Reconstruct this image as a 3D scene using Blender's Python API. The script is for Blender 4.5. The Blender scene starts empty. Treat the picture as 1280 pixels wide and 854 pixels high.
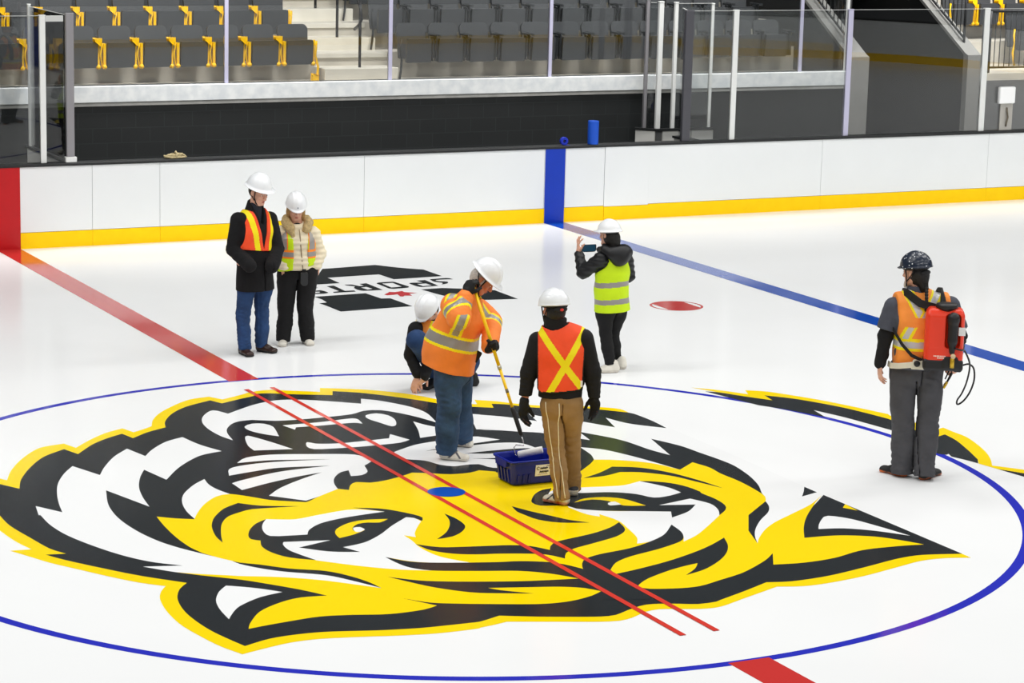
import bpy, math, random
import numpy as np
from mathutils import Vector, Matrix
from mathutils.geometry import tessellate_polygon

random.seed(7)
SC = bpy.context.scene
COL = SC.collection
PI = math.pi


# ------------------------------------------------------------------ materials
def lin(c):
    c /= 255.0
    return c / 12.92 if c <= 0.04045 else ((c + 0.055) / 1.055) ** 2.4


def rgb(r, g, b):
    return (lin(r), lin(g), lin(b), 1.0)


MATS = {}


def mat(name, col, rough=0.6, metal=0.0, ior=1.45, vary=0.0, vscale=8.0, bump=0.0, bscale=60.0, sheen=0.0, coat=0.0, dark=None):
    """principled material; vary mixes in a noise driven second tone, bump adds a fine weave"""
    if name in MATS:
        return MATS[name]
    m = bpy.data.materials.new(name)
    m.use_nodes = True
    nt = m.node_tree
    b = nt.nodes['Principled BSDF']
    b.inputs['Base Color'].default_value = col
    b.inputs['Roughness'].default_value = rough
    b.inputs['Metallic'].default_value = metal
    b.inputs['IOR'].default_value = ior
    if coat:
        b.inputs['Coat Weight'].default_value = coat
        b.inputs['Coat Roughness'].default_value = 0.15
    if sheen:
        b.inputs['Sheen Weight'].default_value = sheen
    tc = nt.nodes.new('ShaderNodeTexCoord')
    if vary:
        n = nt.nodes.new('ShaderNodeTexNoise')
        n.inputs['Scale'].default_value = vscale
        n.inputs['Detail'].default_value = 6.0
        nt.links.new(tc.outputs['Object'], n.inputs['Vector'])
        r = nt.nodes.new('ShaderNodeValToRGB')
        r.color_ramp.elements[0].position = 0.35
        r.color_ramp.elements[1].position = 0.65
        d = dark or tuple(x * (1 - vary) for x in col[:3]) + (1,)
        r.color_ramp.elements[0].color = d
        r.color_ramp.elements[1].color = col
        nt.links.new(n.outputs['Fac'], r.inputs['Fac'])
        nt.links.new(r.outputs['Color'], b.inputs['Base Color'])
    if bump:
        n2 = nt.nodes.new('ShaderNodeTexNoise')
        n2.inputs['Scale'].default_value = bscale
        n2.inputs['Detail'].default_value = 3.0
        nt.links.new(tc.outputs['Object'], n2.inputs['Vector'])
        bp = nt.nodes.new('ShaderNodeBump')
        bp.inputs['Strength'].default_value = bump
        bp.inputs['Distance'].default_value = 0.01
        nt.links.new(n2.outputs['Fac'], bp.inputs['Height'])
        nt.links.new(bp.outputs['Normal'], b.inputs['Normal'])
    MATS[name] = m
    return m


def glass_mat(name, tint, rough=0.0):
    """clear acrylic sheet: fresnel mirror over a straight-through pane"""
    m = bpy.data.materials.new(name)
    m.use_nodes = True
    nt = m.node_tree
    for n in list(nt.nodes):
        if n.type != 'OUTPUT_MATERIAL':
            nt.nodes.remove(n)
    out = nt.nodes['Material Output']
    t = nt.nodes.new('ShaderNodeBsdfTransparent')
    t.inputs['Color'].default_value = tint
    g = nt.nodes.new('ShaderNodeBsdfGlossy')
    g.inputs['Roughness'].default_value = rough
    f = nt.nodes.new('ShaderNodeFresnel')
    f.inputs['IOR'].default_value = 1.49
    mx = nt.nodes.new('ShaderNodeMixShader')
    nt.links.new(f.outputs['Fac'], mx.inputs['Fac'])
    nt.links.new(t.outputs['BSDF'], mx.inputs[1])
    nt.links.new(g.outputs['BSDF'], mx.inputs[2])
    nt.links.new(mx.outputs['Shader'], out.inputs['Surface'])
    MATS[name] = m
    return m


# ------------------------------------------------------------------ mesh builder
class MB:
    def __init__(self):
        self.v, self.f, self.mi, self.k = [], [], [], 0

    def use(self, k):
        self.k = k
        return self

    def add(self, vs, fs):
        o = len(self.v)
        self.v += [tuple(p) for p in vs]
        self.f += [tuple(i + o for i in f) for f in fs]
        self.mi += [self.k] * len(fs)
        return self

    def box(self, x0, x1, y0, y1, z0, z1, M=None):
        vs = [(x, y, z) for z in (z0, z1) for y in (y0, y1) for x in (x0, x1)]
        if M is not None:
            vs = [M @ Vector(p) for p in vs]
        return self.add(vs, [(0, 2, 3, 1), (4, 5, 7, 6), (0, 1, 5, 4), (2, 6, 7, 3), (0, 4, 6, 2), (1, 3, 7, 5)])

    def prism(self, pts, d, axis='y', M=None):
        """outline pts (a, b) extruded from d[0] to d[1] along axis"""
        n = len(pts)
        mk = {'y': lambda a, b, c: (a, c, b), 'x': lambda a, b, c: (c, a, b), 'z': lambda a, b, c: (a, b, c)}[axis]
        vs = [mk(a, b, d[0]) for a, b in pts] + [mk(a, b, d[1]) for a, b in pts]
        if M is not None:
            vs = [M @ Vector(p) for p in vs]
        tri = tessellate_polygon([[Vector((a, b, 0)) for a, b in pts]])
        fs = [tuple(t) for t in tri] + [tuple(i + n for i in reversed(t)) for t in tri]
        fs += [(i, (i + 1) % n, (i + 1) % n + n, i + n) for i in range(n)]
        return self.add(vs, fs)

    def tube(self, pts, r, n=8, closed=False, cap=True):
        P = [Vector(p) for p in pts]
        R = r if isinstance(r, (list, tuple)) else [r] * len(P)
        up = None
        rings = []
        for i, p in enumerate(P):
            a = P[i - 1] if (i > 0 or closed) else P[i]
            b = P[(i + 1) % len(P)] if (i < len(P) - 1 or closed) else P[i]
            t = (b - a).normalized()
            if up is None:
                up = Vector((0, 0, 1)) if abs(t.z) < 0.9 else Vector((1, 0, 0))
            s = t.cross(up)
            if s.length < 1e-5:
                s = t.cross(Vector((0, 1, 0)))
            s.normalize()
            up = s.cross(t).normalized()
            rings.append([p + (s * math.cos(q) + up * math.sin(q)) * R[i] for q in [2 * PI * k / n for k in range(n)]])
        vs = [q for ring in rings for q in ring]
        fs = []
        m = len(P)
        for i in range(m if closed else m - 1):
            for k in range(n):
                a, b = i * n + k, i * n + (k + 1) % n
                c, d = ((i + 1) % m) * n + (k + 1) % n, ((i + 1) % m) * n + k
                fs.append((a, d, c, b))
        if cap and not closed:
            fs.append(tuple(range(n)))
            fs.append(tuple(reversed(range((m - 1) * n, m * n))))
        return self.add(vs, fs)

    def lathe(self, prof, n=32, M=None):
        """profile (radius, z) turned about z"""
        vs, fs = [], []
        for r, z in prof:
            for k in range(n):
                q = 2 * PI * k / n
                p = Vector((r * math.cos(q), r * math.sin(q), z))
                vs.append(M @ p if M is not None else p)
        for i in range(len(prof) - 1):
            for k in range(n):
                fs.append((i * n + k, i * n + (k + 1) % n, (i + 1) * n + (k + 1) % n, (i + 1) * n + k))
        if prof[0][0] > 1e-4:
            fs.append(tuple(reversed(range(n))))
        if prof[-1][0] > 1e-4:
            fs.append(tuple(range((len(prof) - 1) * n, len(prof) * n)))
        return self.add(vs, fs)

    def build(self, name, mats, parent=None, smooth=False, bevel=0.0, seg=2):
        me = bpy.data.meshes.new(name)
        me.from_pydata(self.v, [], self.f)
        for m in (mats if isinstance(mats, (list, tuple)) else [mats]):
            me.materials.append(m)
        me.polygons.foreach_set('material_index', self.mi)
        if smooth:
            me.polygons.foreach_set('use_smooth', [True] * len(me.polygons))
        me.update()
        o = bpy.data.objects.new(name, me)
        COL.objects.link(o)
        if parent is not None:
            o.parent = parent
        if bevel:
            b = o.modifiers.new('edge', 'BEVEL')
            b.width = bevel
            b.segments = seg
            b.limit_method = 'ANGLE'
            b.angle_limit = math.radians(40)
        return o


def tag(o, label=None, cat=None, group=None, kind=None):
    if label:
        o['label'] = label
    if cat:
        o['category'] = cat
    if group:
        o['group'] = group
    if kind:
        o['kind'] = kind
    return o


def empty(name, loc=(0, 0, 0), rz=0.0):
    o = bpy.data.objects.new(name, None)
    o.empty_display_size = 0.1
    COL.objects.link(o)
    o.location = loc
    o.rotation_euler = (0, 0, rz)
    return o


def kids(o):
    return [c for c in COL.objects if c.parent == o]


def copy_tree(o, parent=None):
    c = o.copy()
    COL.objects.link(c)
    if parent is not None:
        c.parent = parent
        c.matrix_parent_inverse = o.matrix_parent_inverse
    for ch in kids(o):
        copy_tree(ch, c)
    return c


def struct(o, label=None):
    o['kind'] = 'structure'
    if label:
        o['label'] = label
    return o


def spline(pts, step=0.05):
    """closed outline: catmull-rom between the soft points, straight corners kept"""
    n = len(pts)
    out = []
    for i in range(n):
        p0, p1, p2, p3 = pts[i - 1], pts[i], pts[(i + 1) % n], pts[(i + 2) % n]
        a, b = np.array(p1[:2]), np.array(p2[:2])
        L = np.linalg.norm(b - a)
        out.append(tuple(a))
        m1 = (b - np.array(p0[:2])) * 0.5 if not p1[2] else (b - a) * 0.7
        m2 = (np.array(p3[:2]) - a) * 0.5 if not p2[2] else (b - a) * 0.7
        if p1[2] and p2[2]:
            continue
        # keep the tangents no longer than the piece itself
        for m in (m1, m2):
            l = np.linalg.norm(m)
            if l > L:
                m *= L / l
        k = max(2, min(12, int(L / step)))
        for j in range(1, k):
            t = j / k
            h = (2 * t**3 - 3 * t**2 + 1) * a + (t**3 - 2 * t**2 + t) * m1 + (-2 * t**3 + 3 * t**2) * b + (t**3 - t**2) * m2
            out.append(tuple(h))
    return out
# camera as surveyed from the rink markings (15 ft circle, 25 ft blue line)
CAM_POS = (-8.283746, -17.386045, 5.025984)
CAM_AXES = ((0.893288, -0.448817, 0.024476), (0.065255, 0.183370, 0.980876), (0.444722, 0.874608, -0.193090))
F_PX = 3117.98
LAMP_W = 298.0
STAND_FILL = 0.70
EXPOSURE = 0.0
# outlines of the painted emblems, metres on the ice from the centre spot: (x, y, corner)
TIGER = [
 (1,'y',[(-3.178,1.834,1),(-3.144,1.689,0),(-3.106,1.619,1),(-2.995,1.904,0),(-2.802,2.263,0),(-2.558,2.581,0),(-2.329,2.655,1),(-2.279,2.474,1),(-2.084,2.709,0),(-1.879,2.909,0),(-1.696,3.018,1),(-1.651,2.847,1),(-1.529,2.931,0),(-1.434,3.009,1),(-1.343,3.241,0),(-1.195,3.483,0),(-0.98,3.726,0),(-0.761,3.912,0),(-0.558,3.964,1),(-0.483,3.809,1),(-0.266,3.929,0),(-0.113,4.021,0),(0.076,4.044,0),(0.239,3.947,0),(0.483,3.801,1),(0.546,3.956,1),(0.749,3.853,0),(0.94,3.726,0),(1.17,3.5,0),(1.292,3.316,0),(1.384,3.116,0),(1.453,3,0),(1.53,2.881,0),(1.637,2.805,1),(1.696,2.982,1),(1.859,2.858,0),(1.974,2.715,0),(2.145,2.562,0),(2.514,2.388,0),(2.669,2.286,0),(2.789,2.161,0),(2.789,2.001,1),(2.813,1.94,0),(2.826,1.632,0),(2.798,1.279,1),(2.801,-3.023,1),(2.8,-3.131,1),(2.615,-3.071,0),(2.409,-3.062,0),(2.15,-3.13,0),(1.767,-3.234,0),(1.431,-3.282,0),(1.235,-3.278,0),(1.056,-3.218,1),(0.686,-3.372,0),(0.431,-3.476,0),(0.278,-3.466,0),(0.088,-3.389,0),(0.007,-3.366,0),(-0.096,-3.382,0),(-0.25,-3.464,0),(-0.358,-3.491,0),(-0.493,-3.46,0),(-0.741,-3.358,0),(-1.068,-3.224,1),(-1.195,-3.257,0),(-1.291,-3.273,0),(-1.297,-3.285,0),(-1.584,-3.278,0),(-1.846,-3.225,0),(-2.098,-3.153,0),(-2.353,-3.093,0),(-2.56,-3.092,0),(-2.789,-3.152,0),(-2.924,-3.196,1),(-2.997,-2.988,0),(-3.045,-2.745,0),(-3.08,-2.457,0),(-3.066,-2.137,0),(-3.019,-1.874,0),(-2.956,-1.714,0),(-2.888,-1.61,1),(-3.025,-1.467,0),(-3.171,-1.252,0),(-3.312,-1.011,0),(-3.456,-0.765,0),(-3.543,-0.566,0),(-3.632,-0.364,1),(-3.48,-0.385,1),(-3.528,-0.15,0),(-3.556,0.182,0),(-3.559,0.392,0),(-3.441,1.031,0)]),
 (2,'k',[(-3.255,1.636,1),(-3.191,1.515,0),(-3.089,1.321,1),(-3,1.592,0),(-2.826,1.945,0),(-2.616,2.265,0),(-2.386,2.462,1),(-2.329,2.252,1),(-2.122,2.53,0),(-1.947,2.697,0),(-1.763,2.825,1),(-1.726,2.636,1),(-1.536,2.804,0),(-1.335,2.923,1),(-1.269,3.13,0),(-1.109,3.408,0),(-0.897,3.633,0),(-0.604,3.809,1),(-0.545,3.652,1),(-0.326,3.769,0),(-0.133,3.862,0),(-0.109,3.926,0),(0.019,3.898,0),(0.181,3.801,0),(0.536,3.623,1),(0.603,3.784,1),(0.817,3.631,0),(1.021,3.398,0),(1.209,3.136,0),(1.312,2.962,0),(1.479,2.774,0),(1.714,2.615,1),(1.771,2.773,1),(1.885,2.703,0),(1.936,2.639,0),(2.099,2.472,0),(2.478,2.321,0),(2.616,2.19,0),(2.781,2.013,1),(2.813,1.94,0),(2.826,1.632,0),(2.798,1.279,1),(2.801,-3.023,1),(2.499,-2.936,0),(2.278,-2.949,0),(1.892,-3.052,0),(1.531,-3.133,0),(1.22,-3.147,0),(1.042,-3.1,1),(0.776,-3.227,0),(0.512,-3.343,0),(0.467,-3.365,0),(0.322,-3.366,0),(0.148,-3.285,0),(-0.017,-3.243,0),(-0.192,-3.304,0),(-0.32,-3.368,0),(-0.44,-3.362,0),(-0.814,-3.21,0),(-1.058,-3.086,1),(-1.234,-3.156,0),(-1.307,-3.155,0),(-1.45,-3.148,0),(-1.66,-3.131,0),(-1.922,-3.075,0),(-2.235,-2.978,0),(-2.434,-2.951,0),(-2.649,-2.967,0),(-2.851,-3.048,1),(-2.893,-2.889,0),(-2.943,-2.651,0),(-2.964,-2.364,0),(-2.952,-2.131,0),(-2.903,-1.896,0),(-2.818,-1.705,0),(-2.728,-1.592,1),(-2.971,-1.307,0),(-3.168,-1.015,0),(-3.343,-0.729,0),(-3.427,-0.557,1),(-3.285,-0.586,1),(-3.354,-0.419,0),(-3.405,-0.083,0),(-3.451,0.289,0),(-3.444,0.591,0),(-3.424,0.833,0)]),
 (1,'y',[(3.897,2.745,1),(4.092,2.545,0),(4.258,2.291,1),(4.328,2.458,1),(4.49,2.339,0),(4.66,2.054,0),(4.809,1.744,0),(5.031,1.097,0),(5.013,1.043,0),(5.063,0.796,0),(5.051,0.596,1),(5.093,0.42,1),(5.185,0.455,1),(5.169,0.283,0),(5.161,0.092,0),(5.078,-0.181,0),(4.961,-0.47,0),(4.829,-0.709,0),(4.715,-0.877,1),(4.88,-1.098,0),(4.993,-1.297,0),(4.89,-1.426,0),(4.797,-1.203,0),(4.682,-1.004,1),(4.646,-0.78,1),(4.732,-0.654,1),(4.818,-0.231,0),(4.64,-0.201,1),(4.684,0.574,0),(4.823,0.8,0),(4.359,1.804,0),(4.029,2.472,0)]),
 (2,'k',[(3.934,2.544,1),(4.029,2.472,0),(4.164,2.238,0),(4.332,1.979,1),(4.381,2.194,1),(4.584,1.936,0),(4.795,1.464,0),(4.917,0.934,0),(4.915,0.903,0),(4.937,0.619,1),(4.748,0.07,1),(4.912,0.172,1),(5.034,0.225,1),(4.988,-0.003,0),(4.869,-0.325,0),(4.732,-0.654,1),(4.648,-0.771,1),(4.621,-0.629,0),(4.579,-0.487,1),(4.618,-0.394,1),(4.578,-0.415,1),(4.533,-0.361,0),(4.58,-0.057,0),(4.642,0.207,0),(4.673,0.559,0),(4.668,0.58,0),(4.57,1.132,0),(4.468,1.481,1),(4.406,1.194,1),(4.23,1.605,0),(4.092,1.847,1)]),
 (2,'k',[(4.682,-1.004,1),(4.739,-1.095,0),(4.797,-1.203,0),(4.89,-1.426,0),(4.767,-1.579,0),(4.725,-1.295,0)]),
 (3,'w',[(-2.492,1.874,1),(-2.374,1.509,1),(-2.27,1.731,0),(-2.08,2.059,0),(-1.893,2.289,1),(-1.832,1.987,1),(-1.709,2.181,0),(-1.506,2.412,0),(-1.321,2.522,1),(-1.274,2.206,0),(-1.182,1.926,1),(-1.406,1.838,0),(-1.685,1.541,0),(-1.927,1.175,1),(-1.989,1.551,1),(-2.102,1.313,0),(-2.21,1.012,0),(-2.279,0.706,0),(-2.319,0.431,1),(-2.476,1.028,1),(-2.586,0.632,0),(-2.633,0.334,0),(-2.643,0.06,0),(-2.62,-0.249,0),(-2.563,-0.534,0),(-2.484,-0.749,0),(-2.386,-0.946,1),(-2.251,-1.199,1),(-2.227,-1.296,0),(-2.134,-1.447,0),(-2.008,-1.589,0),(-1.768,-1.781,0),(-1.65,-1.971,0),(-1.531,-2.21,1),(-1.683,-2.046,0),(-1.851,-1.874,0),(-2.082,-1.702,0),(-2.332,-1.575,0),(-2.415,-1.52,0),(-2.573,-1.425,0),(-2.713,-1.321,1),(-2.796,-1.219,0),(-2.882,-1.103,1),(-2.614,-1.184,1),(-2.796,-1.002,0),(-2.937,-0.753,0),(-3.057,-0.424,0),(-3.14,-0.101,0),(-3.17,0.208,0),(-3.159,0.509,0),(-3.174,0.484,0),(-3.119,0.764,1),(-2.983,0.515,1),(-2.934,0.768,0),(-2.861,1.065,0),(-2.765,1.363,0),(-2.628,1.656,0)]),
 (3,'w',[(-0.642,3.233,1),(-0.72,3.409,0),(-0.864,3.248,0),(-0.966,3.015,0),(-1.009,2.742,0),(-1.002,2.457,0),(-0.957,2.258,1),(-0.915,2.504,0),(-0.854,2.684,0),(-0.746,2.849,0),(-0.645,2.92,0),(-0.529,2.927,0),(-0.529,2.927,0),(-0.308,2.81,0),(0.069,2.795,0),(0.394,2.828,0),(0.55,2.917,0),(0.696,2.889,0),(0.817,2.713,0),(0.909,2.48,0),(0.968,2.246,1),(1.045,2.645,0),(1.011,2.922,0),(0.854,3.249,0),(0.723,3.389,1),(0.64,3.194,1),(0.412,3.387,0),(0.178,3.546,0),(-0.038,3.599,0),(-0.267,3.513,0),(-0.479,3.363,0)]),
 (3,'w',[(-0.685,2.702,0),(-0.582,2.788,0),(-0.483,2.75,0),(-0.451,2.614,0),(-0.535,2.256,1),(-0.627,2.379,0),(-0.694,2.542,0)]),
 (3,'w',[(-0.827,2.311,0),(-0.777,2.372,0),(-0.68,2.097,0),(-0.596,1.778,1),(-0.921,1.849,1),(-0.907,2.028,0)]),
 (3,'w',[(-0.354,2.635,1),(0.003,2.634,0),(0.328,2.673,0),(0.362,2.617,0),(0.332,2.443,1),(0.276,2.506,0),(-0.012,2.506,0),(-0.271,2.521,1),(-0.314,2.439,1)]),
 (3,'w',[(-0.39,1.971,0),(-0.34,1.89,0),(-0.143,1.83,0),(0.325,1.85,1),(0.397,1.991,1),(0.471,1.739,1),(0.347,1.667,0),(-0.032,1.655,0),(-0.298,1.68,0),(-0.43,1.715,0),(-0.453,1.816,0)]),
 (3,'w',[(0.49,2.741,0),(0.61,2.782,0),(0.679,2.67,0),(0.666,2.486,0),(0.594,2.303,0),(0.535,2.258,0),(0.492,2.425,0),(0.456,2.608,0)]),
 (3,'w',[(0.791,2.369,1),(0.833,2.212,0),(0.903,2.069,0),(0.927,1.944,0),(0.881,1.846,0),(0.775,1.805,0),(0.585,1.768,1),(0.695,2.055,0)]),
 (3,'w',[(-2.118,-0.043,1),(-2.05,0.104,0),(-1.911,0.335,0),(-1.742,0.529,0),(-1.612,0.565,1),(-1.653,0.727,0),(-1.665,0.902,0),(-1.638,1.084,1),(-1.776,0.945,0),(-1.943,0.707,0),(-2.038,0.482,0),(-2.098,0.217,0)]),
 (3,'w',[(-1.208,1.489,1),(-1.073,1.636,0),(-0.849,1.662,0),(-0.529,1.562,0),(-0.189,1.417,0),(-0.137,1.24,0),(-0.145,1.146,1),(-0.261,1.029,1),(-0.318,0.834,0),(-0.404,0.747,0),(-0.501,0.749,1),(-0.444,0.933,1),(-0.525,0.9,0),(-0.617,0.794,0),(-0.69,0.661,0),(-0.737,0.52,0),(-0.759,0.406,1),(-0.978,0.25,0),(-1.133,0.16,1),(-1.346,0.407,1),(-1.178,0.597,0),(-0.93,0.789,0),(-0.672,0.95,1),(-0.886,0.898,0),(-1.19,0.786,0),(-1.481,0.647,1),(-1.479,0.878,1),(-1.391,0.933,0),(-0.984,1.092,0),(-0.526,1.131,1),(-0.935,1.216,0),(-1.196,1.174,0),(-1.416,1.117,1),(-1.301,1.357,0),(-0.945,1.417,0),(-0.434,1.331,1),(-0.92,1.481,0)]),
 (3,'w',[(0.164,1.38,1),(0.242,1.432,0),(0.458,1.559,0),(0.686,1.614,0),(0.818,1.644,0),(0.978,1.651,0),(1.075,1.637,0),(1.208,1.464,1),(0.938,1.42,0),(0.64,1.38,0),(0.423,1.311,1),(0.618,1.332,0),(0.907,1.357,0),(1.125,1.362,0),(1.293,1.307,0),(1.346,1.198,0),(1.367,0.985,1),(1.293,1.096,0),(0.998,1.126,0),(0.702,1.119,1),(0.899,1.035,0),(1.154,1.01,0),(1.315,0.905,1),(1.063,0.831,0),(0.847,0.885,0),(0.678,0.928,1),(0.838,0.846,0),(0.957,0.725,0),(1.045,0.484,1),(0.707,0.581,0),(0.648,0.736,0),(0.51,0.751,0),(0.424,0.744,0),(0.335,0.84,0),(0.296,0.979,0),(0.251,1.038,0),(0.158,1.107,0),(0.123,1.213,0)]),
 (3,'w',[(1.341,2.508,1),(1.473,2.406,0),(1.47,2.399,0),(1.612,2.277,0),(1.738,2.126,0),(1.839,1.986,1),(1.904,2.28,1),(1.957,2.156,0),(2.2,1.842,0),(2.305,1.658,0),(2.382,1.52,1),(2.488,1.888,1),(2.578,1.597,0),(2.824,1.303,1),(2.832,0.445,1),(2.8,-1.185,1),(2.492,-1.476,0),(2.202,-1.683,0),(1.947,-1.842,0),(1.756,-1.984,0),(1.587,-2.165,0),(1.531,-2.206,1),(1.623,-2.024,0),(1.737,-1.854,0),(1.901,-1.661,0),(2.092,-1.473,0),(2.195,-1.321,0),(2.25,-1.185,1),(2.319,-1.07,0),(2.359,-0.957,1),(2.479,-0.709,0),(2.575,-0.41,0),(2.636,-0.087,0),(2.633,0.138,0),(2.603,0.417,0),(2.572,0.702,0),(2.465,1.021,1),(2.316,0.435,1),(2.253,0.667,0),(2.19,1.085,0),(1.997,1.483,1),(1.936,1.166,1),(1.857,1.276,0),(1.655,1.572,0),(1.507,1.669,0),(1.365,1.78,0),(1.209,1.863,0),(1.349,1.827,0),(1.186,1.889,1),(1.305,2.246,0)]),
 (3,'w',[(1.731,0.967,1),(1.88,0.809,0),(1.993,0.52,0),(2.068,0.243,0),(2.135,-0.041,1),(2.065,0.17,0),(1.958,0.323,0),(1.754,0.476,0),(1.627,0.525,1),(1.688,0.69,0)]),
 (3,'w',[(-2.749,-2.48,1),(-2.73,-2.259,0),(-2.685,-2.058,0),(-2.595,-1.871,0),(-2.502,-1.756,1),(-2.421,-1.814,0),(-2.311,-1.91,0),(-2.198,-2.042,1),(-2.383,-2.097,0),(-2.579,-2.234,0),(-2.674,-2.355,0)]),
 (3,'w',[(2.182,-2.044,1),(2.253,-1.941,0),(2.375,-1.803,0),(2.47,-1.743,0),(2.584,-1.886,0),(2.669,-2.179,0),(2.731,-2.464,1),(2.558,-2.244,0),(2.374,-2.098,0)]),
 (4,'k',[(2.798,-0.907,1),(2.796,-1.095,1),(2.606,-1.166,1),(2.703,-1.042,0)]),
 (3,'y',[(2.718,-1.58,1),(2.799,-1.494,1),(2.78,-1.697,1)]),
 (4,'y',[(-2.362,0.134,1),(-2.244,0.031,0),(-2.123,-0.041,1),(-2.05,0.104,0),(-1.911,0.335,0),(-1.742,0.529,0),(-1.612,0.565,0),(-1.462,0.387,0),(-1.387,0.279,0),(-1.151,0.115,1),(-1.106,0.143,1),(-0.978,0.25,0),(-0.759,0.406,1),(-0.692,0.34,1),(-0.622,0.476,0),(-0.54,0.554,0),(-0.442,0.496,0),(-0.311,0.514,0),(-0.137,0.587,0),(0.009,0.672,1),(0.139,0.601,0),(0.278,0.511,0),(0.454,0.5,0),(0.559,0.546,1),(0.669,0.453,0),(0.657,0.429,0),(1.176,0.178,0),(1.32,0.202,1),(1.533,0.412,0),(1.627,0.525,1),(1.754,0.476,0),(1.958,0.323,0),(2.065,0.17,0),(2.135,-0.041,1),(2.365,0.144,1),(2.407,-0.072,0),(2.386,-0.268,0),(2.395,-0.551,0),(2.369,-0.847,0),(2.327,-1.057,0),(2.25,-1.185,1),(1.897,-1.495,1),(1.653,-1.885,1),(1.528,-2.212,1),(1.621,-2.087,0),(1.79,-1.904,0),(1.971,-1.755,0),(2.227,-1.594,0),(2.528,-1.404,0),(2.777,-1.192,1),(2.584,-1.387,0),(2.301,-1.699,0),(2.106,-1.956,0),(1.941,-2.215,1),(2.224,-2.256,0),(2.46,-2.385,0),(2.588,-2.542,0),(2.683,-2.707,1),(2.474,-2.672,0),(2.159,-2.664,0),(1.842,-2.761,0),(1.56,-2.781,0),(1.33,-2.741,1),(1.488,-2.484,1),(1.334,-2.624,0),(1.025,-2.827,0),(0.763,-2.931,0),(0.556,-3.003,0),(0.397,-2.996,0),(0.194,-2.929,0),(0.135,-2.864,1),(-0.152,-2.851,1),(-0.26,-2.919,0),(-0.463,-2.977,0),(-0.683,-2.957,0),(-1.062,-2.802,0),(-1.209,-2.733,0),(-1.363,-2.645,0),(-1.498,-2.481,1),(-1.348,-2.725,1),(-1.467,-2.774,0),(-1.719,-2.778,0),(-1.974,-2.697,0),(-2.172,-2.654,0),(-2.393,-2.673,0),(-2.617,-2.707,0),(-2.704,-2.726,1),(-2.655,-2.622,0),(-2.5,-2.401,0),(-2.303,-2.263,0),(-2.135,-2.208,0),(-1.948,-2.234,1),(-2.066,-2.034,0),(-2.26,-1.776,0),(-2.362,-1.657,0),(-2.583,-1.453,0),(-2.713,-1.321,1),(-2.573,-1.425,0),(-2.415,-1.52,0),(-2.332,-1.575,0),(-2.082,-1.702,0),(-1.851,-1.874,0),(-1.683,-2.046,0),(-1.532,-2.215,1),(-1.553,-2.062,0),(-1.612,-1.881,0),(-1.728,-1.685,0),(-1.941,-1.535,0),(-2.101,-1.363,0),(-2.215,-1.263,0),(-2.251,-1.199,1),(-2.315,-1.085,0),(-2.376,-0.939,1),(-2.41,-0.756,0),(-2.416,-0.465,0),(-2.394,-0.129,0)]),
 (5,'w',[(0.717,-0.385,1),(0.814,-0.268,0),(1.07,-0.265,0),(1.267,-0.307,0),(1.441,-0.327,0),(1.625,-0.258,1),(1.698,-0.406,0),(1.748,-0.543,0),(1.758,-0.697,1),(1.624,-0.753,0),(1.472,-0.76,0),(1.393,-0.609,0),(1.226,-0.482,0),(0.984,-0.415,0),(0.859,-0.319,0)]),
 (5,'w',[(0.709,-0.738,0),(0.877,-0.953,0),(1.161,-1.083,0),(1.382,-1.183,1),(1.299,-1.341,1),(1.507,-1.232,0),(1.672,-1.07,1),(1.391,-0.98,1),(1.726,-0.893,1),(1.795,-1.086,0),(1.759,-1.267,0),(1.681,-1.416,1),(1.649,-1.448,0),(1.395,-1.69,0),(1.206,-1.857,0),(1.034,-1.966,1),(1.105,-1.846,0),(1.158,-1.717,0),(1.188,-1.522,1),(0.995,-1.743,0),(0.799,-1.873,0),(0.681,-1.885,1),(0.763,-1.74,0),(0.824,-1.494,0),(0.865,-1.264,0),(0.821,-1.039,1),(0.792,-1.11,1),(0.733,-1.023,0),(0.702,-0.852,0)]),
 (5,'w',[(-1.621,-0.239,1),(-1.701,-0.373,0),(-1.758,-0.531,0),(-1.763,-0.689,0),(-1.622,-0.734,0),(-1.491,-0.756,1),(-1.433,-0.642,0),(-1.289,-0.506,0),(-1.093,-0.429,0),(-0.912,-0.394,0),(-0.692,-0.368,1),(-0.905,-0.22,0),(-1.19,-0.266,0),(-1.375,-0.318,0),(-1.456,-0.317,0)]),
 (5,'w',[(-1.73,-0.878,1),(-1.391,-0.96,1),(-1.681,-1.058,1),(-1.512,-1.239,0),(-1.314,-1.329,1),(-1.379,-1.167,1),(-1.188,-1.111,0),(-0.991,-0.955,0),(-0.806,-0.758,0),(-0.608,-0.577,1),(-0.561,-0.62,0),(-0.55,-0.724,1),(-0.654,-0.879,0),(-0.74,-1.025,0),(-0.772,-1.119,1),(-0.835,-1.035,1),(-0.838,-1.192,0),(-0.861,-1.385,0),(-0.825,-1.654,0),(-0.69,-1.875,1),(-0.957,-1.768,0),(-1.075,-1.682,0),(-1.198,-1.516,1),(-1.183,-1.677,0),(-1.143,-1.829,0),(-1.029,-1.956,1),(-1.229,-1.849,0),(-1.456,-1.66,0),(-1.692,-1.412,1),(-1.743,-1.231,0),(-1.775,-1.078,0),(-1.76,-0.941,0)]),
 (6,'k',[(-2.149,-0.728,1),(-2.138,-0.558,0),(-2.081,-0.313,0),(-2.02,-0.155,0),(-1.953,-0.028,0),(-1.809,0.167,0),(-1.65,0.284,1),(-1.52,0.149,0),(-1.242,0.021,1),(-1.616,0.072,0),(-1.732,0.023,0),(-1.861,-0.064,0),(-1.973,-0.235,0),(-2.076,-0.494,0)]),
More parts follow.
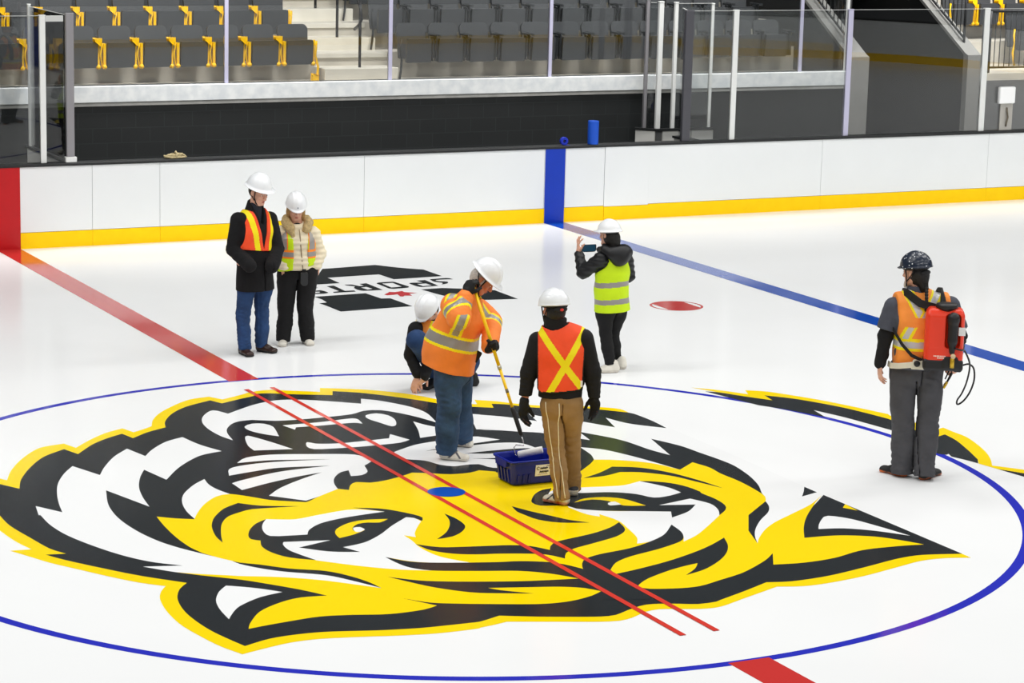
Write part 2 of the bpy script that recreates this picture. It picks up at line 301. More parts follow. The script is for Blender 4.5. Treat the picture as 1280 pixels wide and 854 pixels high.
 (6,'k',[(-1.621,-0.239,1),(-1.736,-0.329,0),(-1.838,-0.47,0),(-1.907,-0.62,0),(-1.924,-0.719,0),(-1.873,-0.78,1),(-1.921,-0.934,0),(-1.911,-1.108,0),(-1.838,-1.276,0),(-1.69,-1.407,1),(-1.743,-1.231,0),(-1.775,-1.078,0),(-1.76,-0.941,0),(-1.73,-0.878,1),(-1.391,-0.96,1),(-1.681,-1.058,1),(-1.512,-1.239,0),(-1.314,-1.329,1),(-1.379,-1.167,1),(-1.188,-1.111,0),(-0.991,-0.955,0),(-0.806,-0.758,0),(-0.608,-0.577,1),(-0.561,-0.62,0),(-0.54,-0.721,1),(-0.496,-0.633,0),(-0.52,-0.53,0),(-0.668,-0.294,0),(-0.881,-0.165,1),(-0.692,-0.368,1),(-0.912,-0.394,0),(-1.093,-0.429,0),(-1.289,-0.506,0),(-1.433,-0.642,0),(-1.491,-0.756,1),(-1.622,-0.734,0),(-1.763,-0.689,0),(-1.758,-0.531,0),(-1.701,-0.373,0)]),
 (6,'k',[(-0.29,-0.589,1),(-0.269,-0.754,0),(-0.292,-0.961,0),(-0.386,-1.105,0),(-0.515,-1.203,0),(-0.649,-1.226,1),(-0.51,-1.086,0),(-0.401,-0.918,0),(-0.331,-0.761,0)]),
 (6,'k',[(-0.853,-1.291,1),(-0.72,-1.43,0),(-0.508,-1.497,0),(-0.318,-1.544,0),(-0.217,-1.573,0),(-0.09,-1.647,0),(-0.002,-1.797,1),(0.052,-1.703,0),(0.152,-1.615,0),(0.501,-1.517,0),(0.71,-1.418,0),(0.849,-1.307,1),(0.812,-1.459,0),(0.756,-1.558,0),(0.629,-1.657,0),(0.369,-1.76,0),(0.18,-1.83,0),(0.068,-1.916,0),(-0.005,-2.039,1),(-0.085,-1.894,0),(-0.25,-1.8,0),(-0.526,-1.701,0),(-0.417,-1.744,0),(-0.663,-1.652,0),(-0.813,-1.49,0)]),
 (6,'k',[(-1.198,-1.516,1),(-1.08,-1.691,0),(-0.893,-1.799,0),(-0.512,-1.935,0),(-0.339,-1.977,0),(-0.15,-2.081,0),(-0.056,-2.212,0),(-0.01,-2.323,1),(0.049,-2.199,0),(0.137,-2.095,0),(0.288,-2.032,0),(0.571,-1.974,0),(0.799,-1.873,0),(0.995,-1.743,0),(1.191,-1.517,1),(1.158,-1.717,0),(1.09,-1.871,0),(1.009,-1.956,0),(0.773,-2.066,0),(0.461,-2.169,0),(0.29,-2.268,0),(0.161,-2.419,1),(0.149,-2.522,1),(0.376,-2.467,0),(0.682,-2.369,0),(0.981,-2.235,0),(1.19,-2.116,0),(1.375,-1.984,1),(1.287,-2.184,0),(1.16,-2.364,0),(0.995,-2.523,0),(0.793,-2.662,0),(0.6,-2.735,1),(0.746,-2.616,0),(0.835,-2.503,1),(0.743,-2.522,0),(0.557,-2.583,0),(0.305,-2.707,0),(0.173,-2.812,0),(0.135,-2.864,1),(0.189,-2.938,1),(0.067,-3.152,1),(-0.247,-3.025,1),(-0.152,-2.851,1),(-0.226,-2.739,0),(-0.368,-2.65,0),(-0.567,-2.58,0),(-0.847,-2.487,1),(-0.793,-2.565,0),(-0.61,-2.726,1),(-0.95,-2.573,0),(-1.06,-2.483,0),(-1.206,-2.306,0),(-1.382,-1.984,1),(-1.21,-2.148,0),(-1.026,-2.249,0),(-0.727,-2.37,0),(-0.498,-2.446,0),(-0.15,-2.524,1),(-0.283,-2.337,0),(-0.452,-2.199,0),(-0.716,-2.093,0),(-1.029,-1.956,0),(-1.143,-1.829,0),(-1.183,-1.677,0)]),
 (6,'k',[(0.532,-0.459,0),(0.637,-0.313,0),(0.747,-0.221,0),(0.846,-0.198,1),(0.722,-0.374,1),(0.859,-0.319,0),(0.984,-0.415,0),(1.226,-0.482,0),(1.393,-0.609,0),(1.472,-0.76,0),(1.624,-0.753,0),(1.758,-0.697,1),(1.748,-0.543,0),(1.698,-0.406,0),(1.625,-0.258,1),(1.701,-0.288,0),(1.831,-0.401,0),(1.9,-0.567,0),(1.916,-0.731,1),(1.901,-0.78,0),(1.911,-0.986,0),(1.881,-1.172,0),(1.815,-1.289,0),(1.681,-1.416,1),(1.759,-1.267,0),(1.795,-1.086,0),(1.726,-0.893,1),(1.391,-0.98,1),(1.672,-1.07,1),(1.507,-1.232,0),(1.299,-1.341,1),(1.382,-1.183,1),(1.161,-1.083,0),(0.877,-0.953,0),(0.731,-0.831,0),(0.7,-0.722,0),(0.51,-0.647,0),(0.493,-0.542,0)]),
 (6,'k',[(0.294,-0.582,1),(0.369,-0.785,0),(0.453,-0.957,0),(0.528,-1.112,0),(0.633,-1.234,1),(0.421,-1.151,0),(0.304,-1.011,0),(0.27,-0.841,0),(0.26,-0.742,0)]),
 (6,'k',[(1.241,-0.004,1),(1.459,0.112,0),(1.652,0.255,1),(1.855,0.14,0),(2.005,-0.099,0),(2.101,-0.422,0),(2.148,-0.705,1),(2.053,-0.438,0),(1.954,-0.187,0),(1.777,0.003,0),(1.625,0.069,1),(1.435,-0.001,0)]),
 (7,'y',[(-1.309,-0.935,1),(-1.293,-0.817,0),(-1.235,-0.697,0),(-1.088,-0.573,0),(-0.939,-0.533,0),(-0.758,-0.574,1),(-0.856,-0.646,0),(-0.94,-0.613,0),(-1.026,-0.621,0),(-1.11,-0.71,0),(-1.131,-0.81,0),(-1.047,-0.801,1),(-1.171,-0.883,0)]),
 (7,'y',[(0.802,-0.664,1),(0.935,-0.584,0),(1.105,-0.603,0),(1.226,-0.711,0),(1.289,-0.953,1),(1.127,-0.889,0),(1.077,-0.719,0),(0.979,-0.634,0)]),
 (8,'w',[(-1.105,-0.712,0),(-1.048,-0.71,0),(-1.04,-0.786,1),(-1.101,-0.834,0),(-1.131,-0.81,0)]),
 (8,'w',[(1.048,-0.773,0),(1.12,-0.755,0),(1.12,-0.854,1),(1.024,-0.849,0)]),
]
SPONSOR = [
 (1,'k',[(2.47,9.26,1),(2.706,9.751,1),(2.944,9.839,1),(3.155,10.222,1),(3.28,10.227,0),(3.878,10.291,1),(4.085,10.001,0),(4.302,9.788,1),(4.316,9.289,1),(3.675,9.266,1),(3.648,9.643,1),(2.973,9.618,1),(2.963,9.228,1),(2.674,9.228,0)],None),
 (1,'k',[(2.342,8.485,1),(2.982,8.508,1),(3.016,8.138,1),(3.119,8.118,1),(3.151,7.584,1),(2.266,7.537,1),(2.251,7.953,1),(2.236,8.081,1),(2.337,8.106,1),(2.357,8.299,1)],None),
 (1,'k',[(3.693,8.534,1),(3.973,8.54,1),(4.38,8.301,1),(4.488,8.206,1),(4.487,7.607,1),(4.143,7.661,1),(3.831,7.792,1),(3.736,8.23,1)],None),
 (2,'k',[(2.735,9.079,1),(2.831,9.095,1),(2.819,8.73,1),(2.931,8.718,1),(2.918,8.644,1),(2.649,8.647,1),(2.66,8.706,1),(2.748,8.728,1)],None),
 (2,'k',[(3.16,9.097,1),(3.255,9.119,1),(3.26,8.648,1),(3.028,8.659,0),(2.988,8.74,0),(2.992,8.871,1),(3.046,8.964,1),(2.974,9.063,1),(2.977,9.115,1),(3.06,9.087,1),(3.104,8.966,1),(3.163,8.972,1)],[(3.08,8.867,1),(3.158,8.894,1),(3.178,8.755,1),(3.099,8.713,1)]),
 (2,'k',[(3.362,9.06,1),(3.408,9.113,0),(3.594,9.119,0),(3.611,9.071,1),(3.64,8.762,1),(3.6,8.691,0),(3.41,8.672,0),(3.367,8.711,1)],[(3.422,9.04,1),(3.561,9.045,1),(3.558,8.773,1),(3.42,8.761,1)]),
 (2,'k',[(3.889,9.09,1),(4.006,9.102,1),(3.991,8.695,1),(3.775,8.674,0),(3.739,8.729,0),(3.727,8.92,0),(3.76,8.977,0),(3.907,8.945,1)],[(3.8,8.878,1),(3.917,8.882,1),(3.925,8.734,1),(3.809,8.731,1)]),
 (2,'k',[(4.081,9.13,1),(4.319,9.146,0),(4.347,9.04,1),(4.219,9.066,0),(4.121,9.055,0),(4.129,8.974,0),(4.209,8.913,0),(4.157,8.801,0),(4.059,8.757,1),(4.121,8.856,0),(4.062,8.962,0)],None),
 (2,'k',[(2.488,9.025,1),(2.61,9.026,1),(2.549,8.968,0),(2.505,8.93,0),(2.49,8.847,0),(2.568,8.857,0),(2.595,8.718,0),(2.584,8.669,0),(2.513,8.632,0),(2.34,8.66,1),(2.362,8.714,1),(2.486,8.703,0),(2.519,8.769,0),(2.433,8.798,0),(2.447,8.924,0)],None),
 (2,'r',[(3.148,8.357,1),(3.262,8.473,1),(3.268,8.504,1),(3.333,8.466,1),(3.44,8.504,1),(3.437,8.43,1),(3.551,8.334,1),(3.444,8.313,1),(3.425,8.189,1),(3.341,8.217,1),(3.303,8.166,1),(3.274,8.184,1),(3.302,8.329,1),(3.247,8.306,1),(3.164,8.302,1)],None),
]
# ------------------------------------------------------------------ surfaces
def ice_look(name, col, vary=0.02, rough=0.10, spec=0.5):
    m = mat(name, col, rough=rough, ior=1.31, vary=vary, vscale=0.35)
    m.node_tree.nodes['Principled BSDF'].inputs['Specular IOR Level'].default_value = spec
    return m


ICE = mat('ice', rgb(243, 245, 246), rough=0.17, ior=1.31, vary=0.025, vscale=0.5, bump=0.03, bscale=1.6)
ICE.node_tree.nodes['Principled BSDF'].inputs['Specular IOR Level'].default_value = 0.10
P_BLACK = ice_look('ice_black_paint', rgb(42, 46, 49), 0.18, 0.2, 0.2)
S_BLACK = ice_look('ice_black_film', rgb(34, 39, 42), 0.1, 0.5, 0.04)
P_WHITE = ice_look('ice_white_paint', rgb(246, 248, 249), 0.02, 0.15, 0.2)
P_YELLOW = ice_look('ice_yellow_paint', rgb(255, 222, 0), 0.03, 0.15, 0.2)
P_RED = ice_look('ice_red_paint', rgb(212, 54, 50), 0.14)
P_REDTHIN = ice_look('ice_red_thin_paint', rgb(226, 62, 48), 0.08)
P_BLUE = ice_look('ice_blue_paint', rgb(18, 82, 190), 0.12)
P_CIRC = ice_look('ice_circle_paint', rgb(40, 48, 196), 0.08)
P_LEAF = ice_look('ice_leaf_paint', rgb(196, 38, 46), 0.02, 0.4, 0.08)

W = 12.78            # inner face of the far boards
BH = 1.025           # white board height

# ice sheet and the dark concrete round it
b = MB().box(-32, 32, -W - 0.02, W + 0.02, -0.05, 0.0)
floor = struct(b.build('floor', ICE))
b = MB().box(-32, 32, -30, -W - 0.1, -0.4, -0.02)
b.box(-32, 32, W + 0.1, 16.0, -0.4, -0.02)
struct(b.build('floor_surround', mat('concrete_floor', rgb(70, 70, 70), 0.8, vary=0.2)))


def flat(outlines, z, hole=None):
    vs, fs = [], []
    for pts in outlines:
        loops = [[Vector((x, y, 0)) for x, y in pts]]
        if hole:
            loops.append([Vector((x, y, 0)) for x, y in hole])
        allp = [p for l in loops for p in l]
        tri = tessellate_polygon(loops)
        o = len(vs)
        vs += [(p.x, p.y, z) for p in allp]
        for t in tri:
            a, b_, c = (allp[i] for i in t)
            if (b_ - a).cross(c - a).z < 0:
                t = (t[0], t[2], t[1])
            fs.append(tuple(i + o for i in t))
    return vs, fs


def ring(r0, r1, z, n=256, a0=0.0, a1=2 * PI):
    vs, fs = [], []
    for k in range(n + 1):
        q = a0 + (a1 - a0) * k / n
        vs += [(r0 * math.cos(q), r0 * math.sin(q), z), (r1 * math.cos(q), r1 * math.sin(q), z)]
    for k in range(n):
        fs.append((2 * k, 2 * k + 1, 2 * k + 3, 2 * k + 2))
    return vs, fs


def disc(cx, cy, r, z, n=64):
    return [(cx + r * math.cos(2 * PI * k / n), cy + r * math.sin(2 * PI * k / n), z) for k in range(n)], [tuple(range(n))]


def rect(x0, x1, y0, y1, z):
    return [(x0, y0, z), (x1, y0, z), (x1, y1, z), (x0, y1, z)], [(0, 1, 2, 3)]


RO = 4.572
b = MB().add(*ring(RO - 0.066, RO + 0.014, 0.0006))
struct(b.build('face_off_circle_line', P_CIRC), 'thin blue centre face-off circle on the ice')
b = MB()
ye = math.sqrt(RO**2 - 0.15**2)
yb = RO - 0.04
b.add([(-0.1524, yb, 0.001), (0.1524, yb, 0.001), (0.1524, W, 0.001), (-0.1524, W, 0.001)], [(0, 1, 2, 3)])
b.add([(-0.1524, -W, 0.001), (0.1524, -W, 0.001), (0.1524, -yb, 0.001), (-0.1524, -yb, 0.001)], [(0, 1, 2, 3)])
struct(b.build('red_centre_line', P_RED), 'broad red centre line across the ice')
b = MB().add(*rect(7.5, 7.805, -W, W, 0.0008))
b.add(*rect(-7.805, -7.5, -W, W, 0.0008))
struct(b.build('blue_line', P_BLUE), 'broad blue line across the ice')
b = MB().use(0).add(*ring(0.275, 0.305, 0.0009, 64, 0, 2 * PI))
cx, cy = 6.005, 6.62
b.v = [(x + cx, y + cy, z) for x, y, z in b.v]
# the filled middle of the spot leaves a white sliver on two sides
seg = []
th = math.radians(38)
for k in range(49):
    q = -th + 2 * th * k / 48
    seg.append((0.285 * math.cos(q + PI / 2), 0.285 * math.sin(q + PI / 2)))
mid = [(x, y) for x, y in [(0.29 * math.cos(a), 0.29 * math.sin(a)) for a in np.linspace(0, 2 * PI, 97)[:-1]] if abs(x) < 0.215]
mid.sort(key=lambda p: math.atan2(p[1], p[0]))
b.add([(x + cx, y + cy, 0.001) for x, y in mid], [tuple(range(len(mid)))])
struct(b.build('face_off_spot_marking', P_RED), 'red face-off spot on the ice near the blue line')

# ------------------------------------------------------------------ emblems
PAL = {'y': 0, 'k': 1, 'w': 2}
b = MB()
for lay, c, pts in TIGER:
    b.use(PAL[c]).add(*flat([spline(pts)], 0.0008 + 0.0003 * lay))
emb = b.build('tiger_emblem', [P_YELLOW, P_BLACK, P_WHITE])
tag(emb, 'huge yellow, black and white tiger head painted across the centre ice circle', 'emblem')
b = MB()
pal = {'k': 0, 'r': 1}
for lay, c, pts, hole in SPONSOR:
    b.use(pal[c]).add(*flat([spline(pts, 0.03)], 0.0008 + 0.0004 * lay, spline(hole, 0.03) if hole else None))
tag(b.build('sponsor_emblem', [S_BLACK, P_LEAF]), 'black angular sponsor logo with upside-down SPORTS lettering and a red maple leaf', 'emblem')

b = MB()
for s in (-1, 1):
    x0, x1 = sorted((s * 0.1524, s * 0.105))
    b.add([(x0, -3.93, 0.0040), (x1, -3.93, 0.0040), (x1, 4.13, 0.0040), (x0, 4.13, 0.0040)], [(0, 1, 2, 3)])
struct(b.build('red_guide_line', P_REDTHIN), 'pair of thin red lines marking the centre line through the tiger head')
b = MB().add(*disc(0.005, 0.0, 0.152, 0.0044))
struct(b.build('centre_spot_marking', P_BLUE), 'round blue centre spot on the ice')

# ------------------------------------------------------------------ boards
BOARD = mat('board_white', rgb(230, 233, 234), 0.28, vary=0.02, vscale=1.5)
KICK = mat('kick_yellow', rgb(255, 208, 0), 0.5, vary=0.04)
KICK.node_tree.nodes['Principled BSDF'].inputs['Specular IOR Level'].default_value = 0.2
CAP = mat('cap_black', rgb(34, 36, 37), 0.38, vary=0.15)
B_RED = mat('board_red', rgb(186, 14, 22), 0.35, vary=0.06)
B_BLUE = mat('board_blue', rgb(2, 54, 178), 0.35, vary=0.05)
STEEL = mat('galvanised_frame', rgb(120, 122, 124), 0.45, metal=0.6)

SEAMS = [-12, -9.6, -7.2, -4.8, -2.4, 1.08, 1.97, 4.80, 7.49, 7.815, 8.43, 9.14, 12.03, 15.02, 17.4, 19.8, 21.95]


def boards(sign, seams, name, label):
    y0, y1 = W, W + 0.10
    b = MB()
    q = lambda a, c: (a, c) if sign > 0 else (-c, -a)
    for xa, xb in zip(seams[:-1], seams[1:]):
        d = 0.0
        if abs(xa - 8.43) < 0.01 and sign > 0:
            d = 0.008      # the players' gate hangs a little proud and low
        b.use(0).box(xa + 0.0025, xb - 0.0025, *q(y0 - d, y1), 0.205 - d * 1.5, BH)
        b.use(1).box(xa + 0.0015, xb - 0.0015, *q(y0 - 0.006 - d, y1), 0.0, 0.200 - d * 1.5)
    b.use(3).box(seams[0], seams[-1], *q(y0 + 0.012, y1 - 0.01), 0.0, BH - 0.002)
    for xc, k in ((0.0, 4), (7.652, 5), (-7.652, 5)):
        if seams[0] < xc < seams[-1]:
            b.use(k).box(xc - 0.1524, xc + 0.1524, *q(y0 - 0.0085, y1), 0.0, BH + 0.0005)
    # square black capping, rounded towards the ice
    prof = [(y0 - 0.018, BH), (y0 - 0.018, BH + 0.026), (y0 - 0.008, BH + 0.038), (y0 + 0.155, BH + 0.038), (y0 + 0.155, BH)]
    if sign < 0:
        prof = [(-a, c) for a, c in reversed(prof)]
    b.use(2).prism(prof, (seams[0], seams[-1]), 'x')
    return struct(b.build(name, [BOARD, KICK, CAP, STEEL, B_RED, B_BLUE]), label)


boards(1, SEAMS, 'wall_back', 'white rink boards with yellow kick plate and black capping')
boards(-1, [-24, -18, -12, -6, 0.5, 6, 12, 18, 21.95], 'wall_front', 'white rink boards on the near side')


def end_boards():
    """rounded corners and the straight end of the rink, 28 ft radius"""
    R, cx_, cy_ = 8.53, 21.95, W - 8.53
    path = [(cx_ + R * math.sin(q), -cy_ - R * math.cos(q)) for q in np.linspace(0, PI / 2, 25)]
    path += [(cx_ + R * math.cos(q), cy_ + R * math.sin(q)) for q in np.linspace(0, PI / 2, 25)]
    b = MB()
    n = len(path)
    off = []
    for i, (x, y) in enumerate(path):
        t = Vector(path[min(i + 1, n - 1)]) - Vector(path[max(i - 1, 0)])
        off.append(Vector((t.y, -t.x)).normalized())
    for k, (z0, z1, d0, d1) in enumerate(((0.2, BH, 0.0, 0.1), (0.0, 0.2, -0.006, 0.1), (BH, BH + 0.038, -0.018, 0.155))):
        vs, fs = [], []
        for (x, y), o in zip(path, off):
            for d, z in ((d0, z0), (d0, z1), (d1, z1), (d1, z0)):
                vs.append((x + o.x * d, y + o.y * d, z))
        for i in range(n - 1):
            for e in range(4):
                fs.append((i * 4 + e, i * 4 + (e + 1) % 4, i * 4 + 4 + (e + 1) % 4, i * 4 + 4 + e))
        b.use(k).add(vs, fs)
    return struct(b.build('wall_end', [BOARD, KICK, CAP]), 'white rink boards round the far end corner')


end_boards()

# ------------------------------------------------------------------ stand behind the benches
CMU = mat('black_block', rgb(30, 33, 34), 0.55)
nt = CMU.node_tree
tc = nt.nodes['Texture Coordinate']
mp = nt.nodes.new('ShaderNodeMapping')
mp.inputs['Rotation'].default_value = (math.radians(90), 0, 0)
mp.inputs['Location'].default_value = (0.1, 0.05, 0)
bk = nt.nodes.new('ShaderNodeTexBrick')
bk.inputs['Color1'].default_value = rgb(30, 33, 34)
bk.inputs['Color2'].default_value = rgb(27, 30, 31)
bk.inputs['Mortar'].default_value = rgb(38, 42, 43)
bk.inputs['Scale'].default_value = 1.0
bk.inputs['Mortar Size'].default_value = 0.006
bk.inputs['Brick Width'].default_value = 0.4
bk.inputs['Row Height'].default_value = 0.2
nt.links.new(tc.outputs['Object'], mp.inputs['Vector'])
nt.links.new(mp.outputs['Vector'], bk.inputs['Vector'])
nt.links.new(bk.outputs['Color'], nt.nodes['Principled BSDF'].inputs['Base Color'])

CONC = mat('stand_concrete', rgb(204, 198, 186), 0.8, vary=0.16, vscale=2.2, bump=0.08, bscale=30)
LEDGE = mat('ledge_concrete', rgb(228, 231, 231), 0.6, vary=0.10, vscale=7.0, dark=rgb(208, 213, 216))
GREY = mat('grey_wall_paint', rgb(104, 104, 104), 0.6, vary=0.06)
DARKV = mat('dark_passage', rgb(16, 16, 17), 0.8)
RAIL = mat('rail_black', rgb(48, 48, 50), 0.4, metal=0.3)

b = MB().box(-8, 13.78, 14.74, 15.0, -0.3, 1.60)
struct(b.build('wall_stand', CMU), 'black painted block wall behind the benches')
b = MB().use(0).box(-8, 13.78, 14.70, 14.92, 1.60, 1.815)
b.use(1).box(-8, 13.78, 14.725, 14.92, 1.545, 1.60)
struct(b.build('trim_1', [LEDGE, mat('ledge_under', rgb(188, 188, 184), 0.7, vary=0.2, vscale=6)], bevel=0.006), 'white concrete ledge on top of the black block wall')

# stepped concrete terrace, four rows high
b = MB()
zs, ys = [1.70, 2.07, 2.44, 2.81, 3.18, 3.55, 3.92, 4.29], [14.9, 16.3, 17.15, 18.0, 18.85, 19.7, 20.55, 21.4, 22.3]
for k, z in enumerate(zs):
    b.box(-8, 13.78, ys[k], ys[-1], z - 0.37 if k else 0.5, z)
b.box(-8, 26, ys[-1], ys[-1] + 0.2, 0.5, 5.2)
b.box(16.27, 26, 14.72, 16.3, -0.3, 1.73)
for k, z in enumerate(zs[1:]):
    b.box(16.27, 26, ys[k + 1], ys[-1], z - 0.37, z + 0.03)
struct(b.build('floor_terrace', CONC), 'stepped concrete seating terrace')
b = MB().box(16.28, 26, 14.70, 14.73, -0.3, 1.62)
struct(b.build('wall_right', GREY), 'grey wall under the railing')
b = MB()
for k in range(5):
    zz = zs[k]
    y = (15.86 if k == 0 else ys[k] + 0.425)
    b.box(5.50, 6.66, y, (16.3 if k == 0 else ys[k + 1]) + 0.01, zz - 0.01, zz + 0.185)
    b.box(5.50, 6.66, ys[k + 1] - 0.03, ys[k + 1] + 0.5, zz + 0.3, zz + 0.372)
tag(b.build('aisle_steps', mat('step_concrete', rgb(222, 217, 204), 0.75, vary=0.1, vscale=3), bevel=0.008),
    'pale concrete half steps of the aisle between the two seating blocks', 'steps')['kind'] = 'structure'

# passage through the stand with its two sloping parapets
b = MB()
for x0, x1, xi in ((13.75, 14.10, 1), (15.98, 16.25, -1)):
    # grey plaster towards the rink and on the coping, near-black colour inside the passage
    b.use(0).prism([(14.68, -0.3), (14.80, -0.3), (14.80, 2.085), (14.74, 2.05), (14.68, 2.03)], (x0, x1), 'x')
    b.use(0).prism([(14.80, 2.03), (19.5, 4.94), (19.5, 5.0), (14.80, 2.085)], (x0, x1), 'x')
    b.use(1).prism([(14.80, -0.3), (19.5, -0.3), (19.5, 4.94), (14.80, 2.03)], (x0 + 0.012, x1 - 0.012), 'x')
struct(b.build('wall_passage', [mat('parapet_grey', rgb(140, 139, 136), 0.65, vary=0.08), DARKV]), 'grey sloping parapet walls of the dark passage')
b = MB().box(14.1, 15.98, 18.6, 18.7, -0.3, 5.5)
b.box(14.1, 15.98, 16.4, 18.6, 3.6, 3.7)
struct(b.build('wall_passage_end', DARKV), 'dark end of the passage')

# ------------------------------------------------------------------ stadium seats
SEATM = mat('seat_plastic', rgb(68, 70, 73), 0.45, vary=0.06)
SEATD = mat('seat_plastic_dark', rgb(66, 68, 71), 0.45, vary=0.06)
ARM_Y = mat('arm_yellow', rgb(250, 196, 0), 0.4, vary=0.05)
ARM_K = mat('arm_charcoal', rgb(44, 46, 48), 0.4)


def round_rect(w, z0, z1, r, n=6, flare=0.0):
    pts = []
    for cx_, cz, a in ((w / 2 - r, z1 - r, 0), (-w / 2 + r, z1 - r, PI / 2), (-w / 2 + 0.03 + flare, z0 + 0.03, PI), (w / 2 - 0.03 - flare, z0 + 0.03, 1.5 * PI)):
        rr = r if cz > (z0 + z1) / 2 else 0.03
        for k in range(n + 1):
            q = a + PI / 2 * k / n
            pts.append((cx_ + rr * math.cos(q), cz + rr * math.sin(q)))
    return pts


def arm_mesh(o, m):
    """the pair of posts, curved brace, pad and knobs between two seats"""
    for x in (0.026, 0.116):
        MB().prism([(x - 0.016, 0.27), (x + 0.016, 0.27), (x + 0.016, 0.585), (x - 0.016, 0.585)], (-0.06, 0.0), 'y').build('arm_post', m, o, bevel=0.008)
    pts = [(0.085, -0.03, 0.585), (0.082, -0.045, 0.54), (0.060, -0.06, 0.49), (0.052, -0.07, 0.43), (0.062, -0.06, 0.36), (0.078, -0.05, 0.30), (0.075, -0.05, 0.265)]
    MB().tube(pts, 0.012, 8).build('brace', m, o, smooth=True)
    MB().prism([(-0.030, 0.655), (0.056, 0.655), (0.062, 0.600), (0.050, 0.560), (0.012, 0.578), (-0.028, 0.615)], (-0.10, 0.0), 'y').build('arm_pad', m, o, bevel=0.012)
    for x in (0.022, 0.112):
        MB().lathe([(0.0, -0.045), (0.026, -0.042), (0.031, -0.02), (0.031, 0.035), (0.024, 0.05), (0, 0.052)], 14,
                   Matrix.Translation((x, -0.045, 0.265)) @ Matrix.Rotation(PI / 2, 4, 'X')).build('hinge_knob', m, o, smooth=True)


def make_seat(arm, seatm):
    o = empty('stadium_seat')
    M = Matrix.Translation((0, 0.07, 0)) @ Matrix.Rotation(math.radians(-9), 4, 'X')
    pts = round_rect(0.465, 0.30, 0.82, 0.085, 6, 0.02)
    MB().prism(pts, (0.0, 0.045), 'y', M).build('backrest', seatm, o, bevel=0.012)
    M2 = Matrix.Translation((0, -0.02, 0)) @ Matrix.Rotation(math.radians(4), 4, 'X')
    sp = [(-0.190, 0.262), (0.190, 0.262), (0.195, 0.30), (0.195, 0.575), (0.185, 0.605), (-0.185, 0.605), (-0.195, 0.575), (-0.195, 0.30)]
    MB().prism(sp, (-0.075, -0.02), 'y', M2).build('folded_seat', seatm, o, bevel=0.014)
    if arm is not None:
        a = empty('arm')
        a.parent = o
        a.location = (0.185, -0.04, 0)
        arm_mesh(a, arm)
    return o


ORD = ['first', 'second', 'third', 'fourth', 'fifth', 'sixth', 'seventh', 'eighth', 'ninth', 'tenth', 'eleventh', 'twelfth', 'thirteenth', 'fourteenth', 'fifteenth']


def end_stand(o, m, foot_only=False):
    """curved end leg that carries the outermost seat"""
    MB().tube([(0.235, -0.06, 0.60), (0.262, -0.08, 0.50), (0.245, -0.09, 0.38), (0.285, -0.10, 0.22), (0.27, -0.11, 0.08), (0.235, -0.12, 0.02)],
              [0.016, 0.016, 0.017, 0.019, 0.021, 0.028], 8).build('end_leg', m, o, smooth=True)
    MB().prism([(0.19, 0.0), (0.265, 0.0), (0.275, 0.10), (0.20, 0.11)], (-0.15, -0.07), 'y').build('foot', m, o, bevel=0.015)


def dark_arm(o, m):
    a = empty('arm')
    a.parent = o
    a.location = (0.205, -0.04, 0)
    for x in (0.02, 0.085):
        MB().prism([(x - 0.012, 0.27), (x + 0.012, 0.27), (x + 0.012, 0.63), (x - 0.012, 0.63)], (-0.06, 0.0), 'y').build('arm_post', m, a, bevel=0.006)
    MB().tube([(0.0, -0.06, 0.63), (0.03, -0.07, 0.61), (0.065, -0.07, 0.56), (0.05, -0.08, 0.46), (0.07, -0.07, 0.36), (0.06, -0.06, 0.28)], 0.010, 8).build('brace', m, a, smooth=True)
    MB().prism([(0.022, 0.66), (0.082, 0.66), (0.082, 0.635), (0.022, 0.635)], (-0.18, 0.085), 'y').build('arm_pad', m, a, bevel=0.008)


seat_y = make_seat(ARM_Y, SEATM)
seat_k = make_seat(None, SEATM)
dark_arm(seat_k, ARM_K)
rows = {1: (15.95, 1.70), 2: (16.80, 2.07), 3: (17.65, 2.44)}
RN = {1: 'front', 2: 'second', 3: 'third'}
spare = {'y': seat_y, 'k': seat_k}


def put_seat(kind, x, yy, zz, label, group):
    o = copy_tree({'y': seat_y, 'k': seat_k}[kind])
    o.location = (x, yy, zz)
    return tag(o, label, 'seat', group)


ends = []
# block left of the aisle
for row, (yy, zz) in rows.items():
    for k in range(11):
        o = put_seat('y', 5.105 - 0.53 * k - 0.05 * (row - 1), yy, zz, 'folded grey seat with yellow arms, %s from the aisle, %s row, left block' % (ORD[k], RN[row]),
                     'folded seats with yellow arms left of the aisle')
        if k == 0:
            ends.append((o, 'aisle'))
for row, (yy, zz) in rows.items():
    for k in range(13):
        o = put_seat('k', 6.97 + 0.512 * k - 0.09 * (row - 1), yy, zz, 'folded grey seat with black arms, %s from the aisle, %s row, middle block' % (ORD[k], RN[row]),
                     'folded seats with black arms right of the aisle')
        if k == 0:
            ends.append((o, 'dark'))
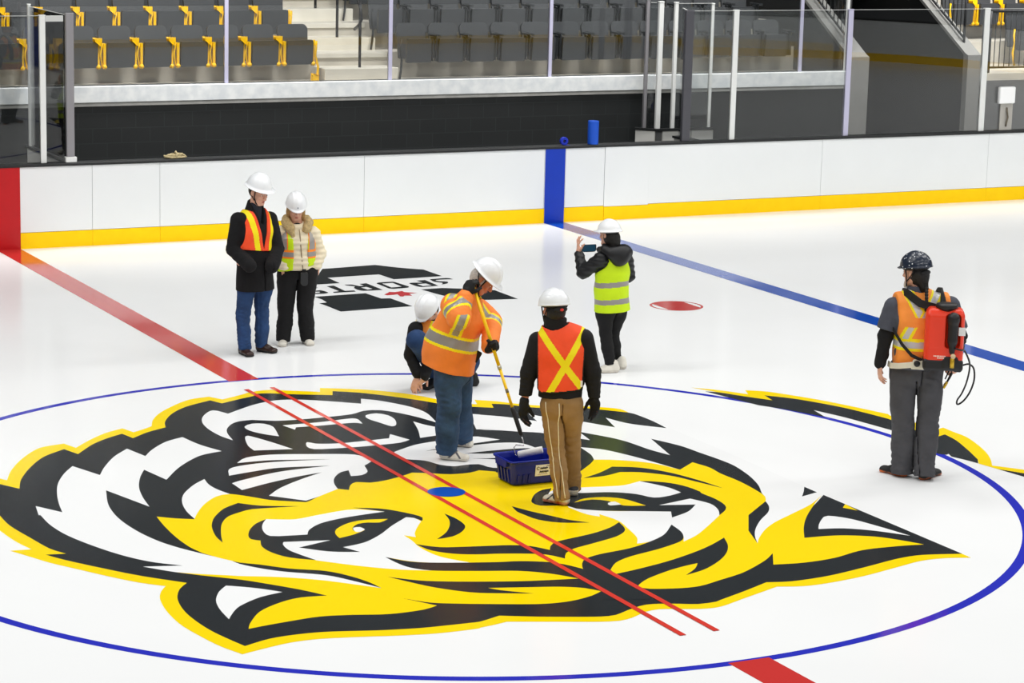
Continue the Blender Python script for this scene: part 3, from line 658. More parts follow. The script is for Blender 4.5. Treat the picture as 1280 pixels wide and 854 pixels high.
# block right of the passage
for row, (yy, zz, x0, n) in {1: (15.95, 1.73, 18.05, 3), 2: (16.80, 2.10, 17.35, 4)}.items():
    for k in range(n):
        o = put_seat('y', x0 + 0.53 * k, yy, zz, 'folded grey seat with yellow arms behind the black railing, %s in the %s row' % (ORD[k], RN[row]),
                     'folded seats with yellow arms right of the passage')
        if k == 0:
            ends.append((o, 'passage'))
for o, where in ends:
    if where == 'aisle':
        # the aisle arm has a single post and no pad
        for ch in kids(o):
            if ch.name.startswith('arm'):
                for g in kids(ch):
                    if g.name.startswith('arm_pad') or (g.name.startswith(('arm_post', 'hinge')) and g.data.vertices[0].co.x > 0.05):
                        bpy.data.objects.remove(g)
        end_stand(o, ARM_Y)
    elif where == 'dark':
        MB().tube([(-0.26, -0.06, 0.60), (-0.285, -0.08, 0.46), (-0.265, -0.09, 0.30), (-0.28, -0.10, 0.14), (-0.31, -0.12, 0.01)], 0.017, 8).build('end_leg', ARM_K, o, smooth=True)
    else:
        MB().tube([(-0.235, -0.06, 0.60), (-0.262, -0.08, 0.50), (-0.245, -0.09, 0.38), (-0.285, -0.10, 0.22), (-0.25, -0.12, 0.01)], 0.018, 8).build('end_leg', ARM_Y, o, smooth=True)
for o in (seat_y, seat_k):
    for ch in kids(o):
        for g in kids(ch):
            bpy.data.objects.remove(g)
        bpy.data.objects.remove(ch)
    bpy.data.objects.remove(o)

# ------------------------------------------------------------------ handrails
b = MB()


def handrail(name, label, runs, r=0.02, posts=()):
    o = empty(name, posts[0][0] if posts else runs[0][0])
    L = Vector(o.location)
    for p in runs:
        MB().tube([Vector(q) - L for q in p], r, 8).build('top_rail', RAIL, o, smooth=True)
    for p in posts:
        MB().tube([Vector(q) - L for q in p], r, 8).build('post', RAIL, o, smooth=True)
    return tag(o, label, 'handrail')


handrail('aisle_handrail', 'dark tubular handrail in the middle of the concrete aisle steps',
         [[(6.10, 17.35, 3.45), (6.10, 16.35, 3.02), (6.10, 16.12, 2.90), (6.10, 15.99, 2.72), (6.10, 15.95, 2.58), (6.10, 16.03, 2.50), (6.10, 16.2, 2.42)]],
         0.022, [[(6.10, 16.0, 1.885), (6.10, 16.0, 2.84)], [(6.10, 16.86, 2.255), (6.10, 16.86, 3.24)], [(6.10, 17.71, 2.62), (6.10, 17.71, 3.60)]])


def bar_railing(name, label, p0, p1, h, n, base=0.0):
    """railing between two foot points with n upright bars"""
    o = empty(name, p0)
    d = Vector(p1) - Vector(p0)
    up = Vector((0, 0, h))
    for z in (0.09, 1.0):
        MB().tube([up * z, d + up * z], 0.018 if z < 1 else 0.022, 8).build('rail_bar', RAIL, o, smooth=True)
    m = MB()
    for k in range(n + 1):
        q = d * (k / n)
        if k in (0, n):
            MB().tube([q, q + up], 0.022, 8).build('post', RAIL, o, smooth=True)
        else:
            MB().tube([q + up * 0.09, q + up], 0.008, 6).build('upright_bar', RAIL, o, smooth=True)
    return tag(o, label, 'railing')


bar_railing('steel_railing', 'black upright-bar railing in front of the yellow-armed seats behind the glass', (16.48, 14.80, 1.73), (19.3, 14.80, 1.73), 0.98, 28)
bar_railing('steel_railing', 'black sloping bar railing on the parapet right of the dark passage', (16.12, 15.0, 2.19), (16.12, 17.2, 3.54), 0.95, 20)
bar_railing('steel_railing', 'black sloping bar railing on the parapet left of the dark passage', (13.92, 15.0, 2.19), (13.92, 17.2, 3.54), 0.95, 20)
for x in (13.92, 16.12):
    for yy, zz in ((15.0, 2.19), (17.2, 3.54)):
        pass

# ------------------------------------------------------------------ glass and its posts
GLASS = glass_mat('acrylic_sheet', (0.93, 0.94, 0.94, 1))
POST = mat('post_white', rgb(226, 228, 226), 0.35, vary=0.03)
POSTG = mat('post_grey', rgb(150, 148, 152), 0.35, metal=0.35)
POSTL = mat('post_lilac', rgb(186, 184, 208), 0.2)
POSTD = mat('post_dark', rgb(84, 84, 90), 0.35, metal=0.3)
PTOP = mat('cap_strip', rgb(196, 198, 196), 0.4)
CT = BH + 0.038
GT = 2.885
gy = W + 0.075


def pane(label, x0, x1, y0, y1, z0, z1, strip=None, cut=None):
    """one sheet of acrylic between two plan points"""
    d = Vector((x1 - x0, y1 - y0, 0))
    o = empty('glass_screen', (x0, y0, z0), math.atan2(d.y, d.x))
    L = d.length
    MB().box(0, L, -0.006, 0.006, 0, z1 - z0).build('glass_sheet', GLASS, o)
    if strip:
        MB().box(0.0, L, -0.012, 0.012, z1 - z0 - strip, z1 - z0 + 0.004).build('top_strip', PTOP, o, bevel=0.003)
    else:
        MB().box(0.0, L, -0.0075, 0.0075, z1 - z0, z1 - z0 + 0.006).build('edge_trim', PTOP, o)
    return tag(o, label, 'glass panel')


def post(label, x, y, z0, z1, w, d, m, foot=0.0, rz=0.0):
    o = empty('glass_post', (x, y, z0), rz)
    MB().box(-w / 2, w / 2, -d / 2, d / 2, 0, z1 - z0).build('upright', m, o, bevel=0.006)
    MB().box(-w / 2 - 0.004, w / 2 + 0.004, -d / 2 - 0.004, d / 2 + 0.004, z1 - z0 + 0.001, z1 - z0 + 0.015).build('end_cap', m, o, bevel=0.004)
    if foot:
        MB().box(-w / 2 - 0.022, w / 2 + 0.022, -d / 2 - 0.02, d / 2 + 0.02, 0, foot).build('foot', POST, o, bevel=0.008)
    return tag(o, label, 'post')


yp = W + 0.05
# left of the benches
post('white glass post on the boards beside the red line', 0.47, yp, CT, GT, 0.075, 0.05, POST)
post('grey end post of the glass with a white foot, left end of the open benches', 0.815, yp, CT, GT + 0.02, 0.10, 0.06, POSTG, 0.07)
post('slim white post at the rear corner of the left end glass', 0.80, 14.56, CT, GT + 0.02, 0.04, 0.04, POST)
pane('glass panel on the boards above the red line', -2.0, 0.43, yp, yp, CT, GT)
pane('narrow glass panel with a white top strip beside the white post', 0.512, 0.738, yp, yp, CT, GT - 0.0, 0.07)
pane('glass end panel running back from the boards, left end of the benches', 0.81, 0.80, yp + 0.06, 14.53, CT + 0.02, GT)
# low white partition below it
b = MB().box(0.775, 0.845, W + 0.17, 14.62, -0.02, 1.04)
b.use(1).box(0.76, 0.86, W + 0.17, 14.66, 1.041, CT + 0.005)
struct(b.build('wall_bench_end', [mat('partition_white', rgb(214, 214, 210), 0.5, vary=0.04), CAP]), 'white partition at the left end of the benches')

# right: scorers' corner and the glazed boards
post('dark grey end post of the boards glass, right end of the open benches', 9.735, yp, CT, GT, 0.13, 0.06, POSTD)
post('white glass post on the boards, first right of the benches', 10.50, yp, CT, GT, 0.085, 0.05, POST)
post('pale lilac glass post on the boards, second right of the benches', 12.44, yp, CT, GT, 0.085, 0.05, POSTL)
post('wide white glass post on the boards near the passage', 14.88, yp, CT, GT, 0.10, 0.05, POST)
pane('narrow glass panel on the boards beside the dark end post', 9.808, 10.452, yp, yp, CT, GT)
pane('glass panel on the boards in front of the middle seats', 10.545, 12.395, yp, yp, CT, GT)
pane('wide glass panel on the boards in front of the dark passage', 12.485, 14.828, yp, yp, CT, GT)
pane('glass panel on the boards in front of the railing and white box', 14.932, 17.4, yp, yp, CT, GT)
pane('short glass return running back from the dark end post', 9.74, 9.99, yp + 0.04, 13.44, CT, GT)
b = MB().box(9.93, 10.03, W + 0.17, 13.46, -0.02, 1.03)
b.use(1).box(9.91, 10.05, W + 0.17, 13.48, 1.031, CT)
struct(b.build('wall_box_return', [MATS['partition_white'], CAP]), 'low partition beside the benches')

b = MB().use(0)
b.box(10.225, 10.70, 14.29, 14.36, -0.02, 1.03)
b.box(10.72, 11.09, 14.29, 14.36, -0.02, 1.03)
b.prism([(9.915, 14.56), (9.955, 14.60), (10.13, 14.33), (10.09, 14.29)], (-0.02, 1.03), 'z')
b.use(2).box(10.115, 10.215, 14.31, 14.35, -0.02, 1.03)
b.use(1).box(10.10, 11.10, 14.275, 14.375, 1.031, CT)
b.use(1).prism([(9.89, 14.56), (9.95, 14.62), (10.16, 14.33), (10.10, 14.27)], (1.031, CT), 'z')
struct(b.build('wall_box', [MATS['partition_white'], CAP, STEEL]), 'low white partitions behind the scorers corner')
post('slim grey post, left of three on the white partition', 10.005, 14.47, CT, 2.93, 0.05, 0.05, POSTG)
post('white post, middle of three on the white partition', 10.145, 14.325, CT, 2.91, 0.075, 0.05, POST)
post('slim white post, right of three on the white partition', 10.40, 14.325, CT, 2.90, 0.055, 0.05, POST)
post('slim white post at the right end of the white partition', 11.02, 14.325, CT, 2.88, 0.045, 0.05, POST)
pane('glass panel on the white partition beside the scorers corner', 10.43, 10.995, 14.325, 14.325, CT, 2.89)
pane('small glass panel between two close posts on the white partition', 10.036, 10.100, 14.435, 14.375, CT, 2.90)

# glass on the ledge of the stand
for i, (x, lab) in enumerate(((3.60, 'left of the aisle'), (6.04, 'at the aisle'), (8.575, 'in front of the middle seats'), (12.89, 'near the right end of the middle seats'))):
    post('clear glass post on the white ledge %s' % lab, x, 14.79, 1.816, 3.9, 0.055, 0.05, POSTL)
xs = [-2.0, 3.60, 6.04, 8.575, 12.89, 13.70]
labs = ['in front of the yellow-armed seats', 'in front of the last yellow-armed seats', 'in front of the steps and first black-armed seats',
        'in front of the middle black-armed seats', 'at the right end beside the parapet']
for (a, c), lab in zip(zip(xs[:-1], xs[1:]), labs):
    pane('tall glass panel on the white ledge %s' % lab, a + 0.03, c - 0.03, 14.79, 14.79, 1.816, 3.88)
post('slim white post at the right end of the ledge glass', 13.73, 14.79, 1.82, 3.9, 0.05, 0.05, POST)

# ------------------------------------------------------------------ small things on the boards
BLUE_R = mat('roller_blue', rgb(10, 80, 196), 0.6, vary=0.08)
BLUE_T = mat('tape_blue', rgb(6, 40, 178), 0.45)
o = empty('paint_roller_sleeve', (8.265, W + 0.06, CT))
MB().lathe([(0.030, 0.0), (0.072, 0.0), (0.076, 0.006), (0.076, 0.318), (0.071, 0.325), (0.030, 0.325)], 32).build('sleeve', BLUE_R, o, smooth=False)
tag(o, 'blue paint roller sleeve standing upright on the black board cap', 'paint roller')
o = empty('tape_roll', (7.805, W + 0.05, CT + 0.057))
M = Matrix.Rotation(PI / 2, 4, 'X') @ Matrix.Translation((0, 0, -0.025))
prof = [(0.024, 0.0), (0.052, 0.0), (0.057, 0.005), (0.057, 0.045), (0.052, 0.05), (0.024, 0.05), (0.024, 0.0)]
mb = MB()
n = 32
for r, z in prof:
    for k in range(n):
        mb.v.append(tuple(M @ Vector((r * math.cos(2 * PI * k / n), r * math.sin(2 * PI * k / n), z))))
for i in range(len(prof) - 1):
    for k in range(n):
        mb.f.append((i * n + k, i * n + (k + 1) % n, (i + 1) * n + (k + 1) % n, (i + 1) * n + k))
        mb.mi.append(0)
mb.build('tape', BLUE_T, o)
MB().tube([(0.0, -0.004, -0.055), (0.035, -0.03, -0.054), (0.06, -0.055, -0.056)], 0.006, 6).build('loose_end', BLUE_T, o)
tag(o, 'small roll of blue tape on the board cap above the blue line', 'tape')

# a bundle of straw coloured rope
ROPE = mat('rope_straw', rgb(206, 190, 146), 0.9, vary=0.35, vscale=60, bump=0.4, bscale=200)
rnd = random.Random(3)
o = empty('rope_bundle', (2.19, W + 0.065, CT))
pts = []
for k in range(90):
    t = k / 89 * 5 * 2 * PI
    rr_ = 1 + 0.22 * math.sin(t * 0.37 + 1)
    pts.append((0.115 * rr_ * math.cos(t) + 0.01 * rnd.uniform(-1, 1), 0.05 * rr_ * math.sin(t), 0.012 + 0.055 * (k / 89) * (0.5 + 0.5 * math.cos(t * 0.5)) + 0.008 * rnd.random()))
MB().tube(pts, 0.011, 7).build('rope_coil', ROPE, o, smooth=True)
MB().tube([(-0.10, -0.02, 0.012), (-0.13, -0.03, 0.03), (-0.155, -0.02, 0.045)], 0.010, 7).build('loose_end', ROPE, o, smooth=True)
MB().tube([(0.09, 0.0, 0.06), (0.125, -0.02, 0.04), (0.15, -0.03, 0.014)], 0.010, 7).build('loose_end', ROPE, o, smooth=True)
MB().tube([(0.0, -0.06, 0.01), (0.01, -0.055, 0.07), (0.015, 0.0, 0.088), (0.02, 0.055, 0.06)], 0.012, 7).build('binding', ROPE, o, smooth=True)
tag(o, 'small bundle of straw coloured rope lying on the black board cap', 'rope')

# white box on the rink side of the glass with a grey latch plate under it
o = empty('white_control_box', (15.30, 12.822, 1.066))
MB().box(-0.145, 0.145, -0.075, -0.001, 0.405, 0.660).build('box_body', mat('box_white', rgb(246, 247, 247), 0.4), o, bevel=0.02)
MB().box(-0.085, 0.145, -0.022, -0.001, 0.0, 0.402).build('latch_plate', mat('plate_grey', rgb(176, 173, 166), 0.45, metal=0.1), o, bevel=0.006)
MB().tube([(0.03, -0.026, 0.34), (0.022, -0.048, 0.28), (0.035, -0.055, 0.2), (0.022, -0.048, 0.12), (0.03, -0.026, 0.06)], 0.014, 8).build('handle', mat('chrome', rgb(120, 112, 98), 0.3, metal=0.8), o, smooth=True)
tag(o, 'white box above a grey latch plate on the glass at the right edge', 'box')
# joints of the seven people in metres, each in its own frame: x to the observer's right, y away, z up
YAW = 0.47041
BASE = {}
J = {}
BASE['coat'] = (0.596, 5.724, 0.0)
J['coat'] = {'head': (0.003, -0.03, 1.629), 'chin': (0.029, -0.08, 1.524), 'neck': (-0.039, -0.0, 1.479), 'shL': (-0.207, -0.13, 1.381), 'shR': (0.124, 0.13, 1.368), 'elL': (-0.236, -0.15, 1.07), 'haL': (-0.05, -0.25, 0.938), 'elR': (0.19, 0.05, 1.057), 'haR': (0.163, -0.15, 0.919), 'hipL': (-0.102, -0.05, 0.774), 'hipR': (0.053, 0.07, 0.758), 'knL': (-0.136, -0.1, 0.417), 'knR': (0.035, 0.03, 0.397), 'heL': (-0.134, -0.098, 0.0), 'toL': (-0.028, -0.266, 0.0), 'heR': (-0.008, 0.081, 0.0), 'toR': (0.213, -0.034, 0.0), 'chest': (-0.038, 0.0, 1.229), 'waist': (-0.029, -0.0, 0.971), 'hem': (-0.027, -0.0, 0.646)}
BASE['cream'] = (1.120, 6.018, 0.0)
J['cream'] = {'head': (0.0, -0.03, 1.405), 'chin': (0.014, -0.08, 1.29), 'neck': (0.007, 0.0, 1.245), 'shL': (-0.147, 0.0, 1.151), 'shR': (0.174, 0.05, 1.143), 'elL': (-0.179, 0.0, 0.927), 'haL': (-0.103, -0.1, 0.789), 'elR': (0.232, 0.07, 0.943), 'haR': (0.206, 0.0, 0.78), 'hipL': (-0.079, 0.0, 0.748), 'hipR': (0.115, 0.02, 0.749), 'knL': (-0.098, -0.03, 0.371), 'knR': (0.096, 0.0, 0.37), 'heL': (-0.114, -0.015, 0.0), 'toL': (-0.118, -0.225, 0.0), 'heR': (0.11, 0.057, 0.0), 'toR': (0.179, -0.125, 0.0), 'chest': (0.008, 0.0, 1.064), 'waist': (0.009, -0.0, 0.899), 'hem': (0.01, -0.0, 0.783)}
BASE['phone'] = (3.509, 3.747, 0.0)
J['phone'] = {'head': (-0.012, 0.0, 1.353), 'chin': (-0.054, 0.06, 1.263), 'neck': (0.017, 0.0, 1.211), 'shL': (-0.087, -0.1, 1.153), 'shR': (0.173, 0.1, 1.119), 'elL': (-0.252, -0.02, 0.977), 'wrL': (-0.293, 0.12, 1.136), 'haL': (-0.318, 0.15, 1.211), 'elR': (0.205, 0.16, 0.926), 'wrR': (0.043, 0.32, 0.976), 'hipL': (-0.031, -0.04, 0.675), 'hipR': (0.115, 0.05, 0.662), 'knL': (-0.013, -0.04, 0.379), 'knR': (0.064, 0.1, 0.345), 'heL': (0.068, -0.088, 0.0), 'toL': (-0.075, -0.125, 0.0), 'heR': (0.125, 0.171, 0.0), 'toR': (0.065, 0.282, 0.0), 'chest': (0.039, 0.0, 0.989), 'waist': (0.029, 0.0, 0.813), 'hem': (0.044, 0.0, 0.605)}
BASE['kneel'] = (1.465, 3.513, 0.0)
J['kneel'] = {'head': (-0.004, -0.05, 0.771), 'neck': (0.048, 0.02, 0.644), 'shL': (-0.12, -0.08, 0.598), 'shR': (0.121, 0.12, 0.596), 'elL': (-0.164, -0.02, 0.34), 'wrL': (-0.096, -0.12, 0.162), 'haL': (-0.109, -0.14, 0.074), 'elR': (0.017, 0.0, 0.325), 'wrR': (-0.026, -0.18, 0.154), 'haR': (-0.109, -0.1, 0.011), 'hipL': (0.184, 0.0, 0.283), 'hipR': (0.239, 0.2, 0.259), 'knL': (-0.104, -0.26, 0.534), 'knR': (0.384, 0.22, 0.243), 'heL': (0.089, 0.263, 0.0), 'toL': (-0.038, -0.004, 0.0), 'heR': (0.358, 0.222, 0.0), 'toR': (0.23, 0.171, 0.0), 'chest': (0.035, 0.03, 0.535), 'waist': (0.157, 0.08, 0.358)}
BASE['painter'] = (0.567, 1.022, 0.0)
J['painter'] = {'head': (0.202, -0.02, 1.526), 'neck': (0.105, -0.0, 1.392), 'shL': (-0.041, -0.2, 1.35), 'shR': (0.165, 0.15, 1.278), 'elL': (0.011, -0.36, 1.254), 'wrL': (0.07, -0.24, 1.427), 'haL': (0.099, -0.18, 1.524), 'elR': (0.276, 0.12, 1.137), 'wrR': (0.259, -0.02, 1.088), 'haR': (0.261, -0.06, 1.028), 'hipL': (-0.067, -0.07, 0.797), 'hipR': (0.009, 0.09, 0.766), 'knL': (-0.06, -0.09, 0.433), 'knR': (0.027, 0.22, 0.386), 'heL': (-0.126, -0.069, 0.0), 'toL': (0.131, -0.127, 0.0), 'heR': (0.03, 0.406, 0.0), 'toR': (0.148, 0.374, 0.0), 'chest': (0.03, -0.0, 1.18), 'waist': (-0.053, -0.0, 0.961), 'hem': (-0.082, -0.0, 0.755), 'p0': (0.106, -0.2, 1.541), 'p1': (0.54, -0.1, 0.259)}
BASE['khaki'] = (0.725, -0.614, 0.0)
J['khaki'] = {'head': (-0.112, -0.0, 1.535), 'chin': (-0.121, 0.07, 1.452), 'neck': (-0.096, -0.0, 1.422), 'shL': (-0.236, 0.02, 1.3), 'shR': (0.142, -0.02, 1.337), 'elL': (-0.291, 0.02, 1.019), 'wrL': (-0.322, -0.0, 0.779), 'haL': (-0.326, -0.02, 0.694), 'elR': (0.206, -0.02, 1.059), 'wrR': (0.225, -0.02, 0.855), 'haR': (0.234, -0.03, 0.775), 'hipL': (-0.103, 0.02, 0.768), 'hipR': (0.04, -0.02, 0.787), 'knL': (-0.062, -0.0, 0.407), 'knR': (0.065, 0.12, 0.426), 'heL': (0.024, -0.096, 0.0), 'toL': (-0.132, 0.012, 0.0), 'heR': (0.092, 0.183, 0.0), 'toR': (0.071, 0.434, 0.0), 'chest': (-0.041, 0.0, 1.208), 'waist': (-0.04, -0.0, 0.985), 'hem': (-0.043, -0.0, 0.838)}
BASE['sprayer'] = (3.851, -0.893, 0.0)
J['sprayer'] = {'head': (-0.049, 0.0, 1.71), 'chin': (-0.071, 0.08, 1.615), 'neck': (-0.028, 0.0, 1.583), 'shL': (-0.2, 0.03, 1.433), 'shR': (0.243, -0.03, 1.462), 'elL': (-0.26, 0.02, 1.172), 'wrL': (-0.297, 0.0, 0.953), 'haL': (-0.302, -0.02, 0.869), 'elR': (0.34, -0.02, 1.195), 'wrR': (0.326, 0.02, 0.985), 'haR': (0.31, 0.02, 0.91), 'hipL': (-0.092, 0.02, 0.886), 'hipR': (0.119, -0.02, 0.9), 'knL': (-0.077, 0.0, 0.436), 'knR': (0.118, -0.02, 0.446), 'heL': (-0.033, -0.084, 0.0), 'toL': (-0.234, 0.14, 0.0), 'heR': (0.065, -0.182, 0.0), 'toR': (0.253, 0.08, 0.0), 'chest': (0.013, 0.0, 1.317), 'waist': (0.021, 0.0, 1.048)}
# ------------------------------------------------------------------ sculpting: smooth solids turned into one skin
V3 = lambda *a: np.array(a, float)


def nrm(v):
    v = np.asarray(v, float)
    return v / max(np.linalg.norm(v), 1e-9)


def mixp(a, b, t):
    return np.asarray(a, float) * (1 - t) + np.asarray(b, float) * t


def cone(a, b, ra, rb):
    """tapering limb piece with round ends"""
    a, b = np.asarray(a, float), np.asarray(b, float)
    ab = b - a
    L2 = max(ab @ ab, 1e-12)

    def d(P):
        q = P - a
        t = np.clip(q @ ab / L2, 0, 1)
        return np.linalg.norm(q - t[:, None] * ab, axis=1) - (ra + (rb - ra) * t)
    return d


def ball(c, r):
    c = np.asarray(c, float)
    return lambda P: np.linalg.norm(P - c, axis=1) - r


def ell(c, rad, F=None):
    """ellipsoid, F rows are its axes"""
    c = np.asarray(c, float)
    r = np.asarray(rad, float)
    F = np.eye(3) if F is None else np.asarray(F, float)

    def d(P):
        q = (P - c) @ F.T
        k0 = np.linalg.norm(q / r, axis=1)
        k1 = np.linalg.norm(q / (r * r), axis=1)
        return np.where(k0 < 1e-6, -r.min(), k0 * (k0 - 1) / np.maximum(k1, 1e-6))
    return d


def econe(a, b, wa, da, wb, db, s):
    """limb or trunk piece with an oval section, s points across it"""
    a, b = np.asarray(a, float), np.asarray(b, float)
    ab = b - a
    L = np.linalg.norm(ab)
    ax = ab / L
    s = nrm(np.asarray(s, float) - ax * (np.asarray(s, float) @ ax))
    f = np.cross(ax, s)

    def d(P):
        q = P - a
        t = np.clip(q @ ax / L, 0, 1)
        q = q - t[:, None] * ab
        w = wa + (wb - wa) * t
        e = da + (db - da) * t
        m = np.minimum(w, e)
        us, uf, ua = q @ s, q @ f, q @ ax
        k0 = np.sqrt((us / w) ** 2 + (uf / e) ** 2 + (ua / m) ** 2)
        k1 = np.sqrt((us / w**2) ** 2 + (uf / e**2) ** 2 + (ua / m**2) ** 2)
        return np.where(k0 < 1e-6, -m, k0 * (k0 - 1) / np.maximum(k1, 1e-6))
    return d


def rbox(c, h, F, r):
    c, h, F = np.asarray(c, float), np.asarray(h, float) - r, np.asarray(F, float)

    def d(P):
        q = np.abs((P - c) @ F.T) - h
        return np.linalg.norm(np.maximum(q, 0), axis=1) + np.minimum(q.max(axis=1), 0) - r
    return d


def plane(p, n):
    p, n = np.asarray(p, float), nrm(n)
    return lambda P: (P - p) @ n


class Solid:
    """ordered list of unions, cuts and ripples"""

    def __init__(self):
        self.ops = []

    def u(self, d, k=0.02):
        self.ops.append(('u', d, k))
        return self

    def cut(self, d, k=0.004):
        self.ops.append(('s', d, k))
        return self

    def keep(self, d, k=0.004):
        self.ops.append(('i', d, k))
        return self

    def ripple(self, fn):
        self.ops.append(('d', fn, 0))
        return self

    def ev(self, P, ops=None):
        v = None
        for o, d, k in (ops if ops is not None else self.ops):
            if o == 'd':
                v = v + d(P)
                continue
            b = d(P)
            if v is None:
                v = b
            elif o == 'u':
                h = np.clip(0.5 + 0.5 * (v - b) / k, 0, 1)
                v = v * (1 - h) + b * h - k * h * (1 - h)
            else:
                if o == 's':
                    b = -b
                h = np.clip(0.5 - 0.5 * (v - b) / k, 0, 1)
                v = v * (1 - h) + b * h + k * h * (1 - h)
        return v

    def skin(self, lo, hi, vox):
        lo, hi = np.asarray(lo, float), np.asarray(hi, float)
        B = 8
        nb = np.maximum(1, np.ceil((hi - lo) / (vox * B)).astype(int))
        n = nb * B + 1
        Fd = np.full(n, 1.0, np.float32)
        g = np.stack(np.meshgrid(*[np.arange(m) for m in nb], indexing='ij'), -1).reshape(-1, 3)
        cen = lo + (g + 0.5) * B * vox
        R = B * vox * 0.87 + vox
        us = [i for i, o in enumerate(self.ops) if o[0] == 'u']
        D = np.stack([self.ops[i][1](cen) for i in us], 1)
        full = self.ev(cen)
        loc = np.stack(np.meshgrid(*[np.arange(B + 1)] * 3, indexing='ij'), -1).reshape(-1, 3)
        act = np.abs(full) < R * 1.9 + 0.012
        # also refine where any single piece is near
        act |= (np.abs(D.min(1)) < R * 1.3)
        for ib in range(len(g)):
            i0 = g[ib] * B
            sl = tuple(slice(i0[a], i0[a] + B + 1) for a in range(3))
            if not act[ib]:
                if full[ib] < 0:
                    Fd[sl] = -1.0
                continue
        for ib in np.nonzero(act)[0]:
            i0 = g[ib] * B
            sl = tuple(slice(i0[a], i0[a] + B + 1) for a in range(3))
            dm = D[ib].min()
            near = {us[j] for j in range(len(us)) if D[ib, j] < dm + 2.2 * R + 0.06}
            ops = [o for i, o in enumerate(self.ops) if o[0] != 'u' or i in near]
            while ops and ops[0][0] != 'u':
                ops = ops[1:]
            P = lo + (loc + i0) * vox
            Fd[sl] = self.ev(P, ops).reshape(B + 1, B + 1, B + 1)
        Fd[0], Fd[-1] = 1, 1
        Fd[:, 0], Fd[:, -1] = 1, 1
        Fd[:, :, 0], Fd[:, :, -1] = 1, 1
        return surface(Fd, lo, vox)


def surface(Fd, lo, vox):
    """naive surface nets"""
    S = Fd < 0
    c = [(i, j, k) for i in (0, 1) for j in (0, 1) for k in (0, 1)]
    n = np.array(Fd.shape)
    sub = lambda A, i, j, k: A[i:n[0] - 1 + i, j:n[1] - 1 + j, k:n[2] - 1 + k]
    cnt = sum(sub(S, *q).astype(np.int8) for q in c)
    mix = (cnt > 0) & (cnt < 8)
    idx = np.full(mix.shape, -1, np.int64)
    cells = np.argwhere(mix)
    idx[mix] = np.arange(len(cells))
    val = {q: sub(Fd, *q)[mix] for q in c}
    acc = np.zeros((len(cells), 3))
    num = np.zeros(len(cells))
    for a in c:
        for b in c:
            if sum(b) - sum(a) == 1 and all(y >= x for x, y in zip(a, b)):
                va, vb = val[a], val[b]
                m = (va < 0) != (vb < 0)
                t = np.where(m, va / np.where(m, va - vb, 1), 0)
                p = np.array(a, float)[None] + t[:, None] * (np.array(b, float) - np.array(a, float))[None]
                acc[m] += p[m]
                num[m] += 1
    V = lo + (cells + acc / num[:, None]) * vox
    quads = []
    for ax in range(3):
        o1, o2 = [(1, 2), (2, 0), (0, 1)][ax]
        A = np.take(S, range(0, n[ax] - 1), axis=ax)
        Bq = np.take(S, range(1, n[ax]), axis=ax)
        e = np.argwhere(A != Bq)
        ok = (e[:, o1] > 0) & (e[:, o2] > 0) & (e[:, o1] < n[o1] - 1) & (e[:, o2] < n[o2] - 1)
        e = e[ok]
        flip = A[tuple(e.T)]
        q = []
        for d1, d2 in ((0, 0), (-1, 0), (-1, -1), (0, -1)):
            w = e.copy()
            w[:, o1] += d1
            w[:, o2] += d2
            q.append(idx[tuple(w.T)])
        q = np.stack(q, 1)
        q[flip] = q[flip][:, ::-1]
        quads.append(q[:, ::-1])
    return V, np.concatenate(quads)


def relax(V, Q, it=1, lam=0.5):
    n = len(V)
    E = np.concatenate([Q[:, [0, 1]], Q[:, [1, 2]], Q[:, [2, 3]], Q[:, [3, 0]]])
    E = np.concatenate([E, E[:, ::-1]])
    deg = np.bincount(E[:, 0], minlength=n)[:, None]
    for k in range(it):
        for s in (lam, -lam * 1.03):
            A = np.stack([np.bincount(E[:, 0], weights=V[E[:, 1], a], minlength=n) for a in range(3)], 1) / np.maximum(deg, 1)
            V = V + s * (A - V)
    return V


def sculpt(name, solid, lo, hi, vox, mats, parent=None, paint=None, it=2, loc=None):
    V, Q = solid.skin(lo, hi, vox)
    if not len(V):
        print('EMPTY', name)
        V, Q = np.zeros((4, 3)), np.array([[0, 1, 2, 3]])
    if it:
        V = relax(V, Q, it)
    me = bpy.data.meshes.new(name)
    me.vertices.add(len(V))
    me.vertices.foreach_set('co', V.astype(np.float32).ravel())
    me.loops.add(len(Q) * 4)
    me.loops.foreach_set('vertex_index', Q.astype(np.int32).ravel())
    me.polygons.add(len(Q))
    me.polygons.foreach_set('loop_start', np.arange(0, len(Q) * 4, 4, dtype=np.int32))
    me.polygons.foreach_set('loop_total', np.full(len(Q), 4, np.int32))
    me.polygons.foreach_set('use_smooth', np.ones(len(Q), bool))
    for m in (mats if isinstance(mats, (list, tuple)) else [mats]):
        me.materials.append(m)
    if paint is not None:
        me.polygons.foreach_set('material_index', np.asarray(paint(V[Q].mean(1)), np.int32))
    me.update(calc_edges=True)
    me.validate()
    o = bpy.data.objects.new(name, me)
    COL.objects.link(o)
    if parent is not None:
        o.parent = parent
    return o


def waves(seed, n, lo, hi, amp):
    """soft cloth folds: a handful of crossing waves"""
    r = np.random.RandomState(seed)
    D = r.normal(size=(n, 3))
    D /= np.linalg.norm(D, axis=1)[:, None]
    W_ = D * (r.uniform(lo, hi, n))[:, None]
    ph = r.uniform(0, 6.28, n)
    A = r.uniform(0.5, 1, n)
    A = amp * A / A.sum() * 1.7
    return lambda P: np.sin(P @ W_.T + ph) @ A


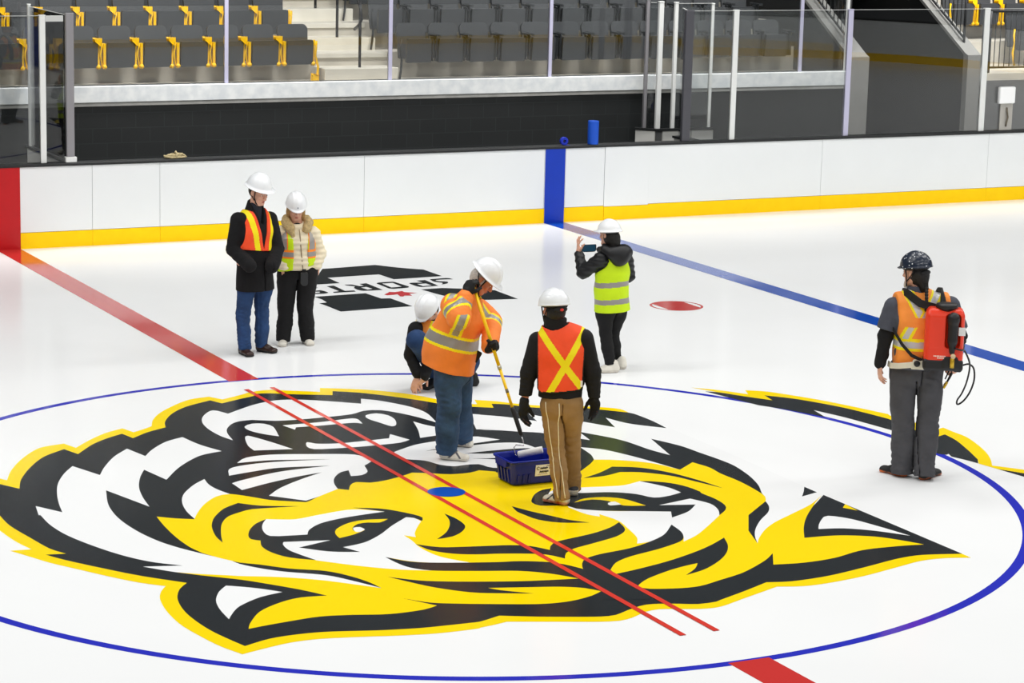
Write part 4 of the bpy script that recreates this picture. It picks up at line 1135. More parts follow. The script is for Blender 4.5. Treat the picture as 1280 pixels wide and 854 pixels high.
def folds(center, axis, radius, amp, freq, seed=0):
    """creases across a limb, strongest at a joint"""
    c, ax = np.asarray(center, float), nrm(axis)
    r = np.random.RandomState(seed + 101)
    n = 5
    D = ax + r.normal(size=(n, 3)) * 0.55
    D /= np.linalg.norm(D, axis=1)[:, None]
    K = D * (freq * r.uniform(0.35, 0.85, n))[:, None]
    ph = r.uniform(0, 6.28, n)
    M_ = r.normal(size=(2, 3)) * 14
    p2 = r.uniform(0, 6.28, 2)

    def d(P):
        q = P - c
        w = np.exp(-(q * q).sum(1) / radius**2)
        gate = 0.55 + 0.45 * np.sin(q @ M_[0] + p2[0]) * np.sin(q @ M_[1] + p2[1])
        v = np.sin(q @ K.T + ph)
        return -amp * 1.9 * w * gate * (np.abs(v).mean(1) - 0.55 + 0.35 * v[:, 0] * v[:, 1])
    return d


# ------------------------------------------------------------------ anatomy
def head_frame(face, tilt_up=(0, 0, 1)):
    """rows: person's left-right, front, up"""
    f = nrm(face)
    s = nrm(np.cross(f, tilt_up))
    return np.stack([s, f, np.cross(s, f)])


def head_solid(S, c, F, k=0.92, fem=False):
    c = np.asarray(c, float)
    p = lambda x, y, z: c + (np.array([x, y, z]) * k) @ F
    j = 0.9 if fem else 1.0
    S.u(ell(p(0, -0.012, 0.035), V3(0.077, 0.098, 0.100) * k, F), 0.02)
    S.u(ell(p(0, 0.028, -0.045), V3(0.058 * j, 0.066, 0.072) * k, F), 0.03)
    S.u(cone(p(-0.018, 0.068, -0.094), p(0.018, 0.068, -0.094), 0.021 * k * j, 0.021 * k * j), 0.02)
    for q in (-1, 1):
        S.u(cone(p(q * 0.054, -0.005, -0.055), p(q * 0.025, 0.062, -0.092), 0.020 * k * j, 0.018 * k * j), 0.025)   # jaw line
        S.u(ell(p(q * 0.043, 0.070, -0.018), V3(0.022, 0.016, 0.016) * k, F), 0.02)                                 # cheek
        S.cut(ball(p(q * 0.031, 0.102, 0.010), 0.017 * k), 0.012)                                                  # eye socket
    S.u(cone(p(-0.036, 0.082, 0.030), p(0.036, 0.082, 0.030), 0.011 * k, 0.011 * k), 0.014)                        # brow
    S.u(cone(p(0, 0.092, 0.018), p(0, 0.114, -0.026), 0.008 * k, 0.013 * k), 0.010)                                # nose
    for q in (-1, 1):
        S.u(ball(p(q * 0.012, 0.103, -0.030), 0.0085 * k), 0.008)
        S.u(ell(p(q * 0.031, 0.083, 0.009), V3(0.013, 0.010, 0.009) * k, F), 0.004)                                # eyelids
        S.u(ell(p(q * 0.079, -0.010, -0.004), V3(0.011, 0.021, 0.033) * k, F), 0.008)                              # ear
    S.u(ell(p(0, 0.091, -0.054), V3(0.024, 0.011, 0.006) * k, F), 0.006)                                           # lips
    S.u(ell(p(0, 0.090, -0.066), V3(0.021, 0.011, 0.007) * k, F), 0.006)
    S.cut(ell(p(0, 0.104, -0.060), V3(0.022, 0.010, 0.0022) * k, F), 0.004)
    return p


def face_parts(P, c, F, k, iris, lips=None, brow=None):
    """eyes, brows and mouth of a face that shows"""
    p = lambda x, y, z: np.asarray(c, float) + (np.array([x, y, z]) * k) @ F
    white = mat('eye_white', rgb(232, 228, 222), 0.3)
    for q in (-1, 1):
        S = Solid().u(ell(p(q * 0.031, 0.0845, 0.009), V3(0.0125, 0.0105, 0.0065) * k, F))
        pc = p(q * 0.031, 0.094, 0.009)
        e = sculpt('eye', S, pc - 0.03, pc + 0.03, 0.0022, [white, mat(iris[0], iris[1], 0.2)], P,
                   paint=lambda X, pc=pc: (np.linalg.norm((X - pc) - ((X - pc) @ F[1])[:, None] * F[1], axis=1) < 0.0062 * k).astype(int))
        if brow is not None:
            S = Solid().u(cone(p(q * 0.014, 0.0955, 0.030), p(q * 0.030, 0.094, 0.036), 0.004 * k, 0.0045 * k), 0.004)
            S.u(cone(p(q * 0.030, 0.094, 0.036), p(q * 0.047, 0.082, 0.030), 0.0045 * k, 0.003 * k), 0.004)
            cc = p(q * 0.03, 0.09, 0.033)
            sculpt('eyebrow', S, cc - 0.04, cc + 0.04, 0.003, brow, P)
    if lips is not None:
        S = Solid().u(ell(p(0, 0.0935, -0.054), V3(0.021, 0.0105, 0.0048) * k, F)).u(ell(p(0, 0.0925, -0.0665), V3(0.019, 0.0105, 0.0055) * k, F), 0.002)
        cc = p(0, 0.093, -0.06)
        sculpt('lips', S, cc - 0.035, cc + 0.035, 0.0025, lips, P)


def hand_solid(S, w, d, n, thumb=1, curl=(25, 30, 20), sz=1.0, fat=1.0, spread=6, thumb_curl=0.25, only=None):
    """palm, four unequal bent fingers and a thumb off the side of the palm.
    w wrist, d finger direction, n the way the palm faces, thumb = +1 or -1 along d x n"""
    w, d, n = np.asarray(w, float), nrm(d), np.asarray(n, float)
    n = nrm(n - d * (n @ d))
    t = np.cross(d, n) * thumb
    pl = 0.092 * sz
    F = np.stack([t, n, d])
    S.u(cone(w - d * 0.02 * sz, w + d * 0.02 * sz, 0.026 * sz * fat, 0.027 * sz * fat), 0.015)
    S.u(ell(w + d * pl * 0.55, V3(0.041 * fat, 0.0165 * fat, 0.056) * sz, F), 0.012)
    S.u(ell(w + d * pl * 0.40 + t * 0.020 * sz + n * 0.008 * sz, V3(0.020, 0.015, 0.032) * sz * fat, F), 0.012)
    segs = [(0.94, 0.031, 0), (1.02, 0.0105, 1), (0.98, -0.010, 2), (0.90, -0.029, 3)]
    LN = [(0.041, 0.025, 0.019), (0.046, 0.029, 0.020), (0.042, 0.027, 0.019), (0.033, 0.020, 0.017)]
    for (al, off, i), L in zip(segs, LN):
        if isinstance(curl, dict):
            c1, c2, c3 = curl[i]
        else:
            c1, c2, c3 = [x * (1 + 0.08 * i) for x in curl]
        a = w + d * pl * al + t * off * sz
        sp = math.radians(spread) * (1.5 - i) * 0.66
        dd = nrm(d * math.cos(sp) + t * math.sin(sp))
        ang = 0.0
        r0 = [0.0098, 0.0102, 0.0096, 0.0085][i] * sz * fat
        for j, (ln, cc) in enumerate(zip(L, (c1, c2, c3))):
            ang += math.radians(cc)
            v = dd * math.cos(ang) + n * math.sin(ang)
            b = a + v * ln * sz
            S.u(cone(a, b, r0 * (1 - 0.09 * j), r0 * (0.93 - 0.10 * j)), 0.006 if j else 0.010)
            a = b
    a = w + d * pl * 0.22 + t * 0.026 * sz + n * 0.006 * sz
    v = nrm(d * 0.72 + t * 0.68 + n * (0.15 + thumb_curl))
    b = a + v * 0.042 * sz
    S.u(cone(a, b, 0.0145 * sz * fat, 0.0118 * sz * fat), 0.012)
    v2 = nrm(d * 0.86 + t * (0.42 - thumb_curl * 0.7) + n * (0.15 + thumb_curl * 1.3))
    c2 = b + v2 * 0.031 * sz
    S.u(cone(b, c2, 0.0112 * sz * fat, 0.0104 * sz * fat), 0.006)
    S.u(cone(c2, c2 + nrm(v2 + n * thumb_curl * 0.6) * 0.022 * sz, 0.0104 * sz * fat, 0.0088 * sz * fat), 0.006)
    return F


def limb(S, pts, rad, k=0.03):
    for i in range(len(pts) - 1):
        S.u(cone(pts[i], pts[i + 1], rad[i], rad[i + 1]), k)


def trunk(S, secs, k=0.04):
    """secs: (centre, half width, half depth, across)"""
    for a, b in zip(secs[:-1], secs[1:]):
        S.u(econe(a[0], b[0], a[1], a[2], b[1], b[2], nrm(np.asarray(a[3]) + np.asarray(b[3]))), k)


def grow(secs, e, ed=None):
    return [(c, w + e, d + (e if ed is None else ed), s) for c, w, d, s in secs]


def ankle(j, side):
    he, to = np.array(j['he' + side]), np.array(j['to' + side])
    return he + (to - he) * 0.20 + V3(0, 0, 0.085)


def make_body(name, j, th, skinm, face, up=(0, 0, 1), k=0.92, fem=False, hands=(), vox=0.0065, slim=1.0, mid=None):
    """one continuous figure from the joints; th = way the chest faces (0 = towards the observer)"""
    J_ = {a: np.array(b, float) for a, b in j.items()}
    s = V3(math.cos(th), math.sin(th), 0)
    S = Solid()
    pel = (J_['hipL'] + J_['hipR']) / 2
    che = J_['chest']
    neck = J_['neck']
    wst = J_['waist'] if 'waist' in J_ else mixp(pel, che, 0.4)
    q = slim
    S.u(econe(pel + (wst - pel) * 0.25, wst, 0.125 * q, 0.080 * q, 0.120 * q, 0.080 * q, s), 0.03)
    S.u(econe(wst, che, 0.125 * q, 0.085 * q, 0.145 * q, 0.095 * q, s), 0.03)
    shm = (J_['shL'] + J_['shR']) / 2
    S.u(econe(che, mixp(shm, neck, 0.2), 0.145 * q, 0.095 * q, 0.13 * q, 0.07 * q, s), 0.03)
    F = head_frame(face, up)
    S.u(cone(mixp(shm, neck, 0.4), J_['head'] - F[2] * 0.05 - F[1] * 0.015, 0.056, 0.052), 0.03)
    for a in 'LR':
        sh, el = J_['sh' + a], J_['el' + a]
        wr = J_['wr' + a] if 'wr' + a in J_ else mixp(J_['ha' + a], el, 0.28)
        S.u(cone(mixp(sh, shm, 0.45), mixp(sh, shm, 0.12), 0.048 * q, 0.044 * q), 0.03)
        S.u(cone(mixp(sh, shm, 0.12), el, 0.044 * q, 0.036 * q), 0.02)
        S.u(cone(el, wr, 0.039 * q, 0.026 * q), 0.015)
        hp, kn, an = J_['hip' + a], J_['kn' + a], ankle(J_, a)
        if 'an' + a in J_:
            an = J_['an' + a]
        S.u(cone(hp + (hp - pel) * 0.12, kn, 0.056 * q, 0.044 * q), 0.02)
        S.u(cone(kn, mixp(kn, an, 0.35), 0.043 * q, 0.045 * q), 0.02)
        S.u(cone(mixp(kn, an, 0.35), an, 0.045 * q, 0.031 * q), 0.02)
        he, to = J_['he' + a], J_['to' + a]
        S.u(econe(he * 0.78 + to * 0.22 + V3(0, 0, 0.048), mixp(he, to, 0.66) + V3(0, 0, 0.034), 0.022, 0.022, 0.022, 0.012, np.cross(to - he, V3(0, 0, 1))), 0.02)
        S.u(cone(an, he * 0.75 + to * 0.25 + V3(0, 0, 0.05), 0.030, 0.024), 0.02)
    head_solid(S, J_['head'], F, k, fem)
    for h in hands:
        hand_solid(S, **h)
    allp = np.array(list(J_.values()))
    o = sculpt(name, S, allp.min(0) - 0.22, allp.max(0) + V3(0.22, 0.22, 0.26), vox, skinm, it=1)
    return o, F


def shoe(parent, he, to, upper, sole, name='shoe', w=0.046, h=0.085, soleh=0.022, boot=0.0, accent=None, toe_up=0.0, vox=0.0055):
    he, to = np.array(he, float), np.array(to, float)
    d = nrm(to - he)
    L = np.linalg.norm(to - he)
    if L < 0.25:           # keep an adult length
        he = to - d * 0.265
        L = 0.265
    s = np.cross(d, V3(0, 0, 1))
    Z = V3(0, 0, 1)
    S = Solid()
    S.u(econe(he + d * 0.035 + Z * 0.035, he + d * L * 0.42 + Z * 0.04, 0.034, 0.036, 0.040, 0.036, s), 0.02)
    S.u(econe(he + d * L * 0.42 + Z * 0.032, to - d * 0.05 + Z * (0.026 + toe_up), w * 0.92, 0.034, w, 0.028, s), 0.03)
    S.u(cone(he + d * 0.045 + Z * 0.05, he + d * 0.055 + Z * (h + boot), 0.036, 0.038), 0.03)
    S.u(cone(he + d * 0.06 + Z * h * 0.8, he + d * L * 0.55 + Z * 0.045, 0.032, 0.026), 0.03)
    # flat tread
    S.u(econe(he + d * 0.032 + Z * 0.010, he + d * L * 0.45 + Z * 0.010, 0.037, 0.012, 0.036, 0.012, s), 0.008)
    S.u(econe(he + d * L * 0.45 + Z * 0.010, to - d * 0.045 + Z * (0.010 + toe_up * 0.6), 0.036, 0.012, w * 1.03, 0.012, s), 0.008)
    S.keep(plane((0, 0, 0.001), (0, 0, -1)), 0.003)

    def paint(X):
        m = (X[:, 2] < soleh).astype(int)
        if accent is not None:
            q = X - he
            a, b = q @ d, X[:, 2]
            band = ((np.abs((a - 0.40 * L) - (b - 0.045) * 1.1) < 0.012) | (np.abs((a - 0.62 * L) + (b - 0.045) * 0.9) < 0.009)) & (b > soleh)
            heel = (a < 0.035) & (b > 0.05)
            m = np.where(band | heel, 2, m)
        return m
    lo = np.minimum(he, to) - V3(0.09, 0.09, 0)
    hi = np.maximum(he, to) + V3(0.09, 0.09, 0.16 + boot)
    lo[2] = -0.03
    o = sculpt(name, S, lo, hi, vox, [upper, sole] + ([accent] if accent else []), parent, paint, it=1)
    if accent is not None or True:
        lm = mat('lace_' + upper.name, tuple(min(1, c * 0.75) for c in upper.node_tree.nodes['Principled BSDF'].inputs['Base Color'].default_value[:3]) + (1,), 0.8)
        mb = MB()
        for q in range(4):
            t = 0.36 + 0.07 * q
            c = he + d * L * t + Z * (0.086 - 0.012 * q + (h - 0.085) * 0.5)
            mb.tube([c - s * 0.022 - Z * 0.010, c + Z * 0.004, c + s * 0.022 - Z * 0.010], 0.0035, 6)
        mb.build('laces', lm, o, smooth=True)
    return o


def hard_hat(parent, c, F, m, k=1.0, brim='cap', band=None, strap=None, name='hard_hat', off=0.055, tilt=0.0, ridge=True, paint=None, mats=None, tall=0.118, bw=0.147):
    """moulded helmet on a head: dome, ridges, brim or peak, suspension band and chin strap"""
    F = np.asarray(F, float)
    if tilt:
        ct, st = math.cos(tilt), math.sin(tilt)
        F = np.stack([F[0], F[1] * ct + F[2] * st, F[2] * ct - F[1] * st])
    p = lambda x, y, z: np.asarray(c, float) + (np.array([x, y, z]) * k) @ F
    S = Solid()
    S.u(ell(p(0, -0.012, off), V3(0.115, 0.136, tall) * k, F), 0.01)
    if ridge:
        S.u(ell(p(0, -0.012, off + 0.012), V3(0.020, 0.122, tall - 0.006) * k, F), 0.014)
        for q in (-1, 1):
            S.u(ell(p(q * 0.045, -0.012, off + 0.006), V3(0.012, 0.110, tall - 0.010) * k, F), 0.012)
    S.keep(plane(p(0, 0, off - 0.012), -F[2]), 0.004)
    if brim == 'full':
        S.u(ell(p(0, 0.004, off - 0.008), V3(bw, bw + 0.026, 0.012) * k, F), 0.018)
    else:
        S.u(ell(p(0, -0.012, off - 0.008), V3(0.121, 0.141, 0.010) * k, F), 0.010)
        S.u(ell(p(0, 0.072, off - 0.012), V3(0.078, 0.085, 0.010) * k, F), 0.014)
    S.cut(ell(p(0, -0.012, off - 0.022), V3(0.104, 0.124, 0.052) * k, F), 0.006)
    cc = p(0, 0, off)
    o = sculpt(name, S, cc - 0.24 * k, cc + 0.24 * k, 0.006, mats or m, parent, paint, it=1)
    bm = band or mat('hat_band', rgb(24, 24, 26), 0.6)
    Sb = Solid().u(ell(p(0, -0.010, off - 0.018), V3(0.094, 0.115, 0.026) * k, F), 0.01)
    Sb.cut(ell(p(0, -0.008, off - 0.03), V3(0.080, 0.100, 0.08) * k, F))
    sculpt('suspension_band', Sb, cc - 0.16 * k, cc + 0.16 * k, 0.006, bm, o)
    if strap is not None:
        mb = MB()
        for q in (-1, 1):
            mb.tube([p(q * 0.088, 0.03, off - 0.02), p(q * 0.080, 0.030, -0.03), p(q * 0.062, 0.048, -0.085), p(q * 0.03, 0.070, -0.118), p(0, 0.078, -0.124)], 0.006, 6)
            mb.tube([p(q * 0.090, -0.06, off - 0.02), p(q * 0.084, -0.01, -0.025), p(q * 0.074, 0.035, -0.065)], 0.005, 6)
        mb.build('chin_strap', strap, o, smooth=True)
    return o, p


def place(name, person):
    x, y, z = BASE[name]
    person.location = (x, y, 0.0045 if name in ('painter', 'khaki') else 0.0005)
    person.rotation_euler = (0, 0, -YAW)
# ------------------------------------------------------------------ people
SKIN = mat('skin_light', rgb(222, 170, 146), 0.5, vary=0.06, vscale=18)
SKIN_R = mat('skin_ruddy', rgb(205, 132, 106), 0.5, vary=0.10, vscale=18)
HAT_W = mat('hat_white', rgb(240, 243, 246), 0.28, coat=0.3)
BLACKCLOTH = mat('cloth_black', rgb(17, 17, 20), 0.85, vary=0.25, vscale=14, bump=0.55, bscale=22)
WOOL = mat('wool_black', rgb(15, 15, 18), 0.95, vary=0.3, vscale=20, bump=0.55, bscale=26)
PUFF = mat('puffer_black', rgb(15, 17, 21), 0.5, vary=0.2, vscale=12)
BLACKPANT = mat('pants_black', rgb(15, 15, 17), 0.85, vary=0.25, vscale=12, bump=0.55, bscale=22)
JEANS = mat('denim_blue', rgb(34, 66, 112), 0.85, vary=0.35, vscale=9, bump=0.55, bscale=26)
JEANS_D = mat('denim_worn', rgb(58, 88, 124), 0.85, vary=0.42, vscale=7, bump=0.55, bscale=26)
KHAKI = mat('cotton_khaki', rgb(158, 124, 80), 0.85, vary=0.14, vscale=9, bump=0.55, bscale=24)
CARGO = mat('cargo_grey', rgb(74, 74, 78), 0.8, vary=0.2, vscale=8, bump=0.55, bscale=20)
TEE = mat('tee_slate', rgb(74, 78, 90), 0.85, vary=0.16, vscale=10, bump=0.55, bscale=24)
CREAM = mat('jacket_cream', rgb(238, 226, 196), 0.7, vary=0.08, vscale=14, bump=0.15, bscale=60)
FUR = mat('hood_fur', rgb(206, 180, 128), 0.95, vary=0.3, vscale=50, bump=0.8, bscale=120)
OR_RED = mat('vest_red_orange', rgb(255, 82, 36), 0.7, vary=0.05, vscale=16, bump=0.55, bscale=20)
OR_PAINT = mat('jacket_orange', rgb(255, 140, 54), 0.65, vary=0.06, vscale=10, bump=0.55, bscale=16)
OR_SOFT = mat('vest_orange', rgb(255, 152, 60), 0.65, vary=0.07, vscale=12, bump=0.55, bscale=16)
LIME = mat('vest_lime', rgb(206, 240, 6), 0.65, vary=0.06, vscale=12, bump=0.55, bscale=16)
YEL = mat('tape_yellow', rgb(255, 234, 0), 0.6)
SILV = mat('tape_silver', rgb(158, 154, 150), 0.35, metal=0.25)
SILV_B = mat('tape_silver_bright', rgb(204, 204, 206), 0.35, metal=0.2)
EDGE = mat('vest_binding', rgb(30, 28, 28), 0.8)
GLOVE = mat('glove_black', rgb(16, 17, 20), 0.75, vary=0.25, vscale=30, bump=0.3, bscale=220)
STRAP = mat('strap_black', rgb(20, 20, 22), 0.7)
HAIR_K = mat('hair_black', rgb(22, 19, 18), 0.55, vary=0.3, vscale=40, bump=0.5, bscale=90)
HAIR_W = mat('hair_grey', rgb(206, 198, 188), 0.6, vary=0.25, vscale=50, bump=0.5, bscale=90)
HAIR_B = mat('hair_brown', rgb(58, 42, 32), 0.6, vary=0.3, vscale=40, bump=0.5, bscale=90)
HAIR_Y = mat('hair_blond', rgb(188, 152, 96), 0.6, vary=0.3, vscale=40, bump=0.5, bscale=90)
WHITE_SHOE = mat('shoe_white', rgb(232, 228, 216), 0.6, vary=0.08, vscale=20)
SOLE_W = mat('sole_white', rgb(214, 208, 196), 0.6, vary=0.12, vscale=20)
SOLE_K = mat('sole_black', rgb(26, 25, 25), 0.7)
BROWN_SHOE = mat('leather_brown', rgb(56, 36, 30), 0.35, vary=0.25, vscale=20)
BLACK_SHOE = mat('shoe_black', rgb(24, 24, 26), 0.6, vary=0.2, vscale=20)
IRIS = ('iris_brown', rgb(50, 34, 24))
LIPS = mat('lips', rgb(190, 112, 102), 0.45)


def arr(n):
    return {k: np.array(v, float) for k, v in J[n].items()}


def axes(deg):
    t = math.radians(deg)
    return t, V3(math.cos(t), math.sin(t), 0), V3(math.sin(t), -math.cos(t), 0)


def trousers(parent, j, s, m, top, rh=0.094, rt=0.088, rk=0.070, rm=0.064, hem=0.05, seed=1, name='trousers', paint=None, pelvis=(0.155, 0.112), deep=0.006, mats=None):
    pel = (j['hipL'] + j['hipR']) / 2
    S = Solid()
    S.u(econe(pel - V3(0, 0, 0.02), V3(pel[0], pel[1], top), pelvis[0], pelvis[1], pelvis[0] * 0.92, pelvis[1], s), 0.03)
    lo, hi = [], []
    for q, a in enumerate('LR'):
        hp, kn, an = j['hip' + a], j['kn' + a], ankle(j, a)
        hm = an + nrm(an - kn) * (0.085 - hem)
        S.u(cone(hp + V3(0, 0, 0.02), mixp(hp, kn, 0.35), rh, rt), 0.025)
        S.u(cone(mixp(hp, kn, 0.35), kn, rt, rk), 0.02)
        S.u(cone(kn, mixp(kn, hm, 0.45), rk, rk * 0.99), 0.02)
        S.u(cone(mixp(kn, hm, 0.45), hm, rk * 0.99, rm), 0.02)
        S.ripple(folds(kn, kn - hp, 0.16, deep, 2 * PI / 0.055, seed + q))
        S.ripple(folds(hm + V3(0, 0, 0.07), kn - hm, 0.13, deep * 1.3, 2 * PI / 0.048, seed + 3 + q))
        S.ripple(folds(hp, hp - kn, 0.16, deep * 0.8, 2 * PI / 0.07, seed + 6 + q))
    S.ripple(waves(seed, 7, 14, 40, deep * 0.8))
    legs = [(j['hip' + a] - V3(0, 0, 0.0), j['kn' + a], ankle(j, a)) for a in 'LR']

    def axis_d(P, L_):
        return np.minimum(cone(L_[0], L_[1], 0, 0)(P), cone(L_[1], L_[2], 0, 0)(P))
    zc = min(j['hipL'][2], j['hipR'][2]) - 0.06
    S.cut(lambda P: np.maximum(np.abs(axis_d(P, legs[0]) - axis_d(P, legs[1])) - 0.006, P[:, 2] - zc), 0.012)
    S.cut(lambda P: np.maximum(np.abs((P - pel) @ s) - 0.003, np.maximum(P[:, 2] - zc - 0.10, 0.06 - np.abs((P - pel) @ np.array([-s[1], s[0], 0])))), 0.016)
    S.keep(plane((0, 0, top), (0, 0, 1)), 0.006)
    for a in 'LR':
        an = ankle(j, a)
        kn = j['kn' + a]
        hm = an + nrm(an - kn) * (0.085 - hem)
        # hem of this leg only
        pl = plane(hm, hm - kn)
        ballm = ball(hm, 0.16)
        S.cut(lambda P, pl=pl, b=ballm: np.maximum(-pl(P), b(P)), 0.004)
    ps = np.array([j[k] for k in ('hipL', 'hipR', 'knL', 'knR', 'heL', 'heR', 'toL', 'toR')])
    l, h = ps.min(0) - 0.16, ps.max(0) + 0.16
    h[2] = top + 0.04
    l[2] = 0.0
    return sculpt(name, S, l, h, 0.0075, mats or m, parent, paint, it=1)


def sleeve(S, sh, el, wr, r, seed=0, amp=0.006, cuff=None, k=0.03):
    S.u(cone(sh, el, r[0], r[1]), k)
    S.u(cone(el, wr, r[1], r[2]), 0.02)
    S.ripple(folds(el, wr - sh, 0.12, amp, 2 * PI / 0.05, seed))
    S.ripple(folds(mixp(el, wr, 0.7), wr - el, 0.12, amp * 0.7, 2 * PI / 0.045, seed + 1))


def glove(parent, kw, m, cuff, name='glove'):
    S = Solid()
    kw = dict(kw)
    kw['fat'] = kw.get('fat', 1.0) * 1.20
    kw['sz'] = kw.get('sz', 1.0) * 1.04
    hand_solid(S, **kw)
    w = np.asarray(kw['w'], float)
    d = nrm(kw['d'])
    S.u(cone(w + d * 0.01, w - d * 0.03, 0.033, 0.036), 0.012)
    S.ripple(waves(5, 5, 60, 160, 0.0012))
    return sculpt(name, S, w - 0.26, w + 0.26, 0.0045, m, parent, it=1)


def band_paint(val, edges, base=0):
    """edges: list of (lo, hi, index)"""
    m = np.full(len(val), base)
    for lo, hi, i in edges:
        m = np.where((val >= lo) & (val < hi), i, m)
    return m


# ================================================================== man in the long black coat
def person_coat():
    n = 'coat'
    j = arr(n)
    th, s, f = axes(46)
    face = V3(0.78, -0.60, -0.36)
    hk = 0.98
    hands = [dict(w=mixp(j['ha' + a], j['el' + a], 0.22) - f * 0.03, d=V3(0, 0, -0.7) - f * 0.9 + s * q * 0.25, n=-f, thumb=t, curl=(30, 30, 20), sz=0.72) for a, t, q in (('L', -1, 1), ('R', 1, -1))]
    o, F = make_body('person', J[n], th, SKIN, face, k=hk, hands=hands)
    face_parts(o, j['head'], F, hk, IRIS, LIPS, HAIR_B)
    trousers(o, j, s, JEANS, 0.80, 0.094, 0.088, 0.070, 0.064, hem=0.055, seed=11, deep=0.010)
    shoe(o, j['heL'], j['toL'], BROWN_SHOE, SOLE_K, w=0.046)
    shoe(o, j['heR'], j['toR'], BROWN_SHOE, SOLE_K, w=0.046)
    shm = (j['shL'] + j['shR']) / 2
    secs = [(j['hem'] - V3(0, 0, 0.03), 0.212, 0.160, s), (j['waist'], 0.200, 0.140, s), (j['chest'], 0.205, 0.140, s), (shm + V3(0, 0, -0.02), 0.175, 0.120, s), (j['neck'] - V3(0, 0, 0.02), 0.085, 0.085, s)]
    S = Solid()
    trunk(S, secs)
    for a, q in (('L', 1), ('R', 2)):
        sleeve(S, mixp(j['sh' + a], shm, 0.12) - V3(0, 0, 0.02), j['el' + a], j['ha' + a] - f * 0.015 - V3(0, 0, 0.01), (0.078, 0.068, 0.072), q * 10, 0.007)
    S.ripple(waves(3, 8, 10, 30, 0.006))
    # front closing line and vent
    S.cut(lambda P: np.maximum(np.maximum(np.abs((P - j['waist']) @ s) - 0.004, -((P - j['waist']) @ f)), P[:, 2] - 0.95) + 0.0, 0.01)
    S.keep(plane(j['hem'], (0.0, 0, -1)), 0.006)
    S.u(cone(j['neck'] - V3(0, 0, 0.04), j['neck'] + V3(0.010, 0.01, 0.055), 0.092, 0.080), 0.02)
    S.keep(plane(j['neck'] + V3(0, 0, 0.05), (0.25, -0.25, 1)), 0.01)
    S.cut(cone(j['neck'] + V3(0.02, -0.02, 0.02), j['neck'] + V3(0.03, -0.03, 0.10), 0.058, 0.068), 0.01)
    # open neckline
    S.cut(lambda P: np.maximum(np.abs((P - j['neck']) @ s) - 0.012 - 0.30 * (P[:, 2] - 1.32), np.maximum(1.32 - P[:, 2], 0.05 - (P - j['neck']) @ f)), 0.01)
    sculpt('long_coat', S, (-0.42, -0.45, 0.6), (0.42, 0.40, 1.62), 0.0075, WOOL, o, it=1)
    # shirt at the neck
    S = Solid().u(cone(j['neck'] - V3(0, 0, 0.16), j['neck'] + V3(0.015, -0.015, 0.02), 0.085, 0.060), 0.02)
    sculpt('shirt', S, j['neck'] - 0.3, j['neck'] + 0.15, 0.008, mat('shirt_dark', rgb(34, 36, 46), 0.8), o, it=1)
    # vest
    S = Solid()
    trunk(S, grow(secs, 0.012))
    S.ripple(waves(9, 6, 10, 26, 0.005))
    S.keep(lambda P: 1.055 - P[:, 2] - 0.10 * ((P - j['waist']) @ s), 0.006)
    S.cut(lambda P: np.maximum(np.abs((P - j['neck']) @ s) - 0.006 - 0.20 * (P[:, 2] - 1.09), -((P - j['neck']) @ f)), 0.01)
    S.cut(cone(j['neck'] - V3(0, 0, 0.05), j['neck'] + V3(0, 0, 0.1), 0.105, 0.115), 0.01)
    for q in (-1, 1):
        S.cut(ell(shm + s * q * 0.235 - V3(0, 0, 0.12), (0.10, 0.10, 0.17)), 0.01)

    def paint(X):
        u = (X - j['waist']) @ s
        z = X[:, 2]
        c = 0.075 + (z - 1.05) * 0.17
        return np.where((np.abs(np.abs(u) - c) < 0.027), 1, 0)
    sculpt('safety_vest', S, (-0.36, -0.40, 0.98), (0.36, 0.36, 1.52), 0.006, [OR_RED, YEL], o, paint, it=1)
    hard_hat(o, j['head'], F, HAT_W, hk * 1.0, 'full', strap=STRAP, tilt=0.05, tall=0.140, off=0.066, bw=0.150)
    S = Solid().u(ell(j['head'] - F[1] * 0.025 + F[2] * 0.01, V3(0.081, 0.092, 0.085) * hk, F))
    S.keep(plane(j['head'] - F[1] * 0.005, F[1] - 0.3 * F[2]), 0.01)
    sculpt('hair', S, j['head'] - 0.16, j['head'] + 0.16, 0.006, HAIR_B, o, it=1)
    place(n, o)
    tag(o, 'tall man in long black coat, orange vest, white hard hat and jeans', 'person', 'people on the ice')


